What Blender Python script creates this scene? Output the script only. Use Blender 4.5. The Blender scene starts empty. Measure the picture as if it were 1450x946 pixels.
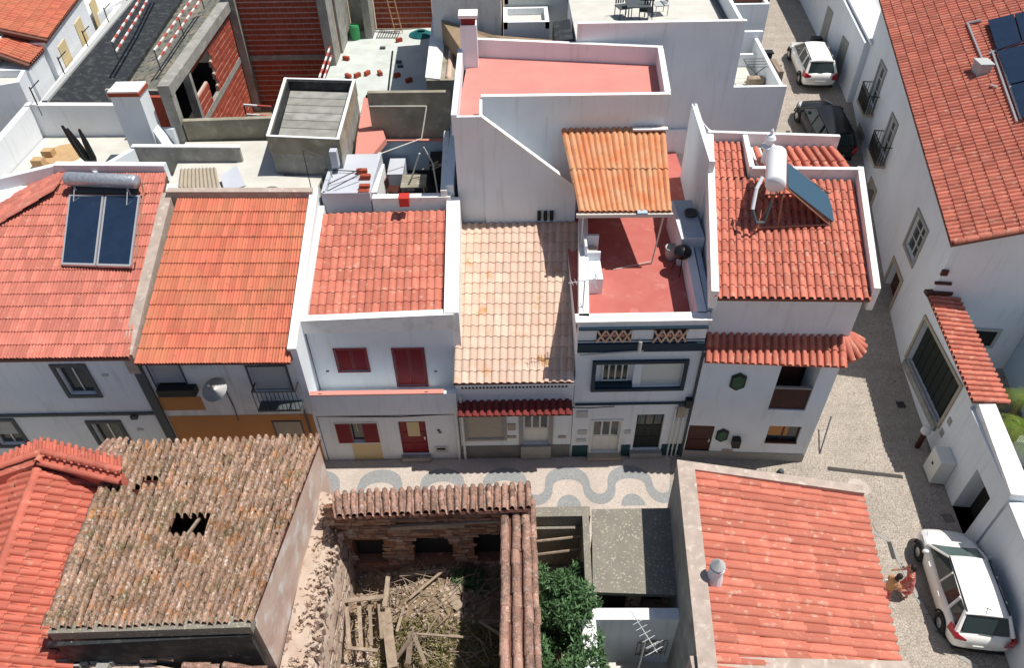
import bpy, math, random
import numpy as np
from mathutils import Vector, Matrix
random.seed(7); RNG = np.random.default_rng(7)
scn = bpy.context.scene
COL = scn.collection
# ---------------------------------------------------------------- camera
CW, CH, CF, CAMH = 1450.0, 946.0, 1060.0, 23.0
_d = np.array([744-CW/2, 1623-CH/2, CF]); _d /= np.linalg.norm(_d)
_fw = np.array([0, 0, 1.0]) - _d*_d[2]; _fw /= np.linalg.norm(_fw)
_rt = np.cross(_fw, -_d)
if _rt[0] < 0: _rt = -_rt
RC = np.stack([_rt, _fw, -_d])
cam = bpy.data.objects.new('camera', bpy.data.cameras.new('camera')); COL.objects.link(cam)
cx_, cy_, cz_ = RC@np.array([1, 0, 0]), RC@np.array([0, -1, 0]), RC@np.array([0, 0, -1])
cam.matrix_world = Matrix(((cx_[0], cy_[0], cz_[0], 0), (cx_[1], cy_[1], cz_[1], 0), (cx_[2], cy_[2], cz_[2], CAMH), (0, 0, 0, 1)))
cam.data.sensor_width = 36; cam.data.lens = CF/CW*36; cam.data.clip_end = 2000; cam.data.clip_start = .5
scn.camera = cam
# ---------------------------------------------------------------- sky and sun
SUN = Vector((.42, .07, 1)).normalized()
w = bpy.data.worlds.new('World'); scn.world = w; w.use_nodes = True
nt = w.node_tree; sk = nt.nodes.new('ShaderNodeTexSky'); sk.sky_type = 'NISHITA'; sk.sun_disc = False
sk.sun_elevation = math.asin(SUN.z); sk.sun_rotation = math.atan2(SUN.x, SUN.y)
bg = nt.nodes['Background']; nt.links.new(sk.outputs[0], bg.inputs[0]); bg.inputs[1].default_value = .075
sl = bpy.data.lights.new('sun', 'SUN'); sl.energy = 4.6; sl.angle = math.radians(.5); sl.color = (1, .965, .91)
so = bpy.data.objects.new('sun', sl); COL.objects.link(so); so.rotation_euler = SUN.to_track_quat('Z', 'Y').to_euler(); so.location = (20, 5, 60)
scn.view_settings.view_transform = 'Standard'; scn.view_settings.look = 'None'
scn.view_settings.exposure = 0.18; scn.view_settings.gamma = 1
scn.cycles.max_bounces = 5; scn.cycles.diffuse_bounces = 3; scn.cycles.glossy_bounces = 2
scn.cycles.transmission_bounces = 2; scn.cycles.transparent_max_bounces = 4
# ---------------------------------------------------------------- planning: survey of the photograph
def ray(u, v): return Vector(RC@np.array([u-CW/2, v-CH/2, CF]))
def at(u, v, z):
    c = ray(u, v); t = (z-CAMH)/c.z; return Vector((c.x*t, c.y*t, z))
def gz(y):
    return float(np.interp(y, [18, 21, 25, 29, 34.5, 40, 46, 60, 90, 600], [0, .5, 1.1, 2, 3.2, 4.3, 5, 6.3, 7.5, 8]))
class Fac:
    """vertical plane through two ground points; n is its outward normal"""
    def __init__(s, a, b):
        s.a = Vector((a[0], a[1], 0)); d = Vector((b[0]-a[0], b[1]-a[1], 0)); s.L = d.length; s.d = d.normalized()
        s.n = Vector((s.d.y, -s.d.x, 0))
    def sz(s, u, v, off=0):
        c = ray(u, v); p0 = s.a+s.n*off-Vector((0, 0, CAMH)); t = p0.dot(s.n)/c.dot(s.n); p = c*t
        return (p-s.a).dot(s.d), p.z+CAMH
    def rect(s, uL, uR, vT, vB, off=0):
        vm = (vT+vB)/2; um = (uL+uR)/2
        # verticals lean towards the nadir point
        def lean(v): return um+(744-um)*(v-vm)/(1623-vm)
        return [s.sz(uL, vm, off)[0], s.sz(uR, vm, off)[0], s.sz(lean(vB), vB, off)[1], s.sz(lean(vT), vT, off)[1]]
    def pt(s, a, z, off=0): 
        p = s.a+s.d*a+s.n*off; return Vector((p.x, p.y, z))
# ---------------------------------------------------------------- materials
def C3(c): return (c[0], c[1], c[2], 1)
def mat(name, col, col2=None, scale=3, detail=5, rough=.85, bump=.15, bscale=40, fac=.5, lo=.35, hi=.7, metal=0, rnd=0, spec=.3, third=None, t_scale=.8, t_lo=.55, t_hi=.75, coords='w', coat=0, streak=0):
    m = bpy.data.materials.new(name); m.use_nodes = True; n = m.node_tree.nodes; L = m.node_tree.links
    b = n['Principled BSDF']; b.inputs['Roughness'].default_value = rough; b.inputs['Metallic'].default_value = metal
    b.inputs['Specular IOR Level'].default_value = spec; b.inputs['Coat Weight'].default_value = coat
    g = n.new('ShaderNodeNewGeometry'); src = g.outputs['Position']
    out = None
    rgb = n.new('ShaderNodeRGB'); rgb.outputs[0].default_value = C3(col); out = rgb.outputs[0]
    def mix(f, a, bc, mode='MIX'):
        x = n.new('ShaderNodeMix'); x.data_type = 'RGBA'; x.blend_type = mode
        if isinstance(f, float): x.inputs[0].default_value = f
        else: L.new(f, x.inputs[0])
        L.new(a, x.inputs[6])
        if isinstance(bc, tuple): x.inputs[7].default_value = C3(bc)
        else: L.new(bc, x.inputs[7])
        return x.outputs[2]
    def noise(sc, lo, hi, det=5, amt=1.0):
        t = n.new('ShaderNodeTexNoise'); t.inputs['Scale'].default_value = sc; t.inputs['Detail'].default_value = det; L.new(src, t.inputs[0])
        r = n.new('ShaderNodeMapRange'); r.inputs[1].default_value = lo; r.inputs[2].default_value = hi; r.inputs[4].default_value = amt
        L.new(t.outputs[0], r.inputs[0]); return r.outputs[0]
    if rnd:
        oi = n.new('ShaderNodeObjectInfo'); ad = n.new('ShaderNodeMath'); ad.operation = 'ADD'
        L.new(oi.outputs['Random'], ad.inputs[0]); L.new(g.outputs['Random Per Island'], ad.inputs[1])
        fr = n.new('ShaderNodeMath'); fr.operation = 'FRACT'; L.new(ad.outputs[0], fr.inputs[0])
        mr = n.new('ShaderNodeMapRange'); mr.inputs[3].default_value = 1-rnd; mr.inputs[4].default_value = 1+rnd*.6; L.new(fr.outputs[0], mr.inputs[0])
        vm = n.new('ShaderNodeVectorMath'); vm.operation = 'SCALE'; L.new(out, vm.inputs[0]); L.new(mr.outputs[0], vm.inputs['Scale']); out = vm.outputs[0]
    if col2: out = mix(noise(scale, lo, hi, detail, fac), out, tuple(col2))
    if streak:
        mp = n.new('ShaderNodeMapping'); mp.inputs['Scale'].default_value = (5, 5, .5); L.new(src, mp.inputs[0])
        ts = n.new('ShaderNodeTexNoise'); ts.inputs['Scale'].default_value = 1.0; ts.inputs['Detail'].default_value = 6; L.new(mp.outputs[0], ts.inputs[0])
        rs_ = n.new('ShaderNodeMapRange'); rs_.inputs[1].default_value = .55; rs_.inputs[2].default_value = .8; rs_.inputs[4].default_value = streak; L.new(ts.outputs[0], rs_.inputs[0])
        out = mix(rs_.outputs[0], out, (.42, .41, .38))
    if third: out = mix(noise(t_scale, t_lo, t_hi, 6), out, tuple(third))
    L.new(out, b.inputs['Base Color'])
    if bump:
        t = n.new('ShaderNodeTexNoise'); t.inputs['Scale'].default_value = bscale; t.inputs['Detail'].default_value = 4; L.new(src, t.inputs[0])
        bp = n.new('ShaderNodeBump'); bp.inputs['Strength'].default_value = bump; bp.inputs['Distance'].default_value = .02
        L.new(t.outputs[0], bp.inputs['Height']); L.new(bp.outputs[0], b.inputs['Normal'])
    return m
def cobble(name, a, b2, joint, scale=9, strength=.6):
    m = bpy.data.materials.new(name); m.use_nodes = True; n = m.node_tree.nodes; L = m.node_tree.links
    bs = n['Principled BSDF']; bs.inputs['Roughness'].default_value = .8; bs.inputs['Specular IOR Level'].default_value = .3
    g = n.new('ShaderNodeNewGeometry'); v = n.new('ShaderNodeTexVoronoi'); v.inputs['Scale'].default_value = scale; v.inputs['Randomness'].default_value = .75
    v2 = n.new('ShaderNodeTexVoronoi'); v2.feature = 'DISTANCE_TO_EDGE'; v2.inputs['Scale'].default_value = scale; v2.inputs['Randomness'].default_value = .75
    L.new(g.outputs[0], v.inputs[0]); L.new(g.outputs[0], v2.inputs[0])
    s = n.new('ShaderNodeSeparateColor'); L.new(v.outputs['Color'], s.inputs[0])
    x = n.new('ShaderNodeMix'); x.data_type = 'RGBA'; L.new(s.outputs[0], x.inputs[0]); x.inputs[6].default_value = C3(a); x.inputs[7].default_value = C3(b2)
    nz = n.new('ShaderNodeTexNoise'); nz.inputs['Scale'].default_value = .9; nz.inputs['Detail'].default_value = 6; L.new(g.outputs[0], nz.inputs[0])
    r0 = n.new('ShaderNodeMapRange'); r0.inputs[1].default_value = .4; r0.inputs[2].default_value = .75; r0.inputs[4].default_value = .55; L.new(nz.outputs[0], r0.inputs[0])
    y0 = n.new('ShaderNodeMix'); y0.data_type = 'RGBA'; L.new(r0.outputs[0], y0.inputs[0]); L.new(x.outputs[2], y0.inputs[6]); y0.inputs[7].default_value = C3([c*.72 for c in b2])
    r = n.new('ShaderNodeMapRange'); r.inputs[1].default_value = 0.02; r.inputs[2].default_value = .09; L.new(v2.outputs[0], r.inputs[0])
    y = n.new('ShaderNodeMix'); y.data_type = 'RGBA'; L.new(r.outputs[0], y.inputs[0]); y.inputs[6].default_value = C3(joint); L.new(y0.outputs[2], y.inputs[7])
    L.new(y.outputs[2], bs.inputs['Base Color'])
    bp = n.new('ShaderNodeBump'); bp.inputs['Strength'].default_value = strength; bp.inputs['Distance'].default_value = .02
    L.new(r.outputs[0], bp.inputs['Height']); L.new(bp.outputs[0], bs.inputs['Normal'])
    return m
def lichen(name, cols, rnd=.3, sc=1.0):
    m = bpy.data.materials.new(name); m.use_nodes = True; n = m.node_tree.nodes; L = m.node_tree.links
    b = n['Principled BSDF']; b.inputs['Roughness'].default_value = .95; b.inputs['Specular IOR Level'].default_value = .1
    g = n.new('ShaderNodeNewGeometry'); out = None
    r0 = n.new('ShaderNodeRGB'); r0.outputs[0].default_value = C3(cols[0][0]); out = r0.outputs[0]
    for k, (c, s, lo, hi) in enumerate(cols[1:]):
        mp = n.new('ShaderNodeMapping'); mp.inputs['Location'].default_value = (7.3*k, 3.1*k, 1.7*k); L.new(g.outputs['Position'], mp.inputs[0])
        t = n.new('ShaderNodeTexNoise'); t.inputs['Scale'].default_value = s*sc; t.inputs['Detail'].default_value = 8; t.inputs['Roughness'].default_value = .65; L.new(mp.outputs[0], t.inputs[0])
        r = n.new('ShaderNodeMapRange'); r.inputs[1].default_value = lo; r.inputs[2].default_value = hi; L.new(t.outputs[0], r.inputs[0])
        x = n.new('ShaderNodeMix'); x.data_type = 'RGBA'; L.new(r.outputs[0], x.inputs[0]); L.new(out, x.inputs[6]); x.inputs[7].default_value = C3(c); out = x.outputs[2]
    oi = n.new('ShaderNodeObjectInfo'); ad = n.new('ShaderNodeMath'); ad.operation = 'ADD'
    L.new(oi.outputs['Random'], ad.inputs[0]); L.new(g.outputs['Random Per Island'], ad.inputs[1])
    fr = n.new('ShaderNodeMath'); fr.operation = 'FRACT'; L.new(ad.outputs[0], fr.inputs[0])
    mr = n.new('ShaderNodeMapRange'); mr.inputs[3].default_value = 1-rnd; mr.inputs[4].default_value = 1+rnd*.6; L.new(fr.outputs[0], mr.inputs[0])
    vm = n.new('ShaderNodeVectorMath'); vm.operation = 'SCALE'; L.new(out, vm.inputs[0]); L.new(mr.outputs[0], vm.inputs['Scale']); L.new(vm.outputs[0], b.inputs['Base Color'])
    t = n.new('ShaderNodeTexNoise'); t.inputs['Scale'].default_value = 22; t.inputs['Detail'].default_value = 5; L.new(g.outputs['Position'], t.inputs[0])
    bp = n.new('ShaderNodeBump'); bp.inputs['Strength'].default_value = 1; bp.inputs['Distance'].default_value = .05; L.new(t.outputs[0], bp.inputs['Height']); L.new(bp.outputs[0], b.inputs['Normal'])
    return m
W = {}
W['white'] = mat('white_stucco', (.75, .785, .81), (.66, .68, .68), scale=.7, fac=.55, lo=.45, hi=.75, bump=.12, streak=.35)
W['white2'] = mat('worn_white_stucco', (.7, .71, .7), (.52, .51, .48), scale=1.6, fac=.6, lo=.5, hi=.75, bump=.2, streak=.6)
W['coping'] = mat('white_coping', (.82, .81, .78), (.6, .57, .52), scale=2.5, fac=.6, lo=.5, hi=.72)
W['pink_coping'] = mat('pinkish_concrete_coping', (.46, .37, .31), (.33, .27, .22), scale=3, fac=.8, third=(.58, .5, .43), t_scale=5)
W['concrete'] = mat('raw_concrete', (.34, .33, .3), (.22, .21, .18), scale=1.6, fac=.9, bump=.3, third=(.45, .43, .38), t_scale=3)
W['board'] = mat('board_marked_concrete', (.33, .3, .23), (.2, .18, .13), scale=1.3, fac=.9, bump=.3, third=(.42, .4, .3), t_scale=2.4)
W['plinth'] = mat('grey_plinth_paint', (.16, .155, .145), (.24, .23, .21), scale=2, fac=.6)
W['frame_grey'] = mat('dark_grey_paint', (.075, .085, .09), rough=.6, bump=0)
W['tile_red'] = mat('red_roof_tile', (.53, .15, .1), (.45, .12, .08), scale=2, fac=.7, rnd=.26, bump=.3, bscale=25, third=(.56, .3, .2), t_scale=5, t_lo=.6, t_hi=.78)
W['tile_pink'] = mat('weathered_coral_roof_tile', (.55, .185, .125), (.42, .12, .08), scale=2.2, fac=.7, rnd=.28, bump=.3, bscale=25, third=(.56, .34, .25), t_scale=5, t_lo=.58, t_hi=.74)
W['tile_dark'] = mat('dark_red_glazed_tile', (.2, .035, .03), (.14, .03, .025), rnd=.2)
W['tile_rose'] = mat('dusty_red_roof_tile', (.54, .185, .135), (.43, .135, .1), scale=1.6, fac=.7, rnd=.26, bump=.3, bscale=25, third=(.52, .3, .22), t_scale=5, t_lo=.6, t_hi=.76)
W['tile_orange'] = mat('orange_roof_tile', (.55, .155, .095), (.46, .22, .11), scale=.9, fac=.5, rnd=.22, bump=.25, bscale=25, third=(.22, .12, .06), t_scale=4.5, t_lo=.62, t_hi=.76)
W['tile_cream'] = mat('cream_roof_tile', (.62, .46, .36), (.6, .37, .27), scale=2, fac=.6, rnd=.16, bump=.2, bscale=25, third=(.5, .26, .1), t_scale=1.5, t_lo=.6, t_hi=.75)
W['tile_perg'] = mat('orange_corrugated_sheet', (.62, .32, .17), (.6, .17, .06), scale=1.6, fac=.8, rnd=.12, bump=.2, bscale=20, third=(.3, .17, .08), t_scale=6, t_lo=.6, t_hi=.75)
W['tile_old'] = lichen('lichened_clay_tile', [((.4, .25, .18),), ((.44, .2, .09), 2.2, .52, .62), ((.22, .16, .09), 1.4, .53, .64), ((.13, .095, .065), 9, .51, .62), ((.58, .5, .43), 11, .55, .62), ((.36, .27, .11), 16, .58, .64)], .3)
W['tile_old2'] = lichen('weathered_clay_tile', [((.4, .23, .17),), ((.26, .17, .13), 3, .5, .6), ((.5, .38, .32), 10, .54, .62), ((.16, .11, .08), 12, .57, .64)], .35)
W['deck'] = mat('mortar_deck', (.16, .07, .05), bump=.2)
W['terrace_red'] = mat('red_terrace_paint', (.44, .12, .1), (.5, .17, .14), scale=1.3, fac=.6, third=(.56, .24, .2), t_scale=2, t_lo=.58, t_hi=.8, bump=.05)
W['terrace_pink'] = mat('faded_pink_terrace_paint', (.6, .25, .21), (.54, .2, .17), scale=1.2, fac=.6, bump=.05)
W['floor_pale'] = mat('pale_cement_floor', (.6, .58, .52), (.48, .46, .4), scale=1.4, fac=.7)
W['floor_mint'] = mat('pale_green_screed', (.56, .6, .56), (.45, .47, .43), scale=1.5, fac=.8)
W['slate'] = mat('black_bitumen_and_shade', (.025, .028, .03), (.07, .075, .07), scale=3, fac=.8, lo=.5, hi=.68, rough=.6, bump=.5, bscale=9, third=(.2, .2, .17), t_scale=9, t_lo=.68, t_hi=.72)  # bitumen roofing; also the dark of painted shade in box rim and wall sheet
W['gravel_roof'] = mat('dusty_gravel_roof', (.17, .165, .135), (.28, .24, .17), scale=1.2, fac=.9, lo=.5, hi=.65, bump=.6, bscale=20, third=(.08, .085, .08), t_scale=4, t_lo=.52, t_hi=.6)
W['brick'] = mat('hollow_red_brick', (.38, .075, .04), (.27, .05, .03), scale=6, fac=.6, rnd=.2)
W['mortar'] = mat('brick_mortar', (.6, .46, .38), (.45, .33, .27), scale=4)
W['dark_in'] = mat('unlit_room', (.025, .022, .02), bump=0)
W['glass'] = mat('window_glass', (.03, .04, .045), rough=.08, bump=0, spec=.6)
W['carglass'] = mat('car_glass', (.02, .035, .035), rough=.05, bump=0, spec=.7)
W['screenglass'] = mat('car_windscreen_glass', (.1, .15, .14), rough=.06, bump=0, spec=.7)
W['panel'] = mat('solar_collector_glass', (.012, .025, .05), (.02, .035, .07), scale=2, rough=.12, bump=0, spec=.5, third=(.6, .6, .58), t_scale=7, t_lo=.745, t_hi=.765)
W['panel2'] = mat('blue_solar_glass', (.07, .14, .2), rough=.2, bump=0, spec=.5)
W['alu'] = mat('aluminium', (.6, .6, .6), rough=.4, metal=.6, bump=0)
W['tank'] = mat('foil_wrapped_tank', (.5, .52, .56), (.3, .32, .35), scale=9, fac=.7, rough=.35, metal=.5, bump=.8, bscale=12)
W['tankw'] = mat('white_enamel', (.75, .76, .78), rough=.35, bump=0)
W['steel'] = mat('rusty_steel', (.3, .14, .09), (.4, .25, .18), scale=6, bump=.1, rough=.7)
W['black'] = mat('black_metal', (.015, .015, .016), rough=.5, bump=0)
W['pole'] = mat('pale_metal_pole', (.6, .57, .5), rough=.5, bump=0)
W['redpaint'] = mat('dark_red_paint', (.2, .006, .014), (.15, .005, .01), scale=4, rough=.5, bump=0)
W['whitepaint'] = mat('white_door_paint', (.7, .69, .63), rough=.5, bump=0)
W['bluepaint'] = mat('dark_blue_paint', (.008, .028, .05), rough=.5, bump=0)
W['teal'] = mat('dark_teal_paint', (.012, .055, .065), (.02, .07, .08), scale=3, rough=.6)
W['green_d'] = mat('dark_green_door', (.012, .02, .016), rough=.5, bump=0)
W['green_hex'] = mat('green_ornament', (.015, .08, .04), rough=.4, bump=0)
W['brown'] = mat('dark_brown_wood', (.07, .022, .016), (.04, .014, .01), scale=6, rough=.5, bump=.1)
W['wood'] = mat('grey_weathered_wood', (.36, .28, .21), (.22, .16, .11), scale=6, fac=.8, rnd=.2, bump=.4)
W['wood_fresh'] = mat('fresh_pine_board', (.5, .33, .17), (.38, .24, .12), scale=4)
W['orange_wall'] = mat('ochre_wall_paint', (.5, .23, .08), (.44, .2, .08), scale=1.2, fac=.7)
W['ochre_pale'] = mat('pale_yellow_paint', (.62, .5, .28), bump=.1)
W['shutter_grey'] = mat('pale_roller_shutter', (.45, .46, .44), rough=.6, bump=0)
W['stone'] = mat('stone_trim', (.4, .34, .26), (.3, .26, .2), scale=4)
W['stone_grey'] = mat('grey_stone_trim', (.33, .32, .29), (.25, .24, .22), scale=4)
W['panel_stone'] = mat('pebbled_panel', (.42, .38, .3), (.3, .27, .22), scale=20, bump=.5)
W['plaster_old'] = mat('old_pinkish_plaster', (.6, .46, .38), (.48, .33, .26), scale=1.1, fac=.9, bump=.6, bscale=8, third=(.68, .62, .57), t_scale=1.4, t_lo=.5, t_hi=.66)
W['rubble'] = mat('rubble_wall', (.5, .4, .32), (.4, .29, .22), scale=2.2, fac=.9, bump=1, bscale=9, third=(.2, .12, .09), t_scale=5, t_lo=.57, t_hi=.63)
W['rubble_red'] = mat('red_brown_rubble_wall', (.27, .12, .07), (.16, .08, .05), scale=2.4, fac=.9, bump=1, bscale=6, third=(.48, .36, .28), t_scale=3, t_lo=.62, t_hi=.74)
W['soil'] = mat('dry_soil', (.3, .21, .14), (.2, .16, .08), scale=1.5, fac=.9, bump=.8, bscale=9)
W['slab'] = mat('lichened_concrete', (.2, .185, .15), (.26, .23, .18), scale=2, fac=.7, bump=.4, bscale=18, third=(.42, .38, .3), t_scale=14, t_lo=.58, t_hi=.66)
W['carwhite'] = mat('white_car_paint', (.84, .82, .76), rough=.22, bump=0, spec=.5, coat=.6)
W['carblack'] = mat('black_car_paint', (.012, .014, .017), rough=.3, bump=0, spec=.3, coat=.15)
W['rubber'] = mat('rubber', (.02, .02, .02), rough=.9, bump=0)
W['rim'] = mat('wheel_rim', (.45, .45, .45), rough=.35, metal=.7, bump=0)
W['redlamp'] = mat('red_lamp_glass', (.35, .01, .02), rough=.15, bump=0)
W['headlamp'] = mat('clear_lamp_glass', (.5, .5, .5), rough=.1, bump=0)
W['leaf'] = mat('shrub_leaf', (.1, .19, .075), (.06, .12, .05), scale=2, rnd=.5, rough=.5, bump=0)
W['palm'] = mat('palm_leaf', (.14, .22, .03), (.22, .24, .05), scale=2, rnd=.4, bump=0)
W['grass'] = mat('yellowed_grass', (.2, .2, .06), (.28, .22, .1), scale=1.5, rnd=.5, bump=0)
W['weed'] = mat('grey_green_weed', (.16, .24, .1), (.22, .28, .16), scale=2, rnd=.4, bump=0)
W['bark'] = mat('bark', (.16, .1, .06), bump=.5)
W['skin'] = mat('skin', (.42, .22, .14), rough=.6, bump=0)
W['hair'] = mat('dark_hair', (.02, .012, .01), rough=.6, bump=0)
W['redcloth'] = mat('red_patterned_cloth', (.5, .08, .07), (.6, .35, .3), scale=14, fac=.9, lo=.5, hi=.58, bump=.1)
W['tancloth'] = mat('tan_cloth', (.5, .24, .1), bump=.1)
W['whitecloth'] = mat('white_cloth', (.7, .68, .64), bump=.1)
W['hose'] = mat('teal_hose', (.02, .16, .17), rough=.5, bump=0)
W['greenp'] = mat('green_plastic', (.05, .3, .1), rough=.5, bump=0)
W['redp'] = mat('red_plastic', (.5, .04, .03), rough=.5, bump=0)
W['pinkpaint'] = mat('coral_paint', (.6, .25, .2), bump=.1)
W['tape'] = mat('red_rail_paint', (.5, .1, .08), rough=.6, bump=0)
W['tapew'] = mat('white_rail_paint', (.75, .7, .66), rough=.6, bump=0)
W['lav'] = mat('pale_lavender_render', (.5, .52, .56), (.42, .43, .47), scale=1, fac=.6)
W['blue_wall'] = mat('pale_blue_wall', (.42, .53, .62), (.36, .46, .54), scale=1, fac=.5)
W['slot'] = mat('drain_iron', (.06, .055, .05), bump=.2)
W['cob'] = cobble('beige_cobbles', (.47, .41, .345), (.38, .325, .27), (.25, .21, .17), 11, .45)
W['cob2'] = cobble('fine_pale_mosaic_cobbles', (.6, .52, .455), (.52, .445, .385), (.38, .32, .27), 18, .35)
W['cobdark'] = cobble('blue_grey_mosaic_cobbles', (.2, .22, .23), (.3, .31, .31), (.36, .33, .3), 20, .3)
W['cobroad'] = cobble('brown_road_cobbles', (.4, .33, .26), (.31, .25, .19), (.18, .14, .11), 10)
W['earth'] = mat('dry_earth', (.32, .24, .16), (.26, .22, .14), scale=.3)
# ---------------------------------------------------------------- building blocks
ORG = {}
def org(o): return ORG.get(o, Vector((0, 0, 0))) if o else Vector((0, 0, 0))
def tag(o, label=None, cat=None, group=None, kind=None):
    if label: o['label'] = label
    if cat: o['category'] = cat
    if group: o['group'] = group
    if kind: o['kind'] = kind
    return o
def thing(name, label, cat, loc, group=None, rz=0):
    o = bpy.data.objects.new(name, None); COL.objects.link(o); o.location = loc; o.rotation_euler = (0, 0, rz)
    o.empty_display_size = .2; ORG[o] = Vector(loc); return tag(o, label, cat, group)
class MB:
    def __init__(s): s.v = []; s.f = []
    def add(s, vs, fs):
        k = len(s.v); s.v += [tuple(p) for p in vs]; s.f += [[i+k for i in f] for f in fs]; return s
    def quad(s, a, b, c, d): return s.add([a, b, c, d], [[0, 1, 2, 3]])
    def hexa(s, lo, hi):
        return s.add(list(lo)+list(hi), [[3, 2, 1, 0], [4, 5, 6, 7], [0, 1, 5, 4], [1, 2, 6, 5], [2, 3, 7, 6], [3, 0, 4, 7]])
    def box(s, x0, x1, y0, y1, z0, z1):
        return s.hexa([(x0, y0, z0), (x1, y0, z0), (x1, y1, z0), (x0, y1, z0)], [(x0, y0, z1), (x1, y0, z1), (x1, y1, z1), (x0, y1, z1)])
    def fbox(s, F, s0, s1, z0, z1, o0, o1):
        return s.hexa([F.pt(s0, z0, o1), F.pt(s1, z0, o1), F.pt(s1, z0, o0), F.pt(s0, z0, o0)], [F.pt(s0, z1, o1), F.pt(s1, z1, o1), F.pt(s1, z1, o0), F.pt(s0, z1, o0)])
    def prism(s, top, z0):
        """closed solid: top polygon (3D points, counter-clockwise from above) down to height z0 (number or list)"""
        n = len(top); z0 = z0 if isinstance(z0, (list, tuple)) else [z0]*n
        vs = [tuple(p) for p in top]+[(p[0], p[1], z) for p, z in zip(top, z0)]
        return s.add(vs, [list(range(n)), list(range(2*n-1, n-1, -1))]+[[i, i+n, (i+1) % n+n, (i+1) % n] for i in range(n)])
    def slabp(s, top, t):
        """sloped slab of thickness t"""
        n = len(top); top = [Vector(p) for p in top]; nn = (top[1]-top[0]).cross(top[2]-top[0]).normalized()
        if nn.z < 0: top = top[::-1]; nn = -nn
        vs = top+[p-nn*t for p in top]
        return s.add(vs, [list(range(n)), list(range(2*n-1, n-1, -1))]+[[i, i+n, (i+1) % n+n, (i+1) % n] for i in range(n)])
    def pwall(s, a, b, z0, za, zb, t, side=0):
        a = Vector((a[0], a[1])); b = Vector((b[0], b[1])); d = (b-a).normalized(); n = Vector((-d.y, d.x))
        l = n*(t/2 if side == 0 else (t if side > 0 else 0)); r = n*(-t/2 if side == 0 else (0 if side > 0 else -t))
        z0 = z0 if isinstance(z0, (tuple, list)) else (z0, z0)
        q = [(a+r), (b+r), (b+l), (a+l)]; zz0 = [z0[0], z0[1], z0[1], z0[0]]; zz = [za, zb, zb, za]
        return s.hexa([(p.x, p.y, z) for p, z in zip(q, zz0)], [(p.x, p.y, z) for p, z in zip(q, zz)])
    def tube(s, p, q, r, r2=None, n=6, caps=True):
        p = Vector(p); q = Vector(q); r2 = r if r2 is None else r2; d = (q-p)
        if d.length < 1e-6: return s
        d.normalize(); x = d.orthogonal().normalized(); y = d.cross(x); vs = []
        for c, rr in ((p, r), (q, r2)):
            for i in range(n):
                a = 2*math.pi*i/n; vs.append(c+x*rr*math.cos(a)+y*rr*math.sin(a))
        fs = [[i, (i+1) % n, (i+1) % n+n, i+n] for i in range(n)]
        if caps: fs += [list(range(n-1, -1, -1)), list(range(n, 2*n))]
        return s.add(vs, fs)
    def path(s, pts, r, n=6):
        for a, b in zip(pts, pts[1:]): s.tube(a, b, r, n=n)
        return s
    def lathe(s, c, prof, n=16, ax=None):
        c = Vector(c); vs = []; ax = Vector(ax or (0, 0, 1)).normalized(); x = ax.orthogonal().normalized(); y = ax.cross(x)
        for r, z in prof:
            for i in range(n):
                a = 2*math.pi*i/n; vs.append(c+ax*z+x*r*math.cos(a)+y*r*math.sin(a))
        m = len(prof); fs = [[j*n+i, j*n+(i+1) % n, (j+1)*n+(i+1) % n, (j+1)*n+i] for j in range(m-1) for i in range(n)]
        fs += [list(range(n-1, -1, -1)), [(m-1)*n+i for i in range(n)]]
        return s.add(vs, fs)
    def ball(s, c, r, n=10, m=6, sc=(1, 1, 1)):
        c = Vector(c); vs = []
        for j in range(m+1):
            t = math.pi*j/m
            for i in range(n):
                a = 2*math.pi*i/n; vs.append(c+Vector((r*sc[0]*math.sin(t)*math.cos(a), r*sc[1]*math.sin(t)*math.sin(a), -r*sc[2]*math.cos(t))))
        return s.add(vs, [[j*n+i, j*n+(i+1) % n, (j+1)*n+(i+1) % n, (j+1)*n+i] for j in range(m) for i in range(n)])
    def build(s, name, m, parent=None, local=False, smooth=False, kind=None, bevel=0):
        o_ = Vector((0, 0, 0)) if local else org(parent)
        me = bpy.data.meshes.new(name); me.from_pydata([(p[0]-o_.x, p[1]-o_.y, p[2]-o_.z) for p in s.v], [], s.f); me.update()
        me.materials.append(W[m] if isinstance(m, str) else m)
        if smooth: me.shade_smooth()
        o = bpy.data.objects.new(name, me); COL.objects.link(o)
        if parent: o.parent = parent
        ORG[o] = Vector((0, 0, 0)) if local else o_
        if kind: o['kind'] = kind
        if bevel:
            b = o.modifiers.new('bevel', 'BEVEL'); b.width = bevel; b.segments = 2; b.limit_method = 'ANGLE'
        return o
def loose(mb, name, m, label, cat, group=None, smooth=False, bevel=0):
    """a thing that is one mesh, its origin moved to its base"""
    a = np.array(mb.v); c = Vector((float(a[:, 0].mean()), float(a[:, 1].mean()), float(a[:, 2].min())))
    d = bpy.data.objects.new('tmp', None); ORG[d] = c
    me_o = mb.build(name, m, None, smooth=smooth, bevel=bevel)
    me_o.data.transform(Matrix.Translation(-c)); me_o.location = c; ORG[me_o] = c
    bpy.data.objects.remove(d); return tag(me_o, label, cat, group)
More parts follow.
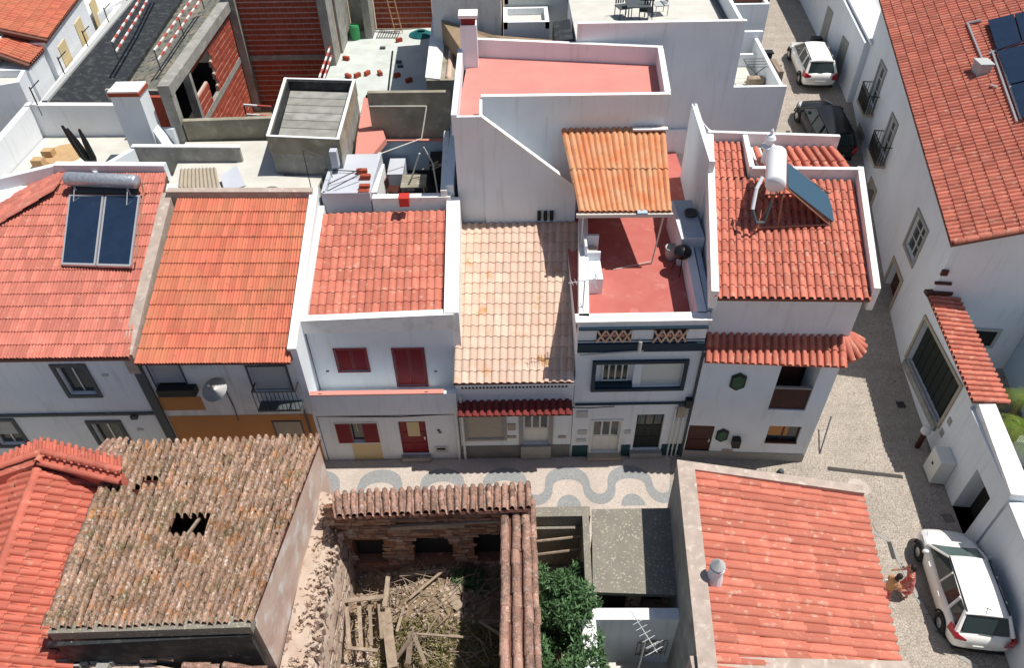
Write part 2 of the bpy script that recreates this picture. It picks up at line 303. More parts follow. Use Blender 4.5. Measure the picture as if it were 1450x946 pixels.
def walls(root, fp, tops, base, m, ops=None, name='wall', cap=True, reveal=None, roomy=True):
    """body with openings; fp counter-clockwise xy, tops a height per corner, ops {edge: [(s0,s1,z0,z1,depth)]}"""
    ops = ops or {}; n = len(fp); mb = MB(); tops = tops if isinstance(tops, (list, tuple)) else [tops]*n
    base = base if isinstance(base, (list, tuple)) else [base]*n
    backs = []
    for i in range(n):
        a, b = fp[i], fp[(i+1) % n]; F = Fac(a, b); ta, tb = tops[i], tops[(i+1) % n]; ba, bb = base[i], base[(i+1) % n]
        top = lambda s_: ta+(tb-ta)*s_/F.L
        bot = lambda s_: ba+(bb-ba)*s_/F.L
        rs = ops.get(i, [])
        if not rs:
            mb.quad(F.pt(0, ba), F.pt(F.L, bb), F.pt(F.L, tb), F.pt(0, ta)); continue
        ss = sorted({0, F.L, *[r[0] for r in rs], *[r[1] for r in rs]}); ss = [x for x in ss if 0 <= x <= F.L+1e-6]
        zs = sorted({r[2] for r in rs} | {r[3] for r in rs})
        for s0, s1 in zip(ss, ss[1:]):
            lv0 = [bot(s0)]+[min(max(z, bot(s0)), top(s0)) for z in zs]+[top(s0)]; lv1 = [bot(s1)]+[min(max(z, bot(s1)), top(s1)) for z in zs]+[top(s1)]
            for k in range(len(lv0)-1):
                zc = (lv0[k]+lv0[k+1])/2; sc = (s0+s1)/2
                if 0 < k < len(lv0)-2+1 and any(r[0]-1e-6 < sc < r[1]+1e-6 and r[2]-1e-6 < zc < r[3]+1e-6 for r in rs): continue
                if lv0[k+1] <= lv0[k]+1e-6 and lv1[k+1] <= lv1[k]+1e-6: continue
                mb.quad(F.pt(s0, lv0[k]), F.pt(s1, lv1[k]), F.pt(s1, lv1[k+1]), F.pt(s0, lv0[k+1]))
        for r in rs:
            s0, s1, z0, z1, dp = r
            P = [F.pt(s0, z0), F.pt(s1, z0), F.pt(s1, z1), F.pt(s0, z1)]; Q = [F.pt(s0, z0, -dp), F.pt(s1, z0, -dp), F.pt(s1, z1, -dp), F.pt(s0, z1, -dp)]
            for k in range(4): mb.quad(P[(k+1) % 4], P[k], Q[k], Q[(k+1) % 4])
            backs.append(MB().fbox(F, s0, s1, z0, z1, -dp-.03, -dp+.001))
    if cap:
        mb.add([(p[0], p[1], t) for p, t in zip(fp, tops)], [list(range(n))])
    o = mb.build(name, m, root)
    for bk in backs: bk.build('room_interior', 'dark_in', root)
    return o
# --- roof tiles
def unit_tile(m, style='roman'):
    if style == 'roman': xs = [0, .07, .19, .33, .47, .59, .66, .83, 1]; hs = [0, .55, .9, 1, .9, .55, 0, -.18, 0]
    elif style == 'double': xs = [0, .08, .22, .36, .48, .58, .72, .86, 1]; hs = [0, .75, 1, .75, 0, .75, 1, .75, -.1]
    elif style == 'sheet': xs = [0, .12, .25, .38, .5, .62, .75, .88, 1]; hs = [0, .25, .85, 1.1, 1.2, 1.1, .85, .25, 0]
    else: xs = [0, .05, .17, .34, .51, .63, .68, .84, 1]; hs = [.1, .8, 1.25, 1.45, 1.25, .8, -.1, -.35, .1]
    k = len(xs); v = []; f = []
    for y, lift in ((0, .38), (1.1, -.12)):
        for x, h in zip(xs, hs): v.append((x, y, h+lift))
    for x, h in zip(xs, hs): v.append((x, .0, h+.38))
    for x, h in zip(xs, hs): v.append((x, .01, h+.38-.5))
    for i in range(k-1):
        f.append([i, i+1, i+1+k, i+k]); f.append([i+3*k, i+1+3*k, i+1+2*k, i+2*k])
    me = bpy.data.meshes.new('roof_tile'); me.from_pydata(v, [], f); me.materials.append(W[m]); me.update()
    me.shade_smooth(); return me
def unit_cap(m):
    v = []; f = []; n = 6
    for y, r in ((0, 1.0), (1.08, .88)):
        for i in range(n+1):
            a = math.pi*i/n; v.append((-math.cos(a)*r, y, math.sin(a)*r))
    for i in range(n): f.append([i, i+1, i+2+n, i+1+n])
    f.append(list(range(n, -1, -1)))
    me = bpy.data.meshes.new('ridge_tile'); me.from_pydata(v, [], f); me.materials.append(W[m]); me.update(); me.shade_smooth(); return me
UT = {}; CAMP = Vector((0, 0, CAMH))
def place(name, me, parent, M):
    o = bpy.data.objects.new(name, me); COL.objects.link(o); o.parent = parent
    o.matrix_basis = Matrix.Translation(-org(parent))@M; return o
def merged(name, me, Ms, parent):
    base = np.array([v.co[:] for v in me.vertices]); fs = [list(p.vertices) for p in me.polygons]; k = len(base)
    V = []; F = []; o_ = np.array(org(parent))
    for i, M in enumerate(Ms):
        A = np.array(M); V.append(base@A[:3, :3].T+A[:3, 3]-o_); F += [[q+i*k for q in f] for f in fs]
    m2 = bpy.data.meshes.new(name); m2.from_pydata(np.vstack(V).tolist(), [], F); m2.materials.append(me.materials[0]); m2.update(); m2.shade_smooth()
    o = bpy.data.objects.new(name, m2); COL.objects.link(o); o.parent = parent; o['kind'] = 'stuff'; return o
def tiles(parent, A, B, Cc, D, n, m, matn, style='roman', amp=.055, keep=None, jit=.008, limit=300, lift=.0):
    """n barrels from A to B along the eave, m courses from eave to ridge"""
    A, B, Cc, D = map(Vector, (A, B, Cc, D)); key = (matn, style)
    if key not in UT: UT[key] = unit_tile(matn, style)
    me = UT[key]; Ms = []
    bl = lambda s, t: (A*(1-s)+B*s)*(1-t)+(D*(1-s)+Cc*s)*t
    for j in range(m):
        for i in range(n):
            p = bl(i/n, j/m); ex = bl((i+1)/n, j/m)-p; ey = bl((i+.5)/n, (j+1)/m)-bl((i+.5)/n, j/m)
            c = bl((i+.5)/n, (j+.5)/m)
            if keep and not keep(c): continue
            l = ey.length; ey.normalize(); nz = ex.cross(ey).normalized(); e2 = ey.cross(nz); wd = abs(ex.dot(e2))
            if nz.z < 0: nz = -nz
            if jit:
                a = random.gauss(0, jit); ey = (ey+e2*a+nz*random.gauss(0, jit*.4)).normalized(); e2 = ey.cross(nz).normalized(); nz = e2.cross(ey)
                p = p+e2*random.gauss(0, jit*.15)+nz*abs(random.gauss(0, jit*.25))+ey*random.gauss(0, jit*.4)
            x, y, z = e2*wd*1.01, ey*l, nz*amp; q = p+nz*(amp*.3+lift)
            Ms.append(((c-CAMP).length, Matrix(((x.x, y.x, z.x, q.x), (x.y, y.y, z.y, q.y), (x.z, y.z, z.z, q.z), (0, 0, 0, 1)))))
    Ms.sort(key=lambda t: t[0])
    for _, M in Ms[:limit]: place('roof_tile', me, parent, M)
    if len(Ms) > limit: merged('roof_tiles', me, [M for _, M in Ms[limit:]], parent)
def caps(parent, p, q, r, m, step=.4, up=(0, 0, 1), name='ridge_tile', jit=0):
    key = ('cap', m)
    if key not in UT: UT[key] = unit_cap(m)
    p = Vector(p); q = Vector(q); d = q-p; k = max(1, round(d.length/step)); l = d.length/k; d.normalize(); x = d.cross(Vector(up)).normalized(); z = x.cross(d)
    for i in range(k):
        o = p+d*l*i+Vector((random.gauss(0, jit), random.gauss(0, jit), abs(random.gauss(0, jit)))) if jit else p+d*l*i
        X, Y, Z = x*r, d*l, z*r
        place(name, UT[key], parent, Matrix(((X.x, Y.x, Z.x, o.x), (X.y, Y.y, Z.y, o.y), (X.z, Y.z, Z.z, o.z), (0, 0, 0, 1))))
def roof(root, A, B, Cc, D, n, m, matn, style='roman', amp=.055, keep=None, jit=.008, t=.14, deckpoly=None, limit=300, deckm='deck', name='roof'):
    mb = MB(); q = deckpoly or [A, B, Cc, D]; mb.slabp([Vector(p) for p in q], t)
    dk = mb.build(name, deckm, root); tiles(dk, A, B, Cc, D, n, m, matn, style, amp, keep, jit, limit); return dk
def V3(x, y, z): return Vector((x, y, z))
# --- windows and doors
def trim(root, F, r, m, wd=.12, pr=.04, name='window_surround', bottom=True):
    s0, s1, z0, z1 = r[:4]; mb = MB()
    mb.fbox(F, s0-wd, s1+wd, z1, z1+wd, 0, pr); mb.fbox(F, s0-wd, s0, z0, z1, 0, pr); mb.fbox(F, s1, s1+wd, z0, z1, 0, pr)
    if bottom: mb.fbox(F, s0-wd, s1+wd, z0-wd, z0, 0, pr)
    return mb.build(name, m, root)
def window(root, F, r, m='whitepaint', dep=.14, nx=2, nz=2, fr=.05, name='window'):
    s0, s1, z0, z1 = r[:4]; mb = MB()
    mb.fbox(F, s0, s1, z1-fr, z1, -dep, -dep+.05); mb.fbox(F, s0, s1, z0, z0+fr, -dep, -dep+.05)
    mb.fbox(F, s0, s0+fr, z0+fr, z1-fr, -dep, -dep+.05); mb.fbox(F, s1-fr, s1, z0+fr, z1-fr, -dep, -dep+.05)
    for i in range(1, nx):
        x = s0+(s1-s0)*i/nx; mb.fbox(F, x-fr/2, x+fr/2, z0+fr, z1-fr, -dep, -dep+.048)
    for i in range(1, nz):
        z = z0+(z1-z0)*i/nz; mb.fbox(F, s0+fr, s1-fr, z-fr/3, z+fr/3, -dep, -dep+.044)
    o = mb.build(name, m, root)
    for i in range(nx):
        MB().fbox(F, s0+(s1-s0)*i/nx+fr/2, s0+(s1-s0)*(i+1)/nx-fr/2, z0+fr, z1-fr, -dep+.006, -dep+.016).build('pane', 'glass', o)
    return o
def slatted(root, F, s0, s1, z0, z1, m, o0, nsl=10, name='shutter', fr=.05):
    mb = MB(); th = .03
    mb.fbox(F, s0, s1, z0, z0+fr, o0, o0+th); mb.fbox(F, s0, s1, z1-fr, z1, o0, o0+th); mb.fbox(F, s0, s0+fr, z0+fr, z1-fr, o0, o0+th); mb.fbox(F, s1-fr, s1, z0+fr, z1-fr, o0, o0+th)
    o = mb.build(name, m, root); b = MB(); h = (z1-z0-2*fr)/nsl
    for i in range(nsl):
        za = z0+fr+i*h
        b.add([F.pt(s0+fr, za, o0+th*.8), F.pt(s1-fr, za, o0+th*.8), F.pt(s1-fr, za+h*.98, o0+.003), F.pt(s0+fr, za+h*.98, o0+.003)], [[0, 1, 2, 3]])
    b.build('slats', m, o, kind='stuff'); return o
def roller(root, F, s0, s1, z0, z1, m='shutter_grey', off=-.08, name='roller_shutter'):
    mb = MB(); h = .07; k = max(2, int((z1-z0)/h)); h = (z1-z0)/k
    for i in range(k): mb.fbox(F, s0, s1, z0+i*h, z0+(i+.86)*h, off, off+.012); mb.fbox(F, s0, s1, z0+(i+.86)*h, z0+(i+1)*h, off, off+.004)
    return mb.build(name, m, root)
def door(root, F, r, m, dep=.15, panels=(2, 3), glass=None, name='door', handle=1):
    s0, s1, z0, z1 = r[:4]; o = MB().fbox(F, s0, s1, z0, z1, -dep, -dep+.04).build(name, m, root)
    nx, nz = panels; fr = .07; p = MB()
    for i in range(nx):
        for j in range(nz):
            if glass and j in glass: continue
            a = s0+fr+(s1-s0-fr)*i/nx; b = s0+(s1-s0-fr)*(i+1)/nx; c = z0+fr+(z1-z0-fr)*j/nz; d = z0+(z1-z0-fr)*(j+1)/nz
            p.fbox(F, a, b, c, d, -dep+.04, -dep+.055)
    if p.v: p.build('door_panel', m, o)
    if glass:
        for i in range(nx):
            for j in glass:
                a = s0+fr+(s1-s0-fr)*i/nx; b = s0+(s1-s0-fr)*(i+1)/nx; c = z0+fr+(z1-z0-fr)*j/nz; d = z0+(z1-z0-fr)*(j+1)/nz
                MB().fbox(F, a, b, c, d, -dep+.04, -dep+.05).build('pane', 'glass', o)
    if handle: MB().fbox(F, s1-.12, s1-.08, (z0+z1)/2-.12, (z0+z1)/2+.05, -dep+.055, -dep+.1).build('handle', 'alu', o)
    return o
def prect(F, u0, u1, v0, v1, dep=.16): return F.rect(u0, u1, v0, v1)+[dep]
def tb(name, root, F, r, o0, o1, m): return MB().fbox(F, r[0], r[1], r[2], r[3], o0, o1).build(name, m, root)
# ================================================================ ground
def ground():
    xs = sorted(set(list(np.linspace(-60, 60, 25))+[-400, -200, -100, 100, 200, 400])); ys = [-200, -60, -10, 5, 17, 18, 19.5, 21, 23, 25, 27, 29, 31.5, 34.5, 37, 40, 43, 46, 53, 60, 75, 90, 150, 300, 600]
    mb = MB(); n = len(xs)
    for y in ys:
        for x in xs: mb.v.append((x, y, gz(y)))
    for j in range(len(ys)-1):
        for i in range(n-1): mb.f.append([j*n+i, j*n+i+1, (j+1)*n+i+1, (j+1)*n+i])
    mb.build('ground', 'earth', kind='structure')
ground()
def sheet(name, pts, m, dz, kind='structure', step=None):
    mb = MB(); mb.add([(p[0], p[1], gz(p[1])+dz) for p in pts], [list(range(len(pts)))]); return mb.build(name, m, kind=kind)
mb = MB(); ys = [2, 6, 10, 14, 17]; 
mb.add([(p[0], p[1], .004) for p in [(-24, 13), (10.4, 13), (10, 2), (22, 2), (22, 18), (-24, 18)]], [[0, 1, 2, 3, 4, 5]])
mb.add([(-24, 18, .004), (22, 18, .004), (22, 21, .504), (-24, 21, .504)], [[0, 1, 2, 3]])
prev = None
for y0, y1 in zip([21, 25, 29, 34.5, 40, 46], [25, 29, 34.5, 40, 46, 60]):
    mb.add([(10, y0, gz(y0)+.004), (22, y0, gz(y0)+.004), (24, y1, gz(y1)+.004), (10, y1, gz(y1)+.004)], [[0, 1, 2, 3]])
mb.build('street', 'cob', kind='structure')
# pale  calcada carpet in front of the row with its blue-grey wave
pv = MB().add([(-8.6, 14.2, .008), (5.3, 14.2, .008), (6.0, 17.9, .008), (-8.6, 17.9, .008)], [[0, 1, 2, 3]]).build('pavement', 'cob2', kind='structure')
per = at(889, 665, 0).x-at(801.8, 665, 0).x; x0w = at(801.8, 665, 0).x; ytop = at(846, 664, 0).y+.12
def arcpts(cx, cy, rx, ry, a0, a1, n=12): return [(cx+rx*math.cos(math.radians(a0+(a1-a0)*i/n)), cy+ry*math.sin(math.radians(a0+(a1-a0)*i/n))) for i in range(n+1)]
for k in range(-5, 3):
    cx = x0w+k*per
    if cx < -8.2 or cx > 5.3: continue
    R = per*.36; r = per*.24; cy = ytop-.85
    band = MB(); up = [(cx+R*math.cos(t), cy+(ytop-cy)*math.sin(t)**.8) for t in np.linspace(math.pi, 0, 17)]; lo = [(cx+r*math.cos(t), cy-.15+(ytop-cy-.45)*math.sin(t)**.8) for t in np.linspace(math.pi, 0, 17)]
    vs = [(x, y, .012) for x, y in up]+[(x, y, .012) for x, y in lo]
    band.add(vs, [[i, i+17, i+18, i+1] for i in range(16)])
    # the trough that joins this arch to the next
    a = (cx+R, cy); n = 10; ci = cx+per/2; ri = per/2-R
    tu = [(ci+ri*math.cos(t), cy+.42*math.sin(t)) for t in np.linspace(math.pi, 2*math.pi, 17)]; ro = per/2-r
    tl = [(ci+ro*math.cos(t), cy-.15+.72*math.sin(t)) for t in np.linspace(math.pi, 2*math.pi, 17)]
    vs = [(x, y, .013) for x, y in tu]+[(x, y, .013) for x, y in tl]; band.add(vs, [[i, i+17, i+18, i+1] for i in range(16)])
    bl = [(cx+r*.78*math.cos(t), cy-.95+.52*math.sin(t)) for t in np.linspace(0, math.pi, 14)]
    band.add([(x, y, .012) for x, y in bl], [list(range(14))])
    band.build('wave_band', 'cobdark', pv)
# raised pavement beside the parked car
curb = [(1230, 752), (1258, 765), (1276, 800), (1300, 848), (1325, 895), (1350, 925), (1385, 946), (1420, 975)]
cp = [at(u, v, .1) for u, v in curb]; inner = [at(1225, 712, 0), at(1262, 900, 0), at(1285, 1000, 0)]
inner = [V3(10.2, 14.0, 0), V3(9.6, 6.0, 0)]
sp = MB().prism([V3(inner[0].x, inner[0].y, .1)]+[V3(inner[1].x, inner[1].y, .1)]+[V3(p.x, p.y, .1) for p in cp[::-1]], -.05).build('side_pavement', 'cob', kind='structure')
for a, b in zip(cp, cp[1:]):
    k = max(1, round((b-a).length/.7))
    for i in range(k):
        p = a+(b-a)*(i+.03)/k; q = a+(b-a)*(i+.97)/k
        MB().pwall(p, q, -.05, .115, .115, .14).build('kerb_stone', 'stone_grey', sp)
rd = sheet('road', [(15.3, 2), (22, 2), (22, 13)], 'cobroad', .02)
bpy.data.objects.remove(rd)
# the roadway the cars use
mb = MB(); rp = [V3(p.x+.05, p.y, .009) for p in cp[1:]]
mb.add([(p.x, p.y, .009) for p in rp]+[(17, rp[-1].y, .009), (17, 16.9, .009), (13.6, 16.9, .009)], [list(range(len(rp)+3))[::-1]])
mb.build('road', 'cob', kind='structure')
# street fittings
def disc(name, u, v, r, m, label, cat, dz=.02, n=20):
    p = at(u, v, gz(at(u, v, 0).y)); mb = MB(); mb.lathe((p.x, p.y, gz(p.y)-.03), [(r, 0), (r, .03+dz), (r*.93, .035+dz), (r*.93, .025+dz), (.001, .025+dz)], n); return loose(mb, name, m, label, cat)
disc('manhole_cover', 1254, 747, .42, 'cob', 'round manhole cover inset with cobbles beside the coral tiled roof', 'manhole cover')
disc('manhole_cover', 1216, 690, .4, 'cob2', 'pale round manhole cover nearest the long drain slot', 'manhole cover')
a, b = at(1172, 664, 0), at(1278, 676, 0)
loose(MB().pwall(a, b, 0, .03, .03, .16), 'drain_channel', 'slot', 'long narrow drain channel across the pale cobbles', 'drain')
a, b = at(1259, 768, .1), at(1266, 792, .1)
loose(MB().pwall(a, b, .09, .125, .125, .12), 'drain_slot', 'slot', 'short drain slot in the pavement above the parked white car', 'drain')
for (u, v, s_, lab) in [(1272, 580, .32, 'dark square drain grate on the shaded cobbles below the garage gate'), (1343, 734, .36, 'dark square drain grate in front of the white parked car')]:
    p = at(u, v, .05); z = gz(p.y); mb = MB().box(p.x-s_/2, p.x+s_/2, p.y-s_/2, p.y+s_/2, z, z+.025)
    for i in range(6): mb.box(p.x-s_/2+.02+i*s_/6, p.x-s_/2+.045+i*s_/6, p.y-s_/2, p.y+s_/2, z+.026, z+.035)
    loose(mb, 'drain_grate', 'slot', lab, 'drain')
# ================================================================ FRONT ROW
FY = 17.96
def downpipe(root, F, s, z0, z1, m='frame_grey', r=.05, off=.07):
    p = MB().tube(F.pt(s, z0, off), F.pt(s, z1, off), r, n=8)
    for z in np.arange(z0+.4, z1, 1.6): p.tube(F.pt(s, z, off), F.pt(s, z+.06, off), r*1.35, n=8)
    return p.build('downpipe', m, root)
# ---- house 1 : far left, hipped roof, solar collector
H1 = thing('row_house', 'leftmost house of the row, under a hipped roof with dark solar collectors', 'house', (-17, FY, 0), 'houses in the front row')
F1 = Fac((-24, FY), (-12.72, FY))
w1 = prect(F1, 89, 128, 519.5, 558.5, .22); w2 = prect(F1, 138, 177, 599, 634, .22); w3 = prect(F1, -10, 28, 596.5, 630, .22); w0 = prect(F1, -35, -8, 553, 584, .22)
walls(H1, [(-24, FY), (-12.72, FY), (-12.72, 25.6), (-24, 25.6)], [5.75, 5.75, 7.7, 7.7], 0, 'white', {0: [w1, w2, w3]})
for r in (w1, w2, w3):
    t = trim(H1, F1, r, 'frame_grey', .14, .05); window(H1, F1, r, 'alu', .16, 2, 1)
roller(H1, F1, w3[0]+.03, w3[1]-.03, w3[2]+.5, w3[3], 'shutter_grey', -.12)
b0 = F1.sz(0, 588)[1]
tb('band', H1, F1, (0, F1.L, b0-.06, b0+.06), 0, .07, 'frame_grey'); tb('plinth', H1, F1, (0, F1.L, 0, .62), 0, .05, 'plinth')
tb('corner_strip', H1, F1, (F1.L-.1, F1.L+.22, 0, 5.7), .01, .09, 'frame_grey')
for u, v in [(149, 531), (154, 584), (199, 608)]:
    s_, z = F1.sz(u, v); MB().fbox(F1, s_-.11, s_+.11, z-.05, z+.05, 0, .03).build('vent', 'shutter_grey', H1)
MB().fbox(F1, F1.sz(195, 596)[0]-.1, F1.sz(195, 596)[0]+.12, b0-.2, b0-.05, 0, .16).build('wall_lamp', 'frame_grey', H1)
eA, eB = V3(-24, 17.72, 5.9), V3(-12.62, 17.72, 5.85); rB, rA = V3(-13.35, 25.8, 7.95), V3(-17.6, 25.8, 7.95)
hipfoot = V3(-24, 20.6, 6.62)
def keepH1(c): # right of the hip line
    a, b = V3(-17.5, 25.9, 0), V3(-22.6, 19.6, 0); return (b.x-a.x)*(c.y-a.y)-(b.y-a.y)*(c.x-a.x) > 0 
dk = roof(H1, eA, eB, V3(-13.35, 25.8, 7.95), V3(-24.73, 25.8, 8.0), 54, 16, 'tile_rose', 'double', .085, keepH1, deckpoly=[eA, eB, V3(-13.35, 25.8, 7.95), V3(-17.6, 25.8, 7.95), V3(-22.7, 19.5, 6.4), V3(-24, 18, 6.0)])
# hip side slope falling to the left
tiles(dk, V3(-24.9, 26.6, 6.3), V3(-24.9, 17.8, 5.6), V3(-17.3, 24.6, 8.0), V3(-17.3, 26.7, 8.0), 24, 16, 'tile_rose', 'double', .06)
caps(dk, (-17.5, 25.9, 8.0), (-24.2, 18.0, 6.0), .13, 'tile_rose', .42)
MB().slabp([V3(-24.9, 26.6, 6.25), V3(-24.9, 17.8, 5.55), V3(-17.3, 24.9, 7.9), V3(-17.3, 26.7, 7.9)], .1).build('roof', 'deck', H1)
mb = MB(); mb.pwall((-17.7, 26.15), (-13.4, 26.05), 7, 8.35, 8.3, .3); mb.pwall((-26, 23.6), (-17.7, 26.15), 6, 7.5, 8.3, .25); mb.build('parapet', 'white', H1)
# solar collector on H1
SC = thing('solar_water_heater', 'two dark flat solar collectors under a foil wrapped tank on the leftmost house', 'solar heater', (-15.4, 23.3, 7.3))
ca, cb, cc, cd = at(88, 377, 6.95), at(188, 380, 6.95), at(201, 279, 7.75), at(99, 278, 7.75)
nrm = (cb-ca).cross(cd-ca).normalized()
for k in range(2):
    a = ca+(cb-ca)*(.5*k+.01); b = ca+(cb-ca)*(.5*k+.49); c = cd+(cc-cd)*(.5*k+.49); d = cd+(cc-cd)*(.5*k+.01)
    o = MB().slabp([p+nrm*.12 for p in (a, b, c, d)], .1).build('collector', 'alu', SC)
    e = lambda p, q, r, s_: [p+(r-p)*.025+(q-p)*.03, q+(s_-q)*.025-(q-p)*.03, r-(r-p)*.025-(r-s_)*.03, s_+(q-s_)*.025+(r-s_)*.03]
    i = [a+(b-a)*.05+(d-a)*.025, b-(b-a)*.05+(c-b)*.025, c-(c-d)*.05-(c-b)*.025, d+(c-d)*.05-(d-a)*.025]
    MB().slabp([p+nrm*.126 for p in i], .004).build('collector_glass', 'panel', o)
ta, tb_ = at(93, 253, 8.35), at(196, 257, 8.35)
tk = MB().lathe(ta, [(.02, 0), (.22, .02), (.27, .1), (.27, (tb_-ta).length-.1), (.22, (tb_-ta).length-.02), (.02, (tb_-ta).length)], 18, tb_-ta).build('tank', 'tank', SC, smooth=True)
mb = MB()
for f_ in (.12, .85):
    p = ta+(tb_-ta)*f_
    mb.tube(p-V3(0, .2, .2), p-V3(0, .1, .85), .03); mb.tube(p+V3(0, .2, -.2), p+V3(0, .45, -.75), .03); mb.tube(p-V3(0, .2, .2), p-V3(0, .9, .8), .02)
mb.build('frame', 'alu', SC)
MB().slabp([p+nrm*.2 for p in (cd+V3(.1, .05, 0), cc+V3(-.1, .05, 0), cc+V3(-.1, .32, .12), cd+V3(.1, .32, .12))], .06).build('shade_board', 'frame_grey', SC)
MB().path([cb+nrm*.15, cb+V3(.12, .1, .2), cc+V3(.12, 0, .2), tb_+V3(.1, 0, -.1), tb_+V3(.3, .1, -.1)], .025).build('pipe', 'steel', SC)
# ---- house 2 : white over ochre, orange roof
H2 = thing('row_house', 'white and ochre fronted house with the orange stained tile roof and satellite dish', 'house', (-10, FY, 0), 'houses in the front row')
F2 = Fac((-12.5, FY), (-7.22, FY))
a1 = prect(F2, 216, 260, 516, 551, .2); a2 = prect(F2, 356, 409, 519, 555, .2); a3 = prect(F2, 272, 304, 592, 625, .2); a4 = prect(F2, 388, 430, 595.5, 617, .1)
walls(H2, [(-12.5, FY), (-7.22, FY), (-7.22, 24.2), (-12.5, 24.2)], [5.5, 5.4, 7.7, 7.8], 0, 'white2', {0: [a1, a2, a3, a4]})
zo = F2.sz(330, 588)[1]
tb('painted_base', H2, F2, (.05, F2.L-.02, 0, zo), .002, .012, 'orange_wall')
for r in (a3,): tb('door', H2, F2, (r[0], r[1], r[2], r[3]), -.12, -.05, 'green_d')
for r in (a4,): tb('closed_shutter', H2, F2, (r[0]+.06, r[1]-.06, r[2]+.06, r[3]-.06), .02, .03, 'stone'); trim(H2, F2, (r[0]+.06, r[1]-.06, r[2]+.06, r[3]-.06), 'frame_grey', .06, .035)
pr = F2.rect(224, 288, 562, 581); tb('paint_patch', H2, F2, pr, .002, .008, 'orange_wall')
trim(H2, F2, a1, 'frame_grey', .05, .03); roller(H2, F2, a1[0], a1[1], a1[2]+.25, a1[3])
bx = F2.rect(222, 276, 551, 562, .3); MB().fbox(F2, bx[0], bx[1], bx[2], bx[2]+.32, .0, .32).build('window_box', 'black', H2)
trim(H2, F2, a2, 'frame_grey', .07, .03, bottom=False); roller(H2, F2, a2[0], a2[1], a2[2]+.1, a2[3])
bl = F2.rect(363, 420, 555, 579, .4); s0, s1 = bl[0]-.05, bl[1]+.05; zt, zb = bl[3]+.02, bl[2]-.02
bal = MB().fbox(F2, s0, s1, zb-.08, zb, 0, .45).build('balcony', 'frame_grey', H2)
mb = MB().tube(F2.pt(s0, zt, .42), F2.pt(s1, zt, .42), .025).tube(F2.pt(s0, zt, .42), F2.pt(s0, zt, 0), .025).tube(F2.pt(s1, zt, .42), F2.pt(s1, zt, 0), .025)
for i in range(11): x = s0+(s1-s0)*i/10; mb.tube(F2.pt(x, zb, .42), F2.pt(x, zt, .42), .014, n=4)
mb.build('railing', 'black', bal)
downpipe(H2, F2, F2.L-.25, 0, 3.0, 'frame_grey', .035)
dk = roof(H2, V3(-12.52, 17.7, 5.58), V3(-7.38, 17.7, 5.5), V3(-7.5, 23.95, 7.85), V3(-12.35, 23.95, 7.95), 25, 12, 'tile_orange', 'double', .085, t=.06)
mb = MB(); mb.pwall((-12.75, 17.85), (-12.75, 24.2), 5, 5.9, 8.15, .38); mb.build('party_wall', 'pink_coping', H2)
mb = MB(); mb.pwall((-7.25, 17.95), (-7.25, 24.3), (0, 0), 5.95, 8.15, .22); mb.build('gable_wall', 'white', H2)
mb = MB(); mb.pwall((-7.28, 17.9), (-7.28, 24.3), (5.9, 8.1), 6.0, 8.2, .3); mb.build('gable_coping', 'coping', H2)
mb = MB(); mb.pwall((-12.7, 24.15), (-7.3, 24.15), 6, 8.3, 8.2, .3); mb.build('ridge_wall', 'pink_coping', H2)
# satellite dish
dc = at(304, 552, 4.55); dn = V3(-.1, -.4, .9).normalized()
SD = thing('satellite_dish', 'white satellite dish on the ochre house wall', 'satellite dish', dc)
MB().lathe(dc, [(.43, .03), (.3, .018), (.15, .006), (.01, 0), (.01, -.012), (.15, -.008), (.3, .004), (.44, .018)], 22, dn).build('dish', 'whitecloth', SD, smooth=True)
sdw = F2.sz(312, 560); wp = F2.pt(F2.sz(316, 548)[0], dc.z-.05, 0)
mb = MB().tube(dc-dn*.02, dc+V3(.1, .25, -.05), .03).tube(dc+V3(.1, .25, -.05), V3(wp.x, FY-.01, wp.z), .03); mb.build('bracket', 'frame_grey', SD)
MB().tube(dc-V3(0, 0, .35), dc+dn*.5-V3(0, 0, .1), .014).ball(dc+dn*.5-V3(0, 0, .08), .06).build('receiver_arm', 'frame_grey', SD)
loose(MB().path([F2.pt(F2.sz(318, 552)[0], dc.z, .02), F2.pt(F2.sz(331, 575)[0], F2.sz(331, 575)[1], .02), F2.pt(F2.sz(338, 595)[0], F2.sz(338, 595)[1], .02)], .02), 'cable', 'frame_grey', 'dark cable running down the wall from the satellite dish', 'cable')
# ---- house 3 : white with crimson shutters
H3 = thing('row_house', 'white house with crimson shutters and door and a long balcony wall', 'house', (-4.5, FY, 0), 'houses in the front row')
X3a, X3b = -7.1, -2.02
F3 = Fac((X3a, FY), (X3b, FY)); F3u = Fac((X3a, 19.05), (X3b, 19.05))
b1 = prect(F3, 477, 536, 599.5, 627, .18); b2 = prect(F3, 567, 605, 597, 643.5, .2)
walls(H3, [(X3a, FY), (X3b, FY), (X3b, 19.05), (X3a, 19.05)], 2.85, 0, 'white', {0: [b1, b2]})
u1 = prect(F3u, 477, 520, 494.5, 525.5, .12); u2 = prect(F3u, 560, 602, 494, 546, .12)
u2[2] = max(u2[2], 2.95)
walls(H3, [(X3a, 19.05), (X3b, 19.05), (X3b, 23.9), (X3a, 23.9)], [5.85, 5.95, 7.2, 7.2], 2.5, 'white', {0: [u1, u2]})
for r in (u1, u2):
    trim(H3, F3u, r, 'redpaint', .05, .03); m_ = (r[0]+r[1])/2
    k = 9 if r is u1 else 16
    slatted(H3, F3u, r[0]+.02, m_-.01, r[2]+.02, r[3]-.02, 'redpaint', -.05, k); slatted(H3, F3u, m_+.01, r[1]-.02, r[2]+.02, r[3]-.02, 'redpaint', -.05, k)
mb = MB(); zb = F3.sz(540, 584)[1]; zt = F3.sz(540, 555)[1]
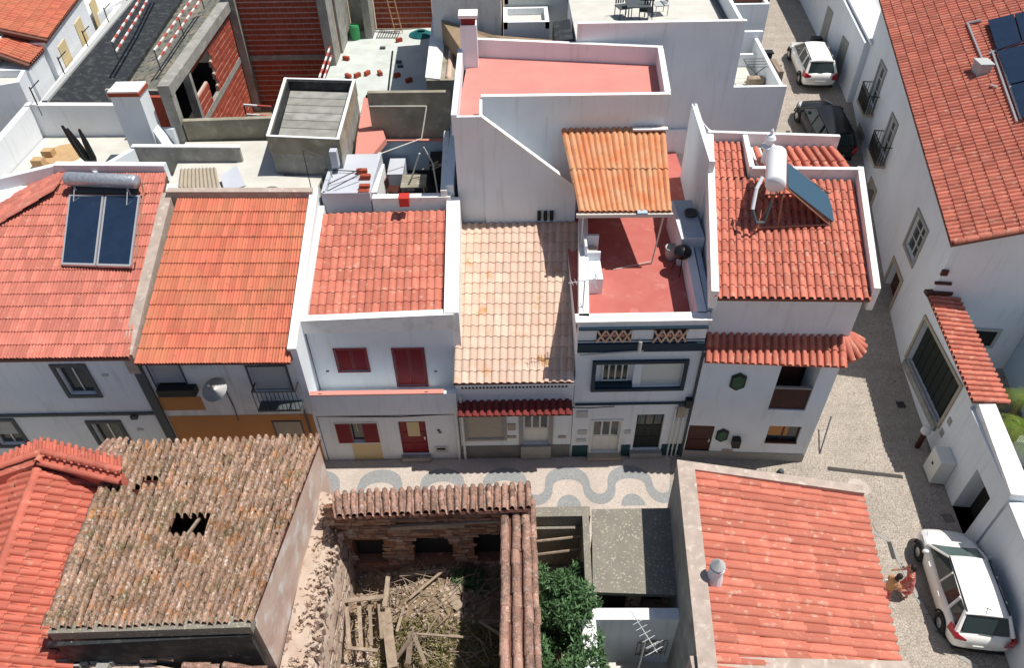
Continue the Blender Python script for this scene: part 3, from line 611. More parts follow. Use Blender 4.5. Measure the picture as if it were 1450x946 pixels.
mb.pwall((X3a-.02, FY-.06), (X3b+.02, FY-.06), zb, zt, zt, .16); BAL = mb.build('balcony_wall', 'white', H3)
MB().pwall((X3a, FY-.06), (X3b-.4, FY-.06), zt+.002, zt+.05, zt+.05, .2).build('balcony_coping', 'pinkpaint', BAL)
MB().fbox(F3, .05, F3.L-.05, zb-.1, zb-.03, 0, .09).build('cornice', 'concrete', H3)
trim(H3, F3, b1, 'whitepaint', .05, .02); window(H3, F3, b1, 'whitepaint', .14, 3, 1)
slatted(H3, F3, b1[0], b1[0]+(b1[1]-b1[0])*.36, b1[2]+.02, b1[3]-.02, 'redpaint', .0, 9)
slatted(H3, F3, b1[1]-(b1[1]-b1[0])*.36, b1[1], b1[2]+.02, b1[3]-.02, 'redpaint', .0, 9)
MB().fbox(F3, b1[0]+.75, b1[1]-.75, (b1[2]+b1[3])/2, b1[3]-.05, -.1, -.08).build('blind', 'ochre_pale', H3)
door(H3, F3, b2, 'redpaint', .12, (2, 3), None)
MB().fbox(F3, b2[0]+.3, b2[0]+.75, b2[3]-.9, b2[3]-.1, -.06, -.05).build('door_notice', 'ochre_pale', H3)
yp = F3.rect(500, 541, 627, 648); MB().fbox(F3, yp[0], yp[1], .02, yp[3]-.05, .002, .01).build('paint_patch', 'ochre_pale', H3)
mr = F3.rect(616, 634, 632, 639.5); MB().fbox(F3, mr[0], mr[1], mr[2], mr[3], 0, .05).build('letter_box', 'alu', H3)
MB().fbox(F3, mr[0]+.08, mr[1]-.08, (mr[2]+mr[3])/2, mr[3]-.05, .05, .06).build('letter_slot', 'black', H3)
for u, v in [(621, 609), (623, 612), (464, 525), (617, 525)]:
    s_, z = F3.sz(u, v); MB().fbox(F3, s_-.05, s_+.05, z-.03, z+.03, 0, .04).build('wall_fitting', 'frame_grey', H3)
downpipe(H3, F3, F3.L-.06, 0, 3.2, 'whitepaint', .045)
MB().fbox(F3, b2[0]-.05, b2[1]+.05, 0, b2[2]-.01, 0, .2).build('door_step', 'concrete', H3)
dk = roof(H3, V3(X3a+.15, 19.3, 6.1), V3(X3b-.12, 19.35, 6.2), V3(X3b-.2, 23.75, 7.4), V3(X3a+.05, 23.65, 7.4), 18, 9, 'tile_pink', 'roman', .055)
mb = MB(); mb.pwall((X3a-.05, 19.1), (X3b+.05, 19.2), 5.7, 6.28, 6.38, .3); mb.build('front_parapet', 'coping', H3)
mb = MB(); mb.pwall((X3b-.02, 19.1), (X3b-.1, 24.2), (4.8, 5.6), 6.42, 7.75, .5); mb.build('right_parapet', 'coping', H3)
mb = MB(); mb.pwall((X3a+.0, 19.1), (X3a+.0, 24.0), (5.8, 6.8), 6.3, 7.6, .28); mb.build('left_parapet', 'coping', H3)
cab = [F3.pt(0.1, zb-.02, .12), F3.pt(1.4, zb-.08, .12), F3.pt(3, zb-.12, .12), F3.pt(4.9, zb-.02, .12)]
loose(MB().path(cab, .022), 'cable', 'black', 'black cable slung under the long balcony wall of the crimson shuttered house', 'cable')
# ---- house 4 : low, cream tiles
H4 = thing('row_house', 'lowest house of the row under pale cream tiles, with a stone framed window', 'house', (0, FY, 0), 'houses in the front row')
X4a, X4b = -1.98, 2.14; F4 = Fac((X4a, FY), (X4b, FY))
c1 = prect(F4, 662, 713, 590, 621, .1); c2 = prect(F4, 741, 777, 588, 629, .22)
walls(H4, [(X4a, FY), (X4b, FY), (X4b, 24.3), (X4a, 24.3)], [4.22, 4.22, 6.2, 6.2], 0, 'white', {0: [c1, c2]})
trim(H4, F4, c1, 'stone_grey', .12, .03); tb('window_panel', H4, F4, (c1[0], c1[1], c1[2], c1[3]), -.04, -.02, 'panel_stone'); 
trim(H4, F4, c2, 'stone_grey', .16, .03, 'door_surround', bottom=False); dd = door(H4, F4, c2, 'whitepaint', .15, (3, 2), (1,))
MB().fbox(F4, .02, F4.L-.02, 0, c2[2]-.05, 0, .03).build('plinth', 'plinth', H4)
MB().fbox(F4, c2[0]-.1, c2[1]+.1, 0, c2[2]-.01, .03, .14).build('door_step', 'stone_grey', H4)
for r in [(719, 730, 600, 609), (718, 731, 617, 620), (790, 801, 617, 620)]:
    q = F4.rect(*r[:2], *r[2:]); MB().fbox(F4, q[0], q[1], q[2], q[3], 0, .03).build('wall_plate', 'stone', H4)
downpipe(H4, F4, .12, 0, 3.6, 'whitepaint', .045)
# band of vents below the eave
zv = F4.rect(650, 810, 544, 549); 
for i in range(30):
    a = .18+i*(F4.L-.36)/30; MB().fbox(F4, a, a+.07, zv[2]-.02, zv[3]+.02, .001, .012).build('vent_slot', 'black', H4)
MB().fbox(F4, 0, F4.L, 4.22, 4.3, -.1, .24).build('gutter', 'coping', H4)
p0 = F4.sz(645, 577)[1]; st = roof(H4, F4.pt(.02, p0+.05, .5), F4.pt(F4.L-.05, p0+.05, .5), F4.pt(F4.L-.05, p0+.28, 0), F4.pt(.02, p0+.28, 0), 16, 1, 'tile_dark', 'barrel', .06, t=.06, name='canopy_roof')
dk = roof(H4, V3(X4a-.05, 17.7, 4.4), V3(X4b-.05, 17.7, 4.4), V3(2.66, 24.25, 6.45), V3(-1.98, 24.25, 6.45), 16, 15, 'tile_cream', 'roman', .06)
loose(MB().path([F4.pt(2.95, p0-.12, .05), F4.pt(3.3, p0-.02, .08), F4.pt(4.1, p0+.0, .1), F4.pt(4.6, p0-.05, .1), F4.pt(5.6, p0+.02, .1)], .018), 'cable', 'black', 'black cable looping between the cream roofed and dark blue trimmed houses', 'cable')
# ---- house 5 : dark blue trim, red terrace
H5 = thing('row_house', 'house with dark blue trim, lattice parapet and red roof terrace', 'house', (4.3, FY, 0), 'houses in the front row')
X5a, X5b = 2.16, 6.36; F5 = Fac((X5a, FY), (X5b, FY))
d1 = prect(F5, 838, 877, 596, 641, .2); d2 = prect(F5, 899, 937, 587, 637, .22); d3 = prect(F5, 843, 966, 513, 548, .3)
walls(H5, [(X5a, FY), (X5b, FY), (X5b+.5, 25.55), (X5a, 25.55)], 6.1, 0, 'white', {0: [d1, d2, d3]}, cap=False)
MB().add([(X5a, FY, 6.1), (X5b, FY, 6.1), (X5b+.5, 25.55, 6.1), (X5a, 25.55, 6.1)], [[0, 1, 2, 3]]).build('terrace_floor', 'terrace_red', H5)
trim(H5, F5, d3, 'bluepaint', .13, .1)
sm = d3[0]+(d3[1]-d3[0])*.44; wr = [d3[0]+.25, sm-.15, d3[2]+.18, d3[3]-.2]
MB().fbox(F5, d3[0], sm+.2, d3[2], d3[3], -.28, -.2).build('recess_panel', 'white', H5)
window(H5, F5, wr, 'whitepaint', .19, 4, 1); MB().fbox(F5, d3[0]+.02, sm, d3[2], d3[2]+.12, -.2, .02).build('sill', 'bluepaint', H5)
MB().fbox(F5, sm, sm+.28, d3[2], d3[3], -.2, -.02).build('pier', 'white', H5); roller(H5, F5, sm+.3, d3[1]-.02, d3[2]+.02, d3[3]-.02, 'whitepaint', -.1)
z1 = F5.sz(890, 571)[1]; tb('string_band', H5, F5, (.05, F5.L-.2, z1-.04, z1+.04), 0, .06, 'bluepaint')
rr = F5.rect(818, 1000, 485, 494); tb('band', H5, F5, (0, F5.L, rr[2]-.05, rr[3]+.02), 0, .1, 'bluepaint')
rl = F5.rect(820, 1000, 464, 484)
for a, b in ((845, 894), (925.5, 972)):
    q = F5.rect(a, b, 466, 483); s0, s1, zz0, zz1 = q; o = MB().fbox(F5, s0, s1, zz0, zz1, .002, .01).build('lattice_opening', 'black', H5); n = 4
    for i in range(n):
        for sgn in (0, 1):
            for dz in (0,):
                xa, xb = s0+(s1-s0)*i/n, s0+(s1-s0)*(i+1)/n; za, zb2 = (zz0, zz1) if sgn else (zz1, zz0)
                P, Q = F5.pt(xa, za, .035+.012*sgn), F5.pt(xb, zb2, .035+.012*sgn); MB().tube(P, Q, .045, n=4).build('lattice_brick', 'tile_cream', o)
    for i in range(n-1):
        c = F5.pt(s0+(s1-s0)*(i+1)/n, (zz0+zz1)/2, .03); MB().ball(c, .09, 4, 2, (1, .3, 1)).build('lattice_tile', 'pinkpaint', o)
zp = F5.sz(900, 458)[1]; zbt = rl[3]+.03
tb('top_band', H5, F5, (0, F5.L, zbt-.04, zbt+.02), .0, .1, 'bluepaint')
mb = MB(); mb.pwall((X5a, FY+.0), (X5b, FY+.0), 6.05, 6.85, 6.85, .3, 1); mb.build('front_parapet', 'white', H5)
mb = MB().pwall((X5a-.1, FY-.02), (X5b+.1, FY-.02), 6.852, 6.93, 6.93, .42, 1); mb.build('parapet_coping', 'coping', H5)
mb = MB(); mb.pwall((X5a+.02, 18.26), (X5a+.5, 24.5), 4, 6.93, 6.93, .34, -1); mb.build('left_parapet', 'coping', H5)
mb = MB(); mb.pwall((X5b, 18.3), (X5b+.35, 23.8), 4, 6.93, 6.93, .3, 1); mb.build('right_parapet', 'white', H5)
MB().pwall((X5b+.02, 18.42), (X5b+.42, 23.9), 6.932, 6.96, 6.96, .18, -1).build('blue_ledge', 'blue_wall', H5)
dA = door(H5, F5, d1, 'whitepaint', .14, (3, 2), (1,)); MB().fbox(F5, d1[0], d1[1], d1[3]-.02, d1[3]+.28, -.1, -.02).build('fanlight', 'glass', H5)
MB().fbox(F5, d1[0]-.12, d1[1]+.12, 0, d1[2]-.01, 0, .28).build('door_step', 'stone', H5); trim(H5, F5, d1, 'whitepaint', .07, .03, 'door_surround', False)
dB = door(H5, F5, d2, 'green_d', .16, (3, 3), (2,), handle=0); MB().fbox(F5, d2[0]-.1, d2[1]+.1, 0, d2[2]-.01, 0, .2).build('door_step', 'stone_grey', H5)
pb = F5.sz(880, 630)[1]
for s0, s1 in ((.05, d1[0]-.12), (d1[1]+.12, d2[0]-.1), (d2[1]+.1, F5.L-.02)): MB().fbox(F5, s0, s1, 0.01, pb, 0, .025).build('painted_base', 'teal', H5)
for r in [(816, 832, 582, 591), (818, 831, 609, 615), (816, 830, 621, 625), (884, 893, 609, 614)]:
    q = F5.rect(*r); MB().fbox(F5, q[0], q[1], q[2], q[3], 0, .03).build('wall_plate', 'shutter_grey', H5)
for k in range(3): downpipe(H5, F5, F5.L-.5+k*.16, 0, z1-.3-.05*k, 'whitepaint', .03, .06)
bxx = F5.rect(959, 971, 573, 588); MB().fbox(F5, bxx[0], bxx[1], bxx[2], bxx[3], 0, .12).build('meter_box', 'stone', H5)
lt = F5.rect(970, 978, 562, 572); MB().fbox(F5, lt[0], lt[1], lt[2], lt[3], 0, .22).build('wall_lantern', 'black', H5)
q = F5.rect(905, 911, 486, 494); MB().tube(F5.pt(q[0], q[2], .12), F5.pt(q[0], q[3]+.2, .12), .07, n=8).build('spout', 'alu', H5)
MB().tube(F5.pt(.1, 5.55, .12), F5.pt(2.2, 5.7, .12), .03).build('conduit', 'shutter_grey', H5)
downpipe(H5, F5, F5.L+.04, .0, 5.6, 'frame_grey', .05)
# pergola on the terrace
PG = thing('pergola_roof', 'orange corrugated awning roof over the red roof terrace', 'awning', (4, 22, 6.1))
pa, pb_, pc, pd = at(820, 301, 8.35), at(951, 300, 8.35), at(942, 184, 9.62), at(795, 185, 9.62)
shd = MB().slabp([pa, pb_, pc, pd], .03).build('roof', 'tile_perg', PG); tiles(shd, pa, pb_, pc, pd, 17, 2, 'tile_perg', 'sheet', .06)
MB().pwall(pa+V3(-.1, -.06, 0), pb_+V3(.05, -.06, 0), 8.2, 8.33, 8.33, .1).build('gutter', 'pole', PG)
MB().tube(pb_+V3(-.25, 0, -.1), (pb_.x-.45, pb_.y, 6.1), .03).tube(pa+V3(.15, 0, -.1), (pa.x+.15, pa.y, 6.1), .03).tube((pb_.x-.45, pb_.y+.1, 6.12), (pb_.x-1.9, pb_.y-.35, 6.12), .018).build('post', 'pole', PG)
# terrace furniture: barbecue, fireplace, basin
bq = at(966, 360, 6.9); BQ = thing('kettle_barbecue', 'round black kettle barbecue on the red terrace', 'barbecue', (bq.x, bq.y, 6.1))
BQ_l = [MB().ball((bq.x, bq.y, 7.0), .33, 16, 8, (1, 1, .8)).build('bowl', 'carblack', BQ, smooth=True)]
for k in range(3):
    a = k*2.1+.4; MB().tube((bq.x+.15*math.cos(a), bq.y+.15*math.sin(a), 6.8), (bq.x+.3*math.cos(a), bq.y+.3*math.sin(a), 6.1), .018).build('leg', 'black', BQ)
MB().tube((bq.x-.06, bq.y, 7.28), (bq.x+.06, bq.y, 7.32), .025).build('handle', 'black', BQ)
gl = at(952, 350, 6.6); loose(MB().lathe((gl.x, gl.y, 6.1), [(.2, 0), (.26, .5), (.24, .52), (.18, .1), (.01, .08)], 14), 'glass_bucket', 'shutter_grey', 'grey bin standing against the kettle barbecue on the red terrace', 'bin', smooth=True)
fp = thing('masonry_fireplace', 'white masonry grill against the left parapet of the red terrace', 'fireplace', (2.95, 20.9, 6.1))
x = at(840, 370, 6.9).x; ya, yb = at(840, 397, 6.7).y, at(840, 348, 7.0).y
MB().box(x-.28, x+.28, ya, yb-.5, 6.1, 6.75).build('counter', 'white', fp); mb = MB().box(x-.28, x-.2, yb-.5, yb+.3, 6.1, 7.35).box(x-.2, x+.28, yb+.2, yb+.3, 6.1, 7.3).box(x-.2, x+.28, yb-.55, yb-.45, 6.1, 7.1); mb.build('hood', 'white', fp)
MB().box(x-.18, x+.2, yb-.4, yb+.1, 6.1, 6.9).build('hearth', 'stone', fp)
MB().box(6.12, 6.95, 21.9, 24.4, 6.1, 7.3).build('masonry_counter', 'white', H5); MB().box(6.25, 6.95, 22.0, 24.4, 7.301, 7.32).build('counter_top', 'blue_wall', H5)
p = at(978, 304, 7.33); loose(MB().lathe((p.x, p.y, 7.325), [(.2, 0), (.26, .14), (.23, .14), (.17, .04), (.01, .03)], 14), 'round_basin', 'frame_grey', 'dark round basin on the pale blue ledge beside the terrace', 'basin', smooth=True)
p = at(910, 303, 8.3); loose(MB().box(p.x-.2, p.x+.15, p.y-.15, p.y+.05, 8.36, 8.44), 'cloth_bundle', 'blue_wall', 'small pale blue bundle caught on the awning gutter', 'cloth')
# TV antenna on the left parapet
def antenna(name, base, h, label, dirv=(-1, .2, 0), n=7, L=.9):
    T = thing(name, label, 'antenna', base); b = Vector(base); t = b+V3(0, 0, h); d = Vector(dirv).normalized(); c = d.cross(V3(0, 0, 1))
    MB().tube(b, t, .022).build('mast', 'pole', T); mb = MB().tube(t-d*L*.4, t+d*L*.6, .014)
    for i in range(n): p = t-d*L*.35+d*L*.95*i/n; mb.tube(p-c*(.22-.012*i), p+c*(.22-.012*i), .009, n=4)
    mb.tube(t-d*.35+V3(0, 0, .2)-c*.25, t-d*.35+V3(0, 0, .2)+c*.25, .012).tube(t-d*.35-V3(0, 0, .2)-c*.25, t-d*.35-V3(0, 0, .2)+c*.25, .012).tube(t-d*.35-V3(0, 0, .22), t-d*.35+V3(0, 0, .22), .012)
    mb.build('aerial', 'alu', T); return T
antenna('television_antenna', (2.35, 18.7, 6.93), 1.1, 'silver television antenna on the left parapet of the red terrace', (-1, -.2, 0))
# ---- house 6 : corner house with evacuated tube heater
H6 = thing('corner_house', 'white corner house with curved tile porch strip and dark hexagon ornaments', 'house', (8.6, 17.8, 0), 'houses in the front row')
F6 = Fac((6.42, 17.82), (10.95, 17.52))
e1 = prect(F6, 972, 1008, 603, 642, .15); e2 = prect(F6, 1098, 1153, 513, 581, 1.0); e3 = prect(F6, 1086, 1132, 604, 627, .2)
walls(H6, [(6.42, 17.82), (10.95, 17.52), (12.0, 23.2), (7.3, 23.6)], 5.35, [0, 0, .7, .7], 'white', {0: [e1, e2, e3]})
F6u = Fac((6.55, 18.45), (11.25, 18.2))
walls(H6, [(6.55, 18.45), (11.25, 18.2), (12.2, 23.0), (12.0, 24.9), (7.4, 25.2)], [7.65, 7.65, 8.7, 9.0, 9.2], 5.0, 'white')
MB().fbox(F6, .02, F6.L-.02, 0, .45, 0, .03).build('plinth', 'stone_grey', H6)
dd = door(H6, F6, e1, 'brown', .1, (1, 2), None, handle=1); window(H6, F6, e3, 'brown', .14, 2, 1)
MB().fbox(F6, e3[0]+.06, e3[1]-.4, e3[2]+.3, e3[3]-.08, -.12, -.115).build('curtain', 'orange_wall', H6)
MB().fbox(F6, e3[0], e3[1], e3[2]-.02, e3[2]+.05, -.14, .04).build('sill', 'brown', H6)
slatted(H6, F6, e2[0]+.02, e2[1]-.02, e2[2]+.02, e2[2]+1.05, 'brown', -.08, 8, 'balustrade'); MB().fbox(F6, e2[0], e2[1], e2[2]+1.06, e2[2]+1.12, -.12, -.02).build('handrail', 'stone_grey', H6)
MB().fbox(F6, e2[0]+.1, e2[0]+1.1, e2[2], e2[3]-.1, -.98, -.9).build('balcony_door', 'brown', H6)
for (u, v, hh) in ((1045, 540, .85), (1022.5, 616, .72)):
    s_, z = F6.sz(u, v); w_ = hh*.3
    for k, (sc, m_, o_) in enumerate(((1, 'black', .05), (.75, 'green_hex', .07))):
        P = [(0, hh*.5), (w_, hh*.3), (w_, -hh*.3), (0, -hh*.5), (-w_, -hh*.3), (-w_, hh*.3)]
        mb = MB(); n = 6; vs = [F6.pt(s_+a*sc, z+b*sc, o_) for a, b in P]+[F6.pt(s_+a*sc, z+b*sc, 0) for a, b in P]
        mb.add(vs, [list(range(5, -1, -1))]+[[i, (i+1) % 6, (i+1) % 6+6, i+6] for i in range(6)]); o = mb.build('hexagon_ornament' if k == 0 else 'ornament_glass', m_, H6 if k == 0 else o)
q = F6.rect(1036, 1047, 618, 628); MB().fbox(F6, q[0], q[1], q[2], q[3], 0, .25).build('wall_planter', 'black', H6)
q = F6.rect(1022, 1037, 636, 640); MB().fbox(F6, q[0], q[1], q[2], q[3], 0, .03).build('letter_plate', 'stone', H6)
# porch strip of tiles, curving round the corner
eL = at(1001, 508, 5.35); eR = V3(11.0, 17.25, 5.35); uL = V3(6.55, 18.5, 5.85); uR = V3(11.15, 18.25, 5.85)
dk = roof(H6, V3(6.4, 17.6, 5.35), eR, uR, uL, 19, 2, 'tile_pink', 'barrel', .075, t=.08, name='porch_roof', deckm='tile_pink')
cc0 = V3(11.05, 18.45, 5.87)
for k in range(6):
    a = math.radians(-95+k*20); r = .9
    caps(dk, cc0+V3(math.cos(a)*.1, math.sin(a)*.1, 0), cc0+V3(math.cos(a)*r, math.sin(a)*r, -.5), .13, 'tile_pink', .6)
MB().prism([cc0-V3(0, 0, .05)]+[cc0+V3(math.cos(a)*.9, math.sin(a)*.9, -.52) for a in np.radians(np.linspace(-110, 40, 12))], 5.2).build('porch_corner', 'tile_pink', H6)
# roof: front field, then the raised left strip
dk = roof(H6, V3(6.4, 18.1, 7.72), V3(11.3, 17.9, 7.72), V3(12.15, 23.0, 8.85), V3(7.3, 23.3, 8.85), 20, 11, 'tile_pink', 'barrel', .06)
tiles(dk, V3(7.3, 23.35, 8.86), V3(8.45, 23.3, 8.86), V3(8.65, 25.1, 9.25), V3(7.55, 25.2, 9.25), 5, 4, 'tile_pink', 'barrel', .06)
MB().slabp([V3(7.3, 23.3, 8.85), V3(8.5, 23.2, 8.85), V3(8.65, 25.1, 9.22), V3(7.5, 25.2, 9.22)], .1).build('roof', 'deck', H6)
mb = MB(); mb.pwall((6.4, 18.1), (7.45, 25.3), (7.3, 9), 8.0, 9.6, .24); LP = mb.build('left_parapet', 'coping', H6)
mb = MB(); mb.pwall((11.42, 18.0), (12.4, 23.3), (7.2, 8.3), 8.1, 9.3, .2); mb.build('right_parapet', 'coping', H6)
mb = MB(); mb.pwall((8.6, 23.4), (12.45, 23.2), 8.4, 9.28, 9.28, .18); mb.pwall((8.6, 23.4), (8.75, 25.4), 8.4, 9.3, 9.6, .18); mb.pwall((7.4, 25.4), (12.2, 25.1), 8, 9.65, 9.55, .16); mb.build('ridge_parapet', 'coping', H6)
sb = roof(H6, V3(8.8, 23.55, 8.75), V3(12.5, 23.35, 8.75), V3(12.15, 24.9, 9.05), V3(8.75, 25.0, 9.05), 11, 2, 'tile_pink', 'barrel', .09, name='rear_roof')
# scrolled wall between terrace and corner house
a = at(985, 160, 9.7); mb = MB(); mb.pwall((7.12, 23.3), (7.42, 28.1), 6, 9.6, 9.45, .2); sw = mb.build('scrolled_wall', 'white', H6)
base = V3(7.55, 25.6, 9.6); mb = MB()
for k in range(10):
    t0, t1 = k/10, (k+1)/10; h = lambda t: 1.35*(1-t)**1.8+.05
    mb.pwall((7.4+1.1*t0, 28.0), (7.4+1.1*t1, 28.0), 5, 8.15+h(t0), 8.15+h(t1), .26)
mb.build('scroll_end', 'white', H6)
# decorated white chimney
ch = at(1089, 205, 9.7); CHM = thing('chimney', 'slender white turned chimney on the corner house roof', 'chimney', (ch.x, ch.y, 9.0))
MB().lathe((ch.x, ch.y, 9.0), [(.17, 0), (.15, .55), (.26, .6), (.26, .66), (.12, .72), (.16, .8), (.2, .95), (.14, 1.06), (.05, 1.12), (.07, 1.2), (.05, 1.28), (.01, 1.34)], 14).build('shaft', 'white', CHM, smooth=False)
# evacuated tube solar heater
SH = thing('solar_water_heater', 'white cylinder tank above a slanted blue tube collector on the corner house roof', 'solar heater', (9.2, 21, 8.4))
tA, tB = at(1097, 250, 9.9), at(1097, 250, 9.9); tA = at(1098, 262, 10.0); tB = at(1100, 216, 10.0)
MB().lathe(tA, [(.02, -.03), (.28, -.02), (.32, .04), (.33, .1), (.33, (tB-tA).length-.1), (.28, (tB-tA).length), (.02, (tB-tA).length+.03)], 22, tB-tA).build('tank', 'tankw', SH, smooth=True)
q0, q1 = at(1117, 262, 9.85), at(1114, 235, 9.85); k0, k1 = at(1175, 320, 8.55), at(1181, 288, 8.6)
q0 = at(1115, 267, 9.95); q1 = at(1114, 233, 9.95); k0 = q0+V3(1.8, 0, -1.35); k1 = q1+V3(1.8, 0, -1.35)
cl = MB().slabp([q0, k0, k1, q1], .04).build('collector', 'steel', SH); nn = (k0-q0).cross(q1-q0).normalized(); 
for i in range(14):
    f = (i+.5)/14; a = q0+(q1-q0)*f+nn*.05; b = k0+(k1-k0)*f+nn*.05; MB().tube(a, b, .052, n=6).build('glass_tube', 'panel2', cl)
zr = lambda p: 7.9+(p.y-18)*.2
mb = MB()
for q, kk in ((q0, k0), (q1, k1)):
    back = V3(q.x-.75, q.y-.1, zr(q)+.05); mb.tube(q+V3(-.3, 0, -.1), back, .028).tube(V3(q.x, q.y, q.z), V3(kk.x, kk.y, zr(kk)), .028).tube(back, V3(kk.x, kk.y, zr(kk)+.05), .028).tube(q+V3(-.1, 0, -.1), V3(q.x, q.y-.05, zr(q)+.05), .028)
mb.build('frame', 'steel', SH)
pp = [tA+V3(-.35, .35, .1), tA+V3(-.55, .1, -.2), tA+V3(-.65, -.25, -.75), tA+V3(-.5, -.45, -1.15), tA+V3(-.2, -.35, -1.2), tA+V3(-.05, -.15, -.5)]
MB().path(pp[:3], .065, 8).build('insulated_pipe', 'tankw', SH); MB().path(pp[2:], .055, 8).build('insulated_pipe', 'frame_grey', SH)
# ================================================================ MIDDLE: behind the row
# ---- pink terrace house with stair wall
HM = thing('terrace_house', 'tall white house with a faded pink roof terrace and diagonal stair wall', 'house', (2, 27.5, 0))
walls(HM, [(-1.95, 24.42), (-.93, 24.42), (-.93, 25.75), (5.78, 25.7), (6.14, 29.85), (-1.62, 31.1)], 10.3, 0, 'white', cap=False)
MB().add([(-1.95, 24.42, 10.3), (-.93, 24.42, 10.3), (-.93, 25.75, 10.3), (5.78, 25.7, 10.3), (6.14, 29.85, 10.3), (-1.62, 31.1, 10.3)], [[0, 1, 2, 3, 4, 5]]).build('terrace_floor', 'terrace_pink', HM)
mb = MB(); mb.pwall((-1.95, 24.4), (-.93, 24.4), 10.2, 10.9, 10.9, .12); mb.pwall((-.93, 24.4), (2.5, 24.4), 5, 10.88, 8.0, .16); mb.pwall((-.93, 24.48), (-.93, 25.7), 10.2, 10.9, 10.95, .1, 1); mb.build('stair_wall', 'white', HM)
mb = MB(); mb.pwall((-.93, 24.37), (2.5, 24.37), (10.88, 8.0), 10.93, 8.05, .24); mb.build('stair_coping', 'coping', HM)
ss = MB()
for i in range(12): 
    x = -.8+i*.27; ss.box(x, x+.27, 24.5, 25.6, 5.5, 9.3-i*.2)
ss.build('stairs', 'white', HM)
mb = MB(); mb.pwall((-.93, 25.72), (5.78, 25.67), 10.2, 11.0, 11.0, .16); mb.build('front_parapet', 'white', HM)
mb = MB(); mb.pwall((5.78, 25.6), (6.14, 29.9), 10.2, 11, 11.0, .18); mb.pwall((6.2, 29.9), (-1.6, 31.1), 10.2, 11, 11.0, .18); mb.pwall((-1.9, 24.35), (-1.9, 30.2), 10.2, 10.98, 10.98, .2); mb.build('parapet', 'white', HM)
mb = MB(); mb.pwall((-.98, 25.72), (5.85, 25.67), 11.002, 11.04, 11.04, .2); mb.pwall((5.78, 25.8), (6.14, 29.75), 11.002, 11.04, 11.04, .22); mb.pwall((6.25, 29.88), (-1.6, 31.1), 11.002, 11.045, 11.045, .2); mb.build('coping', 'coping', HM)
CM = thing('chimney', 'white square chimney with a dark red vent band behind the pink terrace', 'chimney', (-1.55, 30.2, 10.3))
MB().box(-1.85, -1.2, 29.9, 30.5, 10.2, 12.0).build('shaft', 'white', CM); MB().box(-1.8, -1.25, 29.95, 30.45, 12.0, 12.28).build('vent_band', 'redpaint', CM); MB().box(-1.9, -1.15, 29.85, 30.55, 12.28, 12.4).build('cap', 'coping', CM)
for i in range(3):
    p = at(765+i*11, 303, 7); x = at(764+i*9, 303, 7.1).x
    MB().box(x-.07, x+.07, 24.2, 24.32, 6.62, 7.0).build('vent_slot', 'black', HM)
# east passage with red floor and the end wall
mb = MB().box(5.95, 7.5, 25.6, 30.4, 0, 6.1); EP = mb.build('passage_floor', 'terrace_red', H5)
mb = MB(); mb.pwall((5.9, 30.35), (7.9, 30.35), 6, 7.15, 7.15, .14); mb.build('end_wall', 'white', H5)
MB().box(4.6, 5.9, 25.4, 25.6, 9.7, 9.76).build('shelf', 'coping', HM)
# ---- big grey-white wall house behind
GY = 30.5
H7 = thing('flat_roofed_house', 'large white house showing a blank shaded wall, pale terrace with garden chairs on top', 'house', (6.5, 32, 0))
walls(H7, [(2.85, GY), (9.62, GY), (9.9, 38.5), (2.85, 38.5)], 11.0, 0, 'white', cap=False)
MB().add([(2.85, GY, 11), (9.62, GY, 11), (9.9, 38.5, 11), (2.85, 38.5, 11)], [[0, 1, 2, 3]]).build('terrace_floor', 'floor_pale', H7)
mb = MB(); mb.pwall((2.85, GY+.09), (9.62, GY+.09), 11.0, 11.75, 11.75, .18); mb.pwall((9.55, GY), (9.8, 38.5), 10.9, 11.75, 11.75, .16, 1); mb.build('parapet', 'white', H7)
MB().pwall((2.85, GY+.09), (9.65, GY+.09), 11.752, 11.79, 11.79, .22).build('coping', 'coping', H7)
walls(H7, [(9.62, GY), (11.9, GY), (12.2, 37.5), (9.7, 37.5)], 7.9, 0, 'white', cap=False, name='yard_wall')
MB().add([(9.62, GY, 7.9), (11.9, GY, 7.9), (12.2, 37.5, 7.9), (9.7, 37.5, 7.9)], [[0, 1, 2, 3]]).build('yard_floor', 'floor_pale', H7)
mb = MB(); mb.pwall((9.62, GY+.08), (11.9, GY+.08), 7.9, 9.0, 9.0, .16); mb.pwall((11.85, GY+.1), (12.1, 36.3), 7.8, 8.9, 8.9, .16, 1); mb.build('yard_parapet', 'white', H7)
mb = MB(); mb.pwall((9.7, 35.2), (12.1, 35.2), 7.9, 8.5, 8.5, .16); mb.pwall((9.7, 36.2), (12.3, 36.2), 7.9, 9.2, 9.2, .2); mb.build('yard_step_wall', 'white', H7)
# things in the yard
p = at(1080, 95, 8.6); DR = thing('clothes_airer', 'folding clothes airer in the small white yard beside the street', 'clothes airer', (p.x, p.y, 7.9))
mb = MB()
for k in range(4): mb.tube((p.x-.8, p.y+.5-.3*k, 8.8), (p.x+.3, p.y+.5-.3*k, 8.8), .015, n=4)
mb.tube((p.x-.8, p.y+.5, 8.8), (p.x-.8, p.y-.4, 8.8), .02).tube((p.x+.3, p.y+.5, 8.8), (p.x+.3, p.y-.4, 8.8), .02); mb.build('rack', 'frame_grey', DR)
MB().tube((p.x-.8, p.y, 8.8), (p.x+.2, p.y, 7.9), .02).tube((p.x+.3, p.y, 8.8), (p.x-.7, p.y, 7.9), .02).build('leg', 'frame_grey', DR)
p = at(1070, 112, 8.2); loose(MB().box(p.x-.35, p.x+.35, p.y-.2, p.y+.2, 7.9, 8.3), 'wooden_crate', 'wood', 'wooden crate under the clothes airer in the white yard', 'crate')
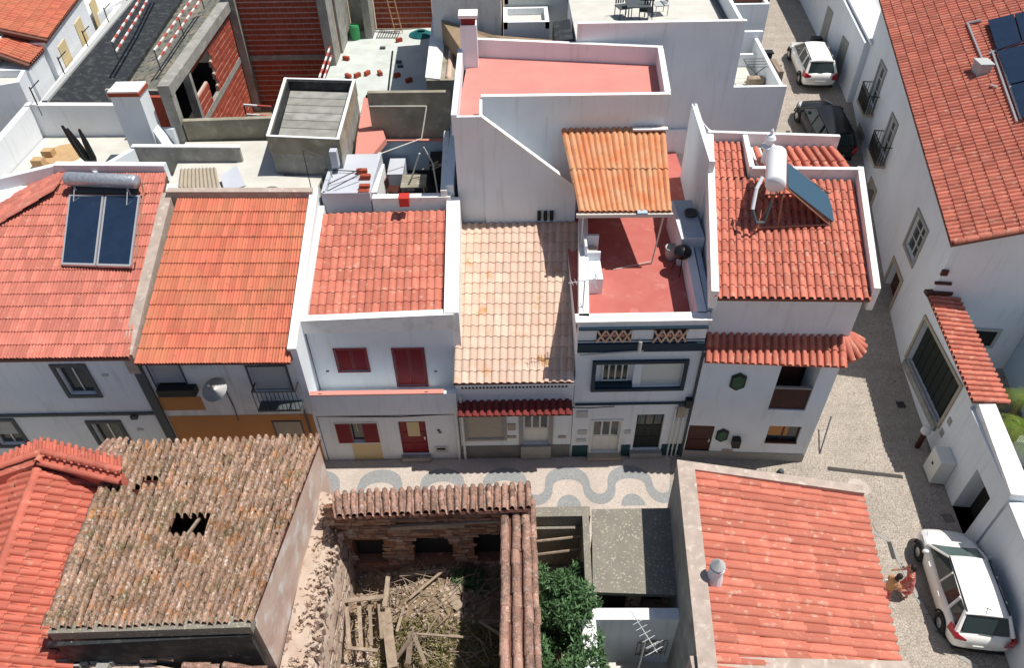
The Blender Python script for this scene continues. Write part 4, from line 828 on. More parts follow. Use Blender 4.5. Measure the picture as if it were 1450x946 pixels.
p = at(1087, 80, 8.6); loose(MB().box(p.x-.15, p.x+.15, p.y-.15, p.y+.15, 7.9, 8.8).box(p.x-.2, p.x+.2, p.y-.2, p.y+.2, 8.8, 8.86), 'bin', 'black', 'dark upright bin in the corner of the white yard', 'bin')
for k in range(2):
    p = at(1094+k*4, 110, 8.3); loose(MB().box(p.x-.05, p.x+.06, p.y-.7, p.y+.7, 7.9, 8.9), 'board', 'wood', ['dark board leaning on the yard parapet, left one', 'dark board leaning on the yard parapet, right one'][k], 'board')
def chair(name, loc, rz, m, label, group=None, w_=.45):
    T = thing(name, label, 'chair', loc, group, rz); 
    MB().box(-w_/2, w_/2, -w_/2, w_/2, .42, .46).build('seat', m, T, local=True)
    b = MB()
    for i in range(4): b.box(-w_/2+.03+i*.11, -w_/2+.09+i*.11, w_/2-.03, w_/2, .5, .9)
    b.box(-w_/2, w_/2, w_/2-.04, w_/2+.01, .9, .95).build('backrest', m, T, local=True)
    for x in (-1, 1):
        for y in (-1, 1): MB().tube((x*(w_/2-.03), y*(w_/2-.03), 0), (x*(w_/2-.03), y*(w_/2-.03), .42), .02, n=4).build('leg', m, T, local=True)
    return T
for k, (u, v, r, lab) in enumerate([(883, 10, .3, 'grey garden chair left of the table on the pale upper terrace'), (915, 14, 3.0, 'dark garden chair nearest the terrace parapet in front of the table'), (935, 6, -1.4, 'pale slatted chair on the right of the upper terrace table')]):
    p = at(u, v, 11.4); chair('garden_chair', (p.x, p.y, 11.0), r, ['frame_grey', 'black', 'shutter_grey'][k], lab, 'garden chairs on the upper terrace', .6)
p = at(903, 5, 11.7); TBL = thing('garden_table', 'grey garden table on the pale upper terrace', 'table', (p.x, p.y, 11))
MB().box(p.x-.5, p.x+.5, p.y-.5, p.y+.5, 11.7, 11.74).build('tabletop', 'frame_grey', TBL)
for sx in (-1, 1):
    for sy in (-1, 1): MB().tube((p.x+sx*.42, p.y+sy*.42, 11), (p.x+sx*.42, p.y+sy*.42, 11.7), .025).build('leg', 'frame_grey', TBL)
for k, u in enumerate((1016, 1030, 1037)):
    p = at(u, 10, 11.0); loose(MB().box(p.x-.06, p.x+.06, p.y-2.2, p.y+2.5, 11.0, 11.12), 'floor_rail', 'frame_grey', ['thin dark rail', 'middle dark rail', 'widest dark rail beside the parapet'][k]+' laid along the upper terrace floor', 'rail')
# ---- blocks behind on the skyline edge
def block(name, label, fp, z0, z1, m='white', cop=True, fl='floor_pale', par=.5, group=None):
    B = thing(name, label, 'house', (sum(p[0] for p in fp)/len(fp), sum(p[1] for p in fp)/len(fp), 0), group)
    walls(B, fp, z1-par, z0, m, cap=False)
    MB().add([(p[0], p[1], z1-par) for p in fp], [list(range(len(fp)))]).build('flat_roof', fl, B)
    mb = MB()
    for i in range(len(fp)):
        mb.pwall(fp[i], fp[(i+1) % len(fp)], z1-par, z1+.003*i, z1+.003*i, .18, 1)
    mb.build('parapet', m, B)
    return B
block('flat_roofed_house', 'grey rendered block at the top edge behind the chimney with the red vent band', [(-3.4, 35.2), (-.25, 34.2), (-.2, 41), (-3.6, 41)], 0, 12.6, 'white2')
block('flat_roofed_house', 'stepped white block with an olive grey upper wall behind the pink terrace', [(-.1, 36.0), (3.0, 36.0), (3.0, 44), (-.1, 44)], 0, 11.2, 'shutter_grey')
block('flat_roofed_house', 'small white lean-to between the pink terrace and the stepped block', [(-.15, 34.0), (1.9, 34.0), (1.9, 35.9), (-.15, 35.9)], 0, 10.6, 'white', par=.3)
loose(MB().prism([(-1.7, 31.4, 10.0), (2.2, 31.6, 9.7), (2.2, 33.4, 10.0), (-.6, 33.6, 10.2), (-3, 35, 10.4)], 5), 'raised_garden_bed', 'soil', 'brown earth strip between the pink terrace and the grey blocks', 'planting bed')
tp = at(800, 42, 10.4); loose(MB().prism([(2.0, 31.2, 10.8), (2.75, 31.2, 10.9), (2.75, 33.2, 11.0), (2.0, 33.2, 10.9)], 8), 'tarpaulin_cover', 'slate', 'dark tarpaulin covered box at the left end of the blank wall', 'tarpaulin')
BX = block('flat_roofed_house', 'white stepped house with a strip of orange tiles beside the upper street', [(10.0, 37.2), (12.7, 37.2), (13.0, 46), (10.2, 46)], 0, 10.1, 'white', par=.2)
dk = roof(BX, V3(11.2, 37.9, 10.1), V3(12.9, 37.9, 10.1), V3(13.1, 43, 11.0), V3(11.2, 43, 11.0), 8, 8, 'tile_orange', 'barrel', .08)
# ---- construction site
CS = thing('building_shell', 'roofless red brick building shell with concrete frame under construction', 'building', (-11, 34, 3))
Fb = Fac((-14.05, 39.4), (-13.85, 29.3)); Fb = Fac((-13.85, 29.3), (-14.1, 39.4)) # lit wall, outward +x? 
def bricks(root, F, s0, s1, z0, z1, holes=(), sgn=1, bw=.42, bh=.27, dep=.03, seed=0):
    MB().fbox(F, s0, s1, z0, z1, -.12*sgn, 0).build('masonry', 'mortar', root) if not holes else None
    rg = random.Random(seed); mb = MB(); nz = int((z1-z0)/bh)
    hb = MB()
    for j in range(nz):
        z = z0+j*(z1-z0)/nz; h = (z1-z0)/nz*.74; s = s0-(.21 if j % 2 else 0)
        while s < s1:
            a, b = max(s, s0), min(s+bw*.95, s1)
            if b-a > .05:
                c = ((a+b)/2, z+h/2)
                if not any(q[0] < c[0] < q[1] and q[2] < c[1] < q[3] for q in holes):
                    o = dep*rg.uniform(.6, 1.2); mb.fbox(F, a, b, z, z+h, 0, o*sgn)
                    if holes: hb.fbox(F, a, b+bw*.05, z, z+(z1-z0)/nz, -.12*sgn, -.002*sgn)
            s += bw
    if hb.v: hb.build('masonry', 'mortar', root, kind='stuff')
    mb.build('bricks', 'brick', root, kind='stuff')
# lit side wall: plane x=-13.9, face towards +x
Fl = Fac((-13.9, 29.4), (-14.15, 39.45))   # n = (+,..)
bricks(CS, Fl, .9, 10, 3.6, 6.9); bricks(CS, Fl, 2.6, 10, 7.2, 9.55, holes=[(2.0, 5.6, 7.1, 9.3)], seed=1)
bricks(CS, Fl, 2.6, 4.4, 7.2, 8.2, seed=2)
mb = MB(); mb.pwall((-14.0, 29.3), (-14.2, 39.5), 9.55, 10.0, 10.0, .5); mb.pwall((-14.0, 29.3), (-14.0, 29.7), 3, 9.54, 9.54, .45); mb.pwall((-14.02, 31.7), (-14.02, 31.95), 7.0, 9.54, 9.54, .35); mb.build('concrete_frame', 'concrete', CS)
MB().fbox(Fl, .4, 10, 6.9, 7.2, -.15, .05).build('floor_band', 'concrete', CS)
mb = MB(); mb.pwall((-16.3, 30.75), (-14.3, 30.6), 7, 8.95, 8.95, .2); mb.build('return_wall', 'brick', CS)
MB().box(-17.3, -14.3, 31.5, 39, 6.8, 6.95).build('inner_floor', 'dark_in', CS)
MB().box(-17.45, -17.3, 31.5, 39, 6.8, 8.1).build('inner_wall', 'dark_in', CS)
# back wall, shaded
Fk = Fac((-14.1, 39.5), (-8.9, 39.5))
bricks(CS, Fk, 0, 5.2, 3.2, 6.85, seed=3); bricks(CS, Fk, 0, 5.2, 7.1, 11.5, seed=4)
MB().fbox(Fk, 0, 5.2, 6.85, 7.1, -.1, .07).build('floor_band', 'concrete', CS); MB().box(-14.1, -13.7, 39.1, 39.45, 3, 11.5).build('corner_column', 'concrete', CS)
MB().box(-9.35, -8.9, 38.2, 39.45, 3, 11.5).build('column', 'concrete', CS); MB().box(-9.3, -8.8, 39.8, 42.9, 7, 11.5).build('column', 'concrete', CS)
MB().box(-8.75, -7.8, 42.9, 43.3, 7, 10.5).build('recess_wall', 'concrete', CS); MB().box(-7.85, -7.45, 41.8, 43.2, 7, 9.6).build('column', 'concrete', CS)
Fb2 = Fac((-7.4, 43.3), (-4.2, 43.3)); bricks(CS, Fb2, 0, 3.2, 7.0, 10.5, seed=5)
# pale screed terrace
MB().prism([(-9.2, 34.6, 7.0), (-4.0, 30.2, 7.0), (-3.95, 43.2, 7.0), (-9.2, 43.2, 7.0)][::1], 2.5).build('screed_floor', 'floor_mint', CS)
MB().box(-6.9, -4.0, 29.2, 34.7, 2.5, 7.0).build('screed_step', 'floor_mint', CS)
MB().box(-13.85, -9.2, 29.3, 39.4, 2.4, 3.4).build('pit_floor', 'concrete', CS)
MB().pwall((-13.7, 29.42), (-9.15, 29.6), 5, 8.45, 8.45, .25).build('front_wall', 'board', CS)
# box roof tank
RB = thing('concrete_roof_box', 'square concrete stair box with a stained sunken roof', 'roof box', (-7.7, 27, 6))
mb = MB(); q = [(-9.32, 26.4), (-6.46, 26.05), (-6.6, 31.4), (-9.75, 31.7)]
for i in range(4): mb.pwall(q[i], q[(i+1) % 4], 8.5, 9.2+.002*i, 9.2+.002*i, .12, 1)
mb.build('rim', 'board', RB); mb = MB()
for i in range(4): mb.pwall(q[i], q[(i+1) % 4], 9.21, 9.23+.003*i, 9.23+.003*i, .12, 1)
mb.build('rim_coping', 'coping', RB)
walls(RB, [(a-.03*(a+8), b+.04) for a, b in q], 8.66, 6, 'concrete', cap=False)
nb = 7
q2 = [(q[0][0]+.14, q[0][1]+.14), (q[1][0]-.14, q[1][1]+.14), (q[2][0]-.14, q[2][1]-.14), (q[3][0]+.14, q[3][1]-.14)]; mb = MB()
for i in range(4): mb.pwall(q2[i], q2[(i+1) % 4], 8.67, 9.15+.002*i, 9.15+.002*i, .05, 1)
mb.build('shade_lining', 'slate', RB)  # dark strips inside the rim: shade of the inner walls put into the colour
for i in range(nb):
    t0, t1 = (i+.03)/nb, (i+.97)/nb; L = lambda t: V3(-9.1+(-.42)*t, 26.65+4.8*t, 8.75); Rr = lambda t: V3(-6.68+(-.13)*t, 26.35+4.8*t, 8.75)
    MB().prism([L(t0), Rr(t0), Rr(t1), L(t1)], 8.67).build('roof_slab_strip', mat('stained_slab_%d' % i, (.36-.03*(i % 3), .35-.03*(i % 3), .32-.03*(i % 3)), (.19, .19, .17), scale=1.6, fac=.9), RB)
# board marked wall and lower courtyard of house 3
CW_ = thing('courtyard', 'small sunken courtyard with washing poles behind the crimson shuttered house', 'courtyard', (-4.2, 27, 3))
MB().pwall((-5.7, 29.0), (-2.35, 28.95), 7.7, 9.75, 9.75, .22).build('board_marked_wall', 'board', CW_)
MB().pwall((-5.9, 28.9), (-2.3, 28.85), 4.5, 7.72, 7.72, .3).build('blue_wall', 'blue_wall', CW_)
MB().pwall((-5.85, 28.7), (-2.3, 28.65), 7.722, 7.78, 7.78, .2).build('wall_coping', 'pinkpaint', CW_)
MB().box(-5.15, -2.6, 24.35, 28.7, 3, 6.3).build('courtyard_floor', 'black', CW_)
MB().prism([(-6.85, 24.05, 7.95), (-5.25, 24.05, 7.95), (-5.2, 27.2, 7.95), (-6.9, 27.2, 7.95)], 3).build('roof_deck', 'lav', CW_)
mb = MB(); mb.pwall((-6.95, 24.12), (-5.2, 24.12), 7.1, 8.1, 8.1, .16); mb.pwall((-6.95, 24.1), (-6.95, 27.2), 7.1, 8.1, 8.1, .14); mb.pwall((-5.28, 24.2), (-5.2, 27.2), 7, 8.02, 8.02, .14); mb.build('parapet', 'lav', CW_)
mb = MB(); mb.pwall((-5.15, 24.18), (-2.2, 24.2), 6.6, 7.85, 7.85, .3); mb.pwall((-2.45, 24.1), (-2.6, 28.8), 5, 8.1, 8.1, .24); mb.pwall((-5.1, 24.4), (-5.15, 27.0), 5, 7.9, 7.6, .2); mb.build('white_parapet', 'coping', CW_)
cp_ = MB().slabp([at(515, 137, 8.5), at(530, 142, 8.5), at(546, 196, 8.1), at(522, 226, 7.9), at(502, 228, 7.8), at(505, 195, 8.1)], .25); cp_.build('coral_ledge', 'pinkpaint', CW_)
MB().slabp([at(480, 195, 8.2), at(500, 228, 7.6), at(505, 238, 7.2), at(470, 240, 7.3), at(474, 215, 7.8)], .2).build('white_ledge', 'white', CW_)
for k, (u, v) in enumerate([(512, 240), (517, 248), (516, 262), (515, 270)]):
    p = at(u, v, 8.12); loose(MB().box(p.x-.2, p.x+.2, p.y-.09, p.y+.09, 7.96, 8.14), 'hollow_brick', 'brick', ['uppermost', 'second', 'third', 'lowest'][k]+' of the loose red bricks beside the bluish roof deck', 'brick', 'loose bricks by the roof deck')
loose(MB().tube(at(455, 265, 8.0), at(512, 238, 8.3), .02).tube(at(455, 275, 8.0), at(512, 245, 8.3), .02).tube(at(460, 240, 8.05), at(520, 243, 8.05), .02), 'metal_rods', 'black', 'dark metal rods lying across the bluish roof deck', 'rods')
# washing poles
WP = thing('washing_line', 'white metal washing line frame over the sunken courtyard', 'washing line', (-4, 26, 5.3))
P = lambda u, v, z: at(u, v, z)
mb = MB(); mb.tube(P(520, 150, 9.2), P(604, 150, 9.2), .03).tube(P(604, 150, 9.2), P(597, 195, 8.1), .03).tube(P(597, 196, 8.1), P(537, 218, 8.0), .025).tube(P(537, 218, 8.0), P(518, 262, 7.4), .025).tube(P(594, 217, 8.4), P(578, 267, 6.5), .035).tube(P(600, 208, 8.4), P(615, 235, 7.5), .03).tube(P(613, 232, 7.6), P(622, 288, 6.2), .035)
mb.build('frame', 'pole', WP); MB().path([P(598, 240, 7.5), P(620, 228, 7.6), P(612, 240, 7.4), P(628, 232, 7.5), P(605, 235, 7.5)], .03).build('rope', 'wood', WP)
tp = P(586, 256, 7.05); chair('folding_chair', (tp.x-.85, tp.y-.1, 6.3), 1.4, 'brown', 'dark brown folding chair in the sunken courtyard', None, .5)
TT = thing('patio_table', 'square greenish wooden table in the sunken courtyard', 'table', (tp.x, tp.y, 6.3))
for i in range(5): MB().box(tp.x-.5, tp.x+.5, tp.y-.5+i*.2, tp.y-.5+i*.2+.19, 7.02, 7.06).build('plank', 'board', TT)
for sx in (-1, 1):
    for sy in (-1, 1): MB().tube((tp.x+sx*.42, tp.y+sy*.42, 6.3), (tp.x+sx*.42, tp.y+sy*.42, 7.02), .03).build('leg', 'wood', TT)
p = P(573, 287, 7.95); loose(MB().box(p.x-.18, p.x+.18, p.y-.15, p.y+.2, 7.86, 8.2).box(p.x-.2, p.x+.2, p.y-.17, p.y+.22, 8.2, 8.24), 'red_box', 'redp', 'small red box on the white parapet of the sunken courtyard', 'box', bevel=.01)
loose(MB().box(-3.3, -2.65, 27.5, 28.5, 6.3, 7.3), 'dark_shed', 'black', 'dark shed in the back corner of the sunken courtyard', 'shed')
loose(MB().box(-5.05, -4.4, 27.2, 28.5, 6.3, 7.0), 'white_cupboard', 'lav', 'pale bluish cupboard at the left side of the sunken courtyard', 'cupboard')
# wires mast left of the courtyard
MT = thing('antenna_mast', 'thin mast with wires above the concrete stair box front', 'antenna', (-8, 24.4, 7.6))
a, b = at(441, 268, 7.7), at(430, 205, 9.6); MB().tube(a, (a.x, a.y, 9.4), .02).build('mast', 'frame_grey', MT); MB().path([(a.x, a.y, 9.4), (a.x+.7, a.y+.1, 9.0), (a.x+.9, a.y, 8.2)], .015).build('wire', 'frame_grey', MT)
sh = at(474, 222, 8.6); loose(MB().box(sh.x-.15, sh.x+.12, sh.y-.15, sh.y+.15, 8.2, 8.9), 'draped_cloth', 'lav', 'pale blue cloth hanging at the corner of the concrete stair box', 'cloth')
# things on the pale screed
for k, (u, v) in enumerate([(490, 82), (493, 107), (506, 106), (520, 103), (538, 103), (562, 106), (579, 113), (565, 56)]):
    p = at(u, v, 7.1); a = random.uniform(0, 3); c, s_ = math.cos(a)*.17, math.sin(a)*.17; mb = MB(); mb.prism([(p.x+c-s_*.5, p.y+s_+c*.5, 7.2), (p.x-c-s_*.5, p.y-s_+c*.5, 7.2), (p.x-c+s_*.5, p.y-s_-c*.5, 7.2), (p.x+c+s_*.5, p.y+s_-c*.5, 7.2)], 7.0)
    loose(mb, 'hollow_brick', 'brick', ['red brick beside the rail at the left edge of the pale screed', 'leftmost brick of the row on the pale screed', 'second brick of the row on the pale screed', 'third brick of the row, right of the thin joint line', 'fourth brick of the row on the pale screed', 'fifth brick of the row on the pale screed', 'last brick at the right end of the row on the screed', 'single brick at the foot of the ladder'][k], 'brick', 'red bricks set out on the screed')
p = at(596, 47, 7.1); HS = MB()
for k in range(5):
    r = .62-.08*k; pts = [(p.x+r*math.cos(t), p.y+r*.9*math.sin(t), 7.05+.04*k) for t in np.linspace(0, 6.283, 25)]; HS.path(pts, .05, 5)
loose(HS, 'coiled_hose', 'hose', 'coiled teal hose on the pale screed by the brick wall', 'hose')
LD = thing('ladder', 'pale wooden ladder leaning on the red brick wall', 'ladder', (-6.3, 41.5, 7.0)); l0, l1 = at(565, 46, 7.05), V3(at(536, 0, 9.6).x, 43.1, 9.9)
for s_ in (-.2, .2): MB().tube(l0+V3(s_, 0, 0), l1+V3(s_, 0, 0), .035, n=4).build('rail', 'wood_fresh', LD)
for i in range(10): q = l0+(l1-l0)*(i+.5)/10; MB().tube(q-V3(.2, 0, 0), q+V3(.2, 0, 0), .02, n=4).build('rung', 'wood_fresh', LD)
p = at(503, 47, 7.3); loose(MB().lathe((p.x, p.y, 7), [(.25, 0), (.28, .3), (.28, .7), (.24, .8), (.01, .8)], 12), 'water_drum', 'greenp', 'green plastic drum in the shade beside the concrete columns', 'drum')
PL = thing('steel_mesh_pallet', 'flat steel mesh panel lying by the ladder on the screed', 'mesh panel', at(547, 47, 7)); a, b, c, d = at(533, 53, 7.05), at(562, 53, 7.05), at(566, 44, 7.05), at(538, 43, 7.05); mb = MB()
for i in range(9): t = i/8; mb.tube(a+(b-a)*t, d+(c-d)*t, .02, n=4)
mb.tube(a, b, .02, n=4).tube(d, c, .02, n=4).build('grid', 'black', PL)
p0_, p1_ = at(556, 72, 7.02), at(550, 127, 7.02); loose(MB().pwall(p0_, p1_, 7.0, 7.05, 7.05, .08), 'joint_strip', 'black', 'thin dark strip laid across the pale screed', 'strip')
for k, (u, v) in enumerate([(542, 68), (565, 88), (567, 94)]):
    p = at(u, v, 7.02); loose(MB().box(p.x-.14, p.x+.14, p.y-.1, p.y+.1, 7.0, 7.1), 'cinder_block', 'frame_grey', ['dark block on the screed nearest the ladder', 'upper of two dark blocks on the screed', 'lower of two dark blocks on the screed'][k], 'block')
# striped site rails 
def rail(pts, label, z0, posts=True, h=.8, r=.05, n=2):
    T = thing('site_barrier', label, 'barrier', pts[0]); 
    for j in range(n):
        dz = -j*.45
        for a, b in zip(pts, pts[1:]):
            a, b = Vector(a)+V3(0, 0, dz), Vector(b)+V3(0, 0, dz); k = max(2, int((b-a).length/.45))
            for i in range(k): MB().tube(a+(b-a)*i/k, a+(b-a)*(i+1)/k, r, n=4).build('red_band' if i % 2 else 'white_band', 'tape' if i % 2 else 'tapew', T)
    if posts:
        for p in pts: MB().tube((p[0], p[1], z0), p, .03, n=5).build('post', 'frame_grey', T)
rail([at(470, 58, 8.0), at(452, 110, 8.0)], 'red and white barrier at the left edge of the pale screed', 7)
rail([at(345, 148, 8.6), at(384, 151, 8.6)], 'red and white barrier in front of the brick pit beside the stair box', 7.5)
# black sheeted roof and gravel roof left of the shell
zb = 9.0
SR = thing('sheeted_roof_building', 'long building with black bitumen and dusty gravel flat roof at top left', 'building', (-19, 36, 0))
W_ = lambda u, v, z=zb: at(u, v, z)
a = [W_(72, 150), W_(150, 152), W_(262, -40), W_(240, -40)]
walls(SR, [(-20.2, 31.4), (-17.5, 31.4), (-17.6, 47), (-21.0, 47)], 8.05, 3, 'concrete')
MB().pwall((-17.5, 31.35), (-14.4, 31.0), 8.4, 9.0, 9.05, .16).build('end_wall', 'concrete', SR)
MB().slabp([(-20.3, 31.3, 8.4), (-17.5, 31.4, 8.15), (-18.7, 48, 8.3), (-21.2, 48, 8.55)], .1).build('bitumen_slope', 'slate', SR)
MB().slabp([(-17.48, 31.5, 8.22), (-14.7, 31.1, 9.05), (-14.8, 48, 9.15), (-18.68, 48, 8.36)], .1).build('gravel_slope', 'gravel_roof', SR)
MB().slabp([(-14.68, 31.0, 9.12), (-14.25, 31.0, 9.3), (-14.45, 48, 9.3), (-14.95, 48, 9.12)], .1).build('upstand', 'slate', SR)
mb = MB(); mb.pwall((-17.5, 31.5), (-18.7, 48), 8.0, 8.42, 8.55, .12); mb.build('gutter_ridge', 'slate', SR)
mb = MB(); mb.pwall((-20.4, 31.4), (-21.4, 48), 6, 8.5, 8.6, .25); mb.build('roof_edge', 'shutter_grey', SR)
for j, (x0, x1) in enumerate([(-14.75, -14.95), (-14.6, -14.8)]): MB().tube((x0, 31, 9.35), (x1, 48, 9.35), .05).build('pipe', 'black', SR)
rail([V3(-15.6, 33, 10.0), V3(-15.8, 37, 10.0), V3(-16, 41, 10.0)], 'striped barrier along the right side of the gravel roof', 9.0)
rail([V3(-18.0, 34.3, 9.9), V3(-18.6, 39, 9.9), V3(-19.4, 44, 9.9)], 'striped barrier between the two black slopes at top left', 9.0)
# street and houses at the top-left
MB().add([(-21.8, 29, 6.5), (-19.7, 29, 6.5), (-20.9, 52, 6.5), (-24, 52, 6.5)], [[0, 1, 2, 3]]).build('path', 'pink_coping', kind='structure')
PW = thing('garden_wall', 'low pale wall with dark rail posts along the lane at top left', 'wall', (-21.5, 35, 6))
MB().pwall((-21.8, 29.5), (-23.8, 50), 5, 7.2, 7.2, .25).build('wall', 'coping', PW)
for i in range(5):
    y = 31+i*3.2; x = -19.9-.06*(y-30); MB().tube((x-.55, y, 8.0), (x-.55, y, 9.3), .03).tube((x-.55, y, 9.2), (x-.6, y+.9, 9.2), .025).build('railing_post', 'black', PW)
TL = thing('corner_house', 'pale house with two orange red tile roofs in the top left corner', 'house', (-26, 40, 0))
za = 9.0
e0, e1, e2_, e3_ = at(66, 57, za), at(118, -12, za), at(-60, -60, za+1.6), at(6, 20, za+1.3)
e3_ = at(-5, -10, za+1.2); e3_ = e0+(V3(-3.3, -.3, 1.0)); e2_ = e1+V3(-4.8, -.3, 1.3)
walls(TL, [(e0.x-4.5, e0.y), (e0.x-.15, e0.y), (e1.x-.15, e1.y), (e1.x-6, e1.y)], 8.9, 4, 'white')
FTL = Fac((e0.x-.15, e0.y), (e1.x-.15, e1.y))
for i in range(3): MB().fbox(FTL, 1.2+i*3.2, 2.4+i*3.2, 6.6, 8.2, 0, .04).build('shutter', 'ochre_pale', TL); MB().fbox(FTL, 1.1+i*3.2, 2.5+i*3.2, 6.5, 6.6, 0, .08).build('sill', 'stone', TL)
dk = roof(TL, e1, e0, e0+V3(-4.2, -.3, 1.2), e1+V3(-4.2, -.3, 1.2), 34, 10, 'tile_orange', 'barrel', .06)
f0, f1 = at(40, 93, za-.4), at(70, 60, za-.4)
walls(TL, [(f0.x-2.4, f0.y), (f0.x-.1, f0.y), (f1.x-.1, f1.y), (f1.x-2.5, f1.y)], 8.4, 4, 'white', name='lower_wall')
roof(TL, f1, f0, f0+V3(-1.9, .4, .6), f1+V3(-1.9, .4, .6), 13, 4, 'tile_orange', 'barrel', .06, name='lower_roof')
mb = MB(); mb.pwall(f0+V3(-1.9, -.2, 0), f1+V3(-1.9, 1, 0), 5, 9.2, 9.4, .3); mb.build('party_wall', 'coping', TL)
block('flat_roofed_house', 'white flat roofed building with thick white edge at the left border', [(-30, 30.5), (-22.6, 33.6), (-23.3, 36.4), (-30, 36.4)], 0, 8.4, 'white', par=.35)
loose(MB().pwall((-24.2, 27.5), (-21.3, 32.2), 5, 6.6, 7.0, .5), 'garden_wall', 'coping', 'short thick white wall at the left border below the flat roof', 'wall')
FRG = thing('town_house', 'cream fronted house across the lane at the top left', 'house', (-24.5, 52, 0))
Fz = Fac((-21.3, 56.5), (-24.2, 44)); 
walls(FRG, [(-24.2, 44), (-21.3, 56.5), (-28, 58), (-30, 45)], 7.4, 4, 'white')
# ---- white roof terrace behind house 1
WT = thing('roof_terrace', 'white walled roof terrace behind the leftmost house', 'terrace', (-18, 28.5, 4))
MB().prism([(-20.8, 25.9, 7.0), (-13.3, 25.9, 7.0), (-13.9, 29.3, 7.0), (-17, 31, 7.0), (-20.8, 31, 7.0)], 3).build('terrace_floor', 'floor_pale', WT)
mb = MB(); mb.pwall((-21.0, 31.1), (-16.4, 31.0), 6.8, 8.45, 8.4, .22); mb.pwall((-21.0, 25.0), (-21.0, 31.1), 5.5, 8.1, 8.45, .3); mb.pwall((-16.0, 29.9), (-14.1, 29.2), 6.8, 7.9, 8.2, .2); mb.build('parapet', 'white', WT)
mb = MB(); mb.pwall((-21.1, 31.1), (-16.3, 31.0), (8.452, 8.402), 8.5, 8.45, .3); mb.build('coping', 'coping', WT)
CH3 = thing('chimney_pier', 'broad white pier with a brick edged pale cap behind the roof terrace', 'chimney', (-15.2, 29.2, 7))
MB().box(-15.85, -14.7, 28.5, 29.4, 6.9, 9.95).build('shaft', 'white', CH3); MB().box(-15.9, -14.65, 28.45, 29.45, 9.95, 10.1).build('brick_edge', 'brick', CH3); MB().box(-15.88, -14.67, 28.47, 29.43, 10.1, 10.16).build('cap', 'coping', CH3)
MB().prism([(-14.69, 28.6, 8.4), (-14.1, 28.3, 7.1), (-14.1, 29.0, 7.1), (-14.69, 29.3, 8.4)], 6.5).build('buttress', 'white', CH3)
for k, (u0, v0, u1_, v1_) in enumerate([(88, 178, 122, 228), (95, 182, 130, 232), (112, 183, 136, 232)]):
    a, b = at(u0, v0, 9.4), at(u1_, v1_, 7.7); loose(MB().lathe(b, [(.05, 0), (.13, .3), (.11, 1.1), (.05, (a-b).length)], 8, a-b), 'folded_parasol', 'black', ['tallest folded black parasol leaning left', 'middle folded black parasol on the roof terrace', 'shortest folded black parasol on the roof terrace'][k], 'parasol', 'folded parasols')
p = at(90, 217, 7.05); loose(MB().lathe((p.x, p.y, 7.0), [(.9, 0), (.85, .06), (.01, .08)], 14), 'round_board', 'wood_fresh', 'round tan board lying on the white roof terrace', 'board')
for k, (u, v) in enumerate([(56, 232), (70, 219)]):
    p = at(u, v, 7.1); loose(MB().box(p.x-.22, p.x+.22, p.y-.18, p.y+.18, 7.0, 7.35), 'wooden_box', 'wood_fresh', ['lower wooden box on the white roof terrace floor', 'upper wooden box on the white roof terrace floor'][k], 'box')
GW = thing('flat_roof', 'pale flat roof with low concrete wall behind the ochre house', 'flat roof', (-10.5, 26, 6))
MB().prism([(-13.3, 24.35, 7.6), (-7.5, 24.35, 7.6), (-7.4, 26.2, 7.6), (-13.4, 26.2, 7.6)], 4).build('roof_floor', 'floor_pale', GW)
MB().prism([(-13.4, 26.2, 7.55), (-9.0, 26.2, 7.55), (-9.2, 29.2, 7.55), (-13.8, 29.2, 7.55)], 4).build('roof_floor', 'floor_pale', GW)
mb = MB(); mb.pwall((-15.2, 27.6), (-10.9, 27.5), 7, 8.25, 8.2, .16); mb.build('low_wall', 'concrete', GW)
MB().pwall((-15.25, 27.6), (-10.85, 27.5), (8.252, 8.202), 8.29, 8.24, .22).build('wall_coping', 'coping', GW)
MB().pwall((-15.2, 27.5), (-16.2, 25.9), 7, 8.2, 8.1, .22).build('side_wall', 'white', GW)
cs = MB(); q = [at(255, 240, 7.85), at(306, 238, 7.85), at(312, 268, 7.75), at(252, 266, 7.75)]
for i in range(10):
    t0, t1 = i/10, (i+1)/10; a = q[0]+(q[1]-q[0])*t0; b = q[0]+(q[1]-q[0])*t1; c = q[3]+(q[2]-q[3])*t1; d = q[3]+(q[2]-q[3])*t0; m1 = (a+b)/2+V3(0, 0, .07); m2 = (c+d)/2+V3(0, 0, .07); cs.add([a, m1, b, c, m2, d, a-V3(0,0,.03), b-V3(0,0,.03), c-V3(0,0,.03), d-V3(0,0,.03)], [[5, 4, 1, 0], [4, 3, 2, 1], [5, 9, 8, 3, 4]])
loose(cs, 'corrugated_sheet', 'stone', 'weathered corrugated sheet lying on the pale flat roof', 'roof sheet')
loose(MB().slabp([at(312, 248, 7.9), at(335, 234, 8.0), at(348, 262, 7.8), at(318, 272, 7.7)], .05), 'blue_grey_sheet', 'lav', 'bluish grey sheet beside the corrugated sheet on the pale flat roof', 'sheet')
p = at(383, 270, 7.65); loose(MB().lathe((p.x, p.y, 7.6), [(.35, 0), (.33, .06), (.01, .08)], 14), 'roof_hatch', 'plinth', 'dark round hatch on the pale flat roof', 'hatch')
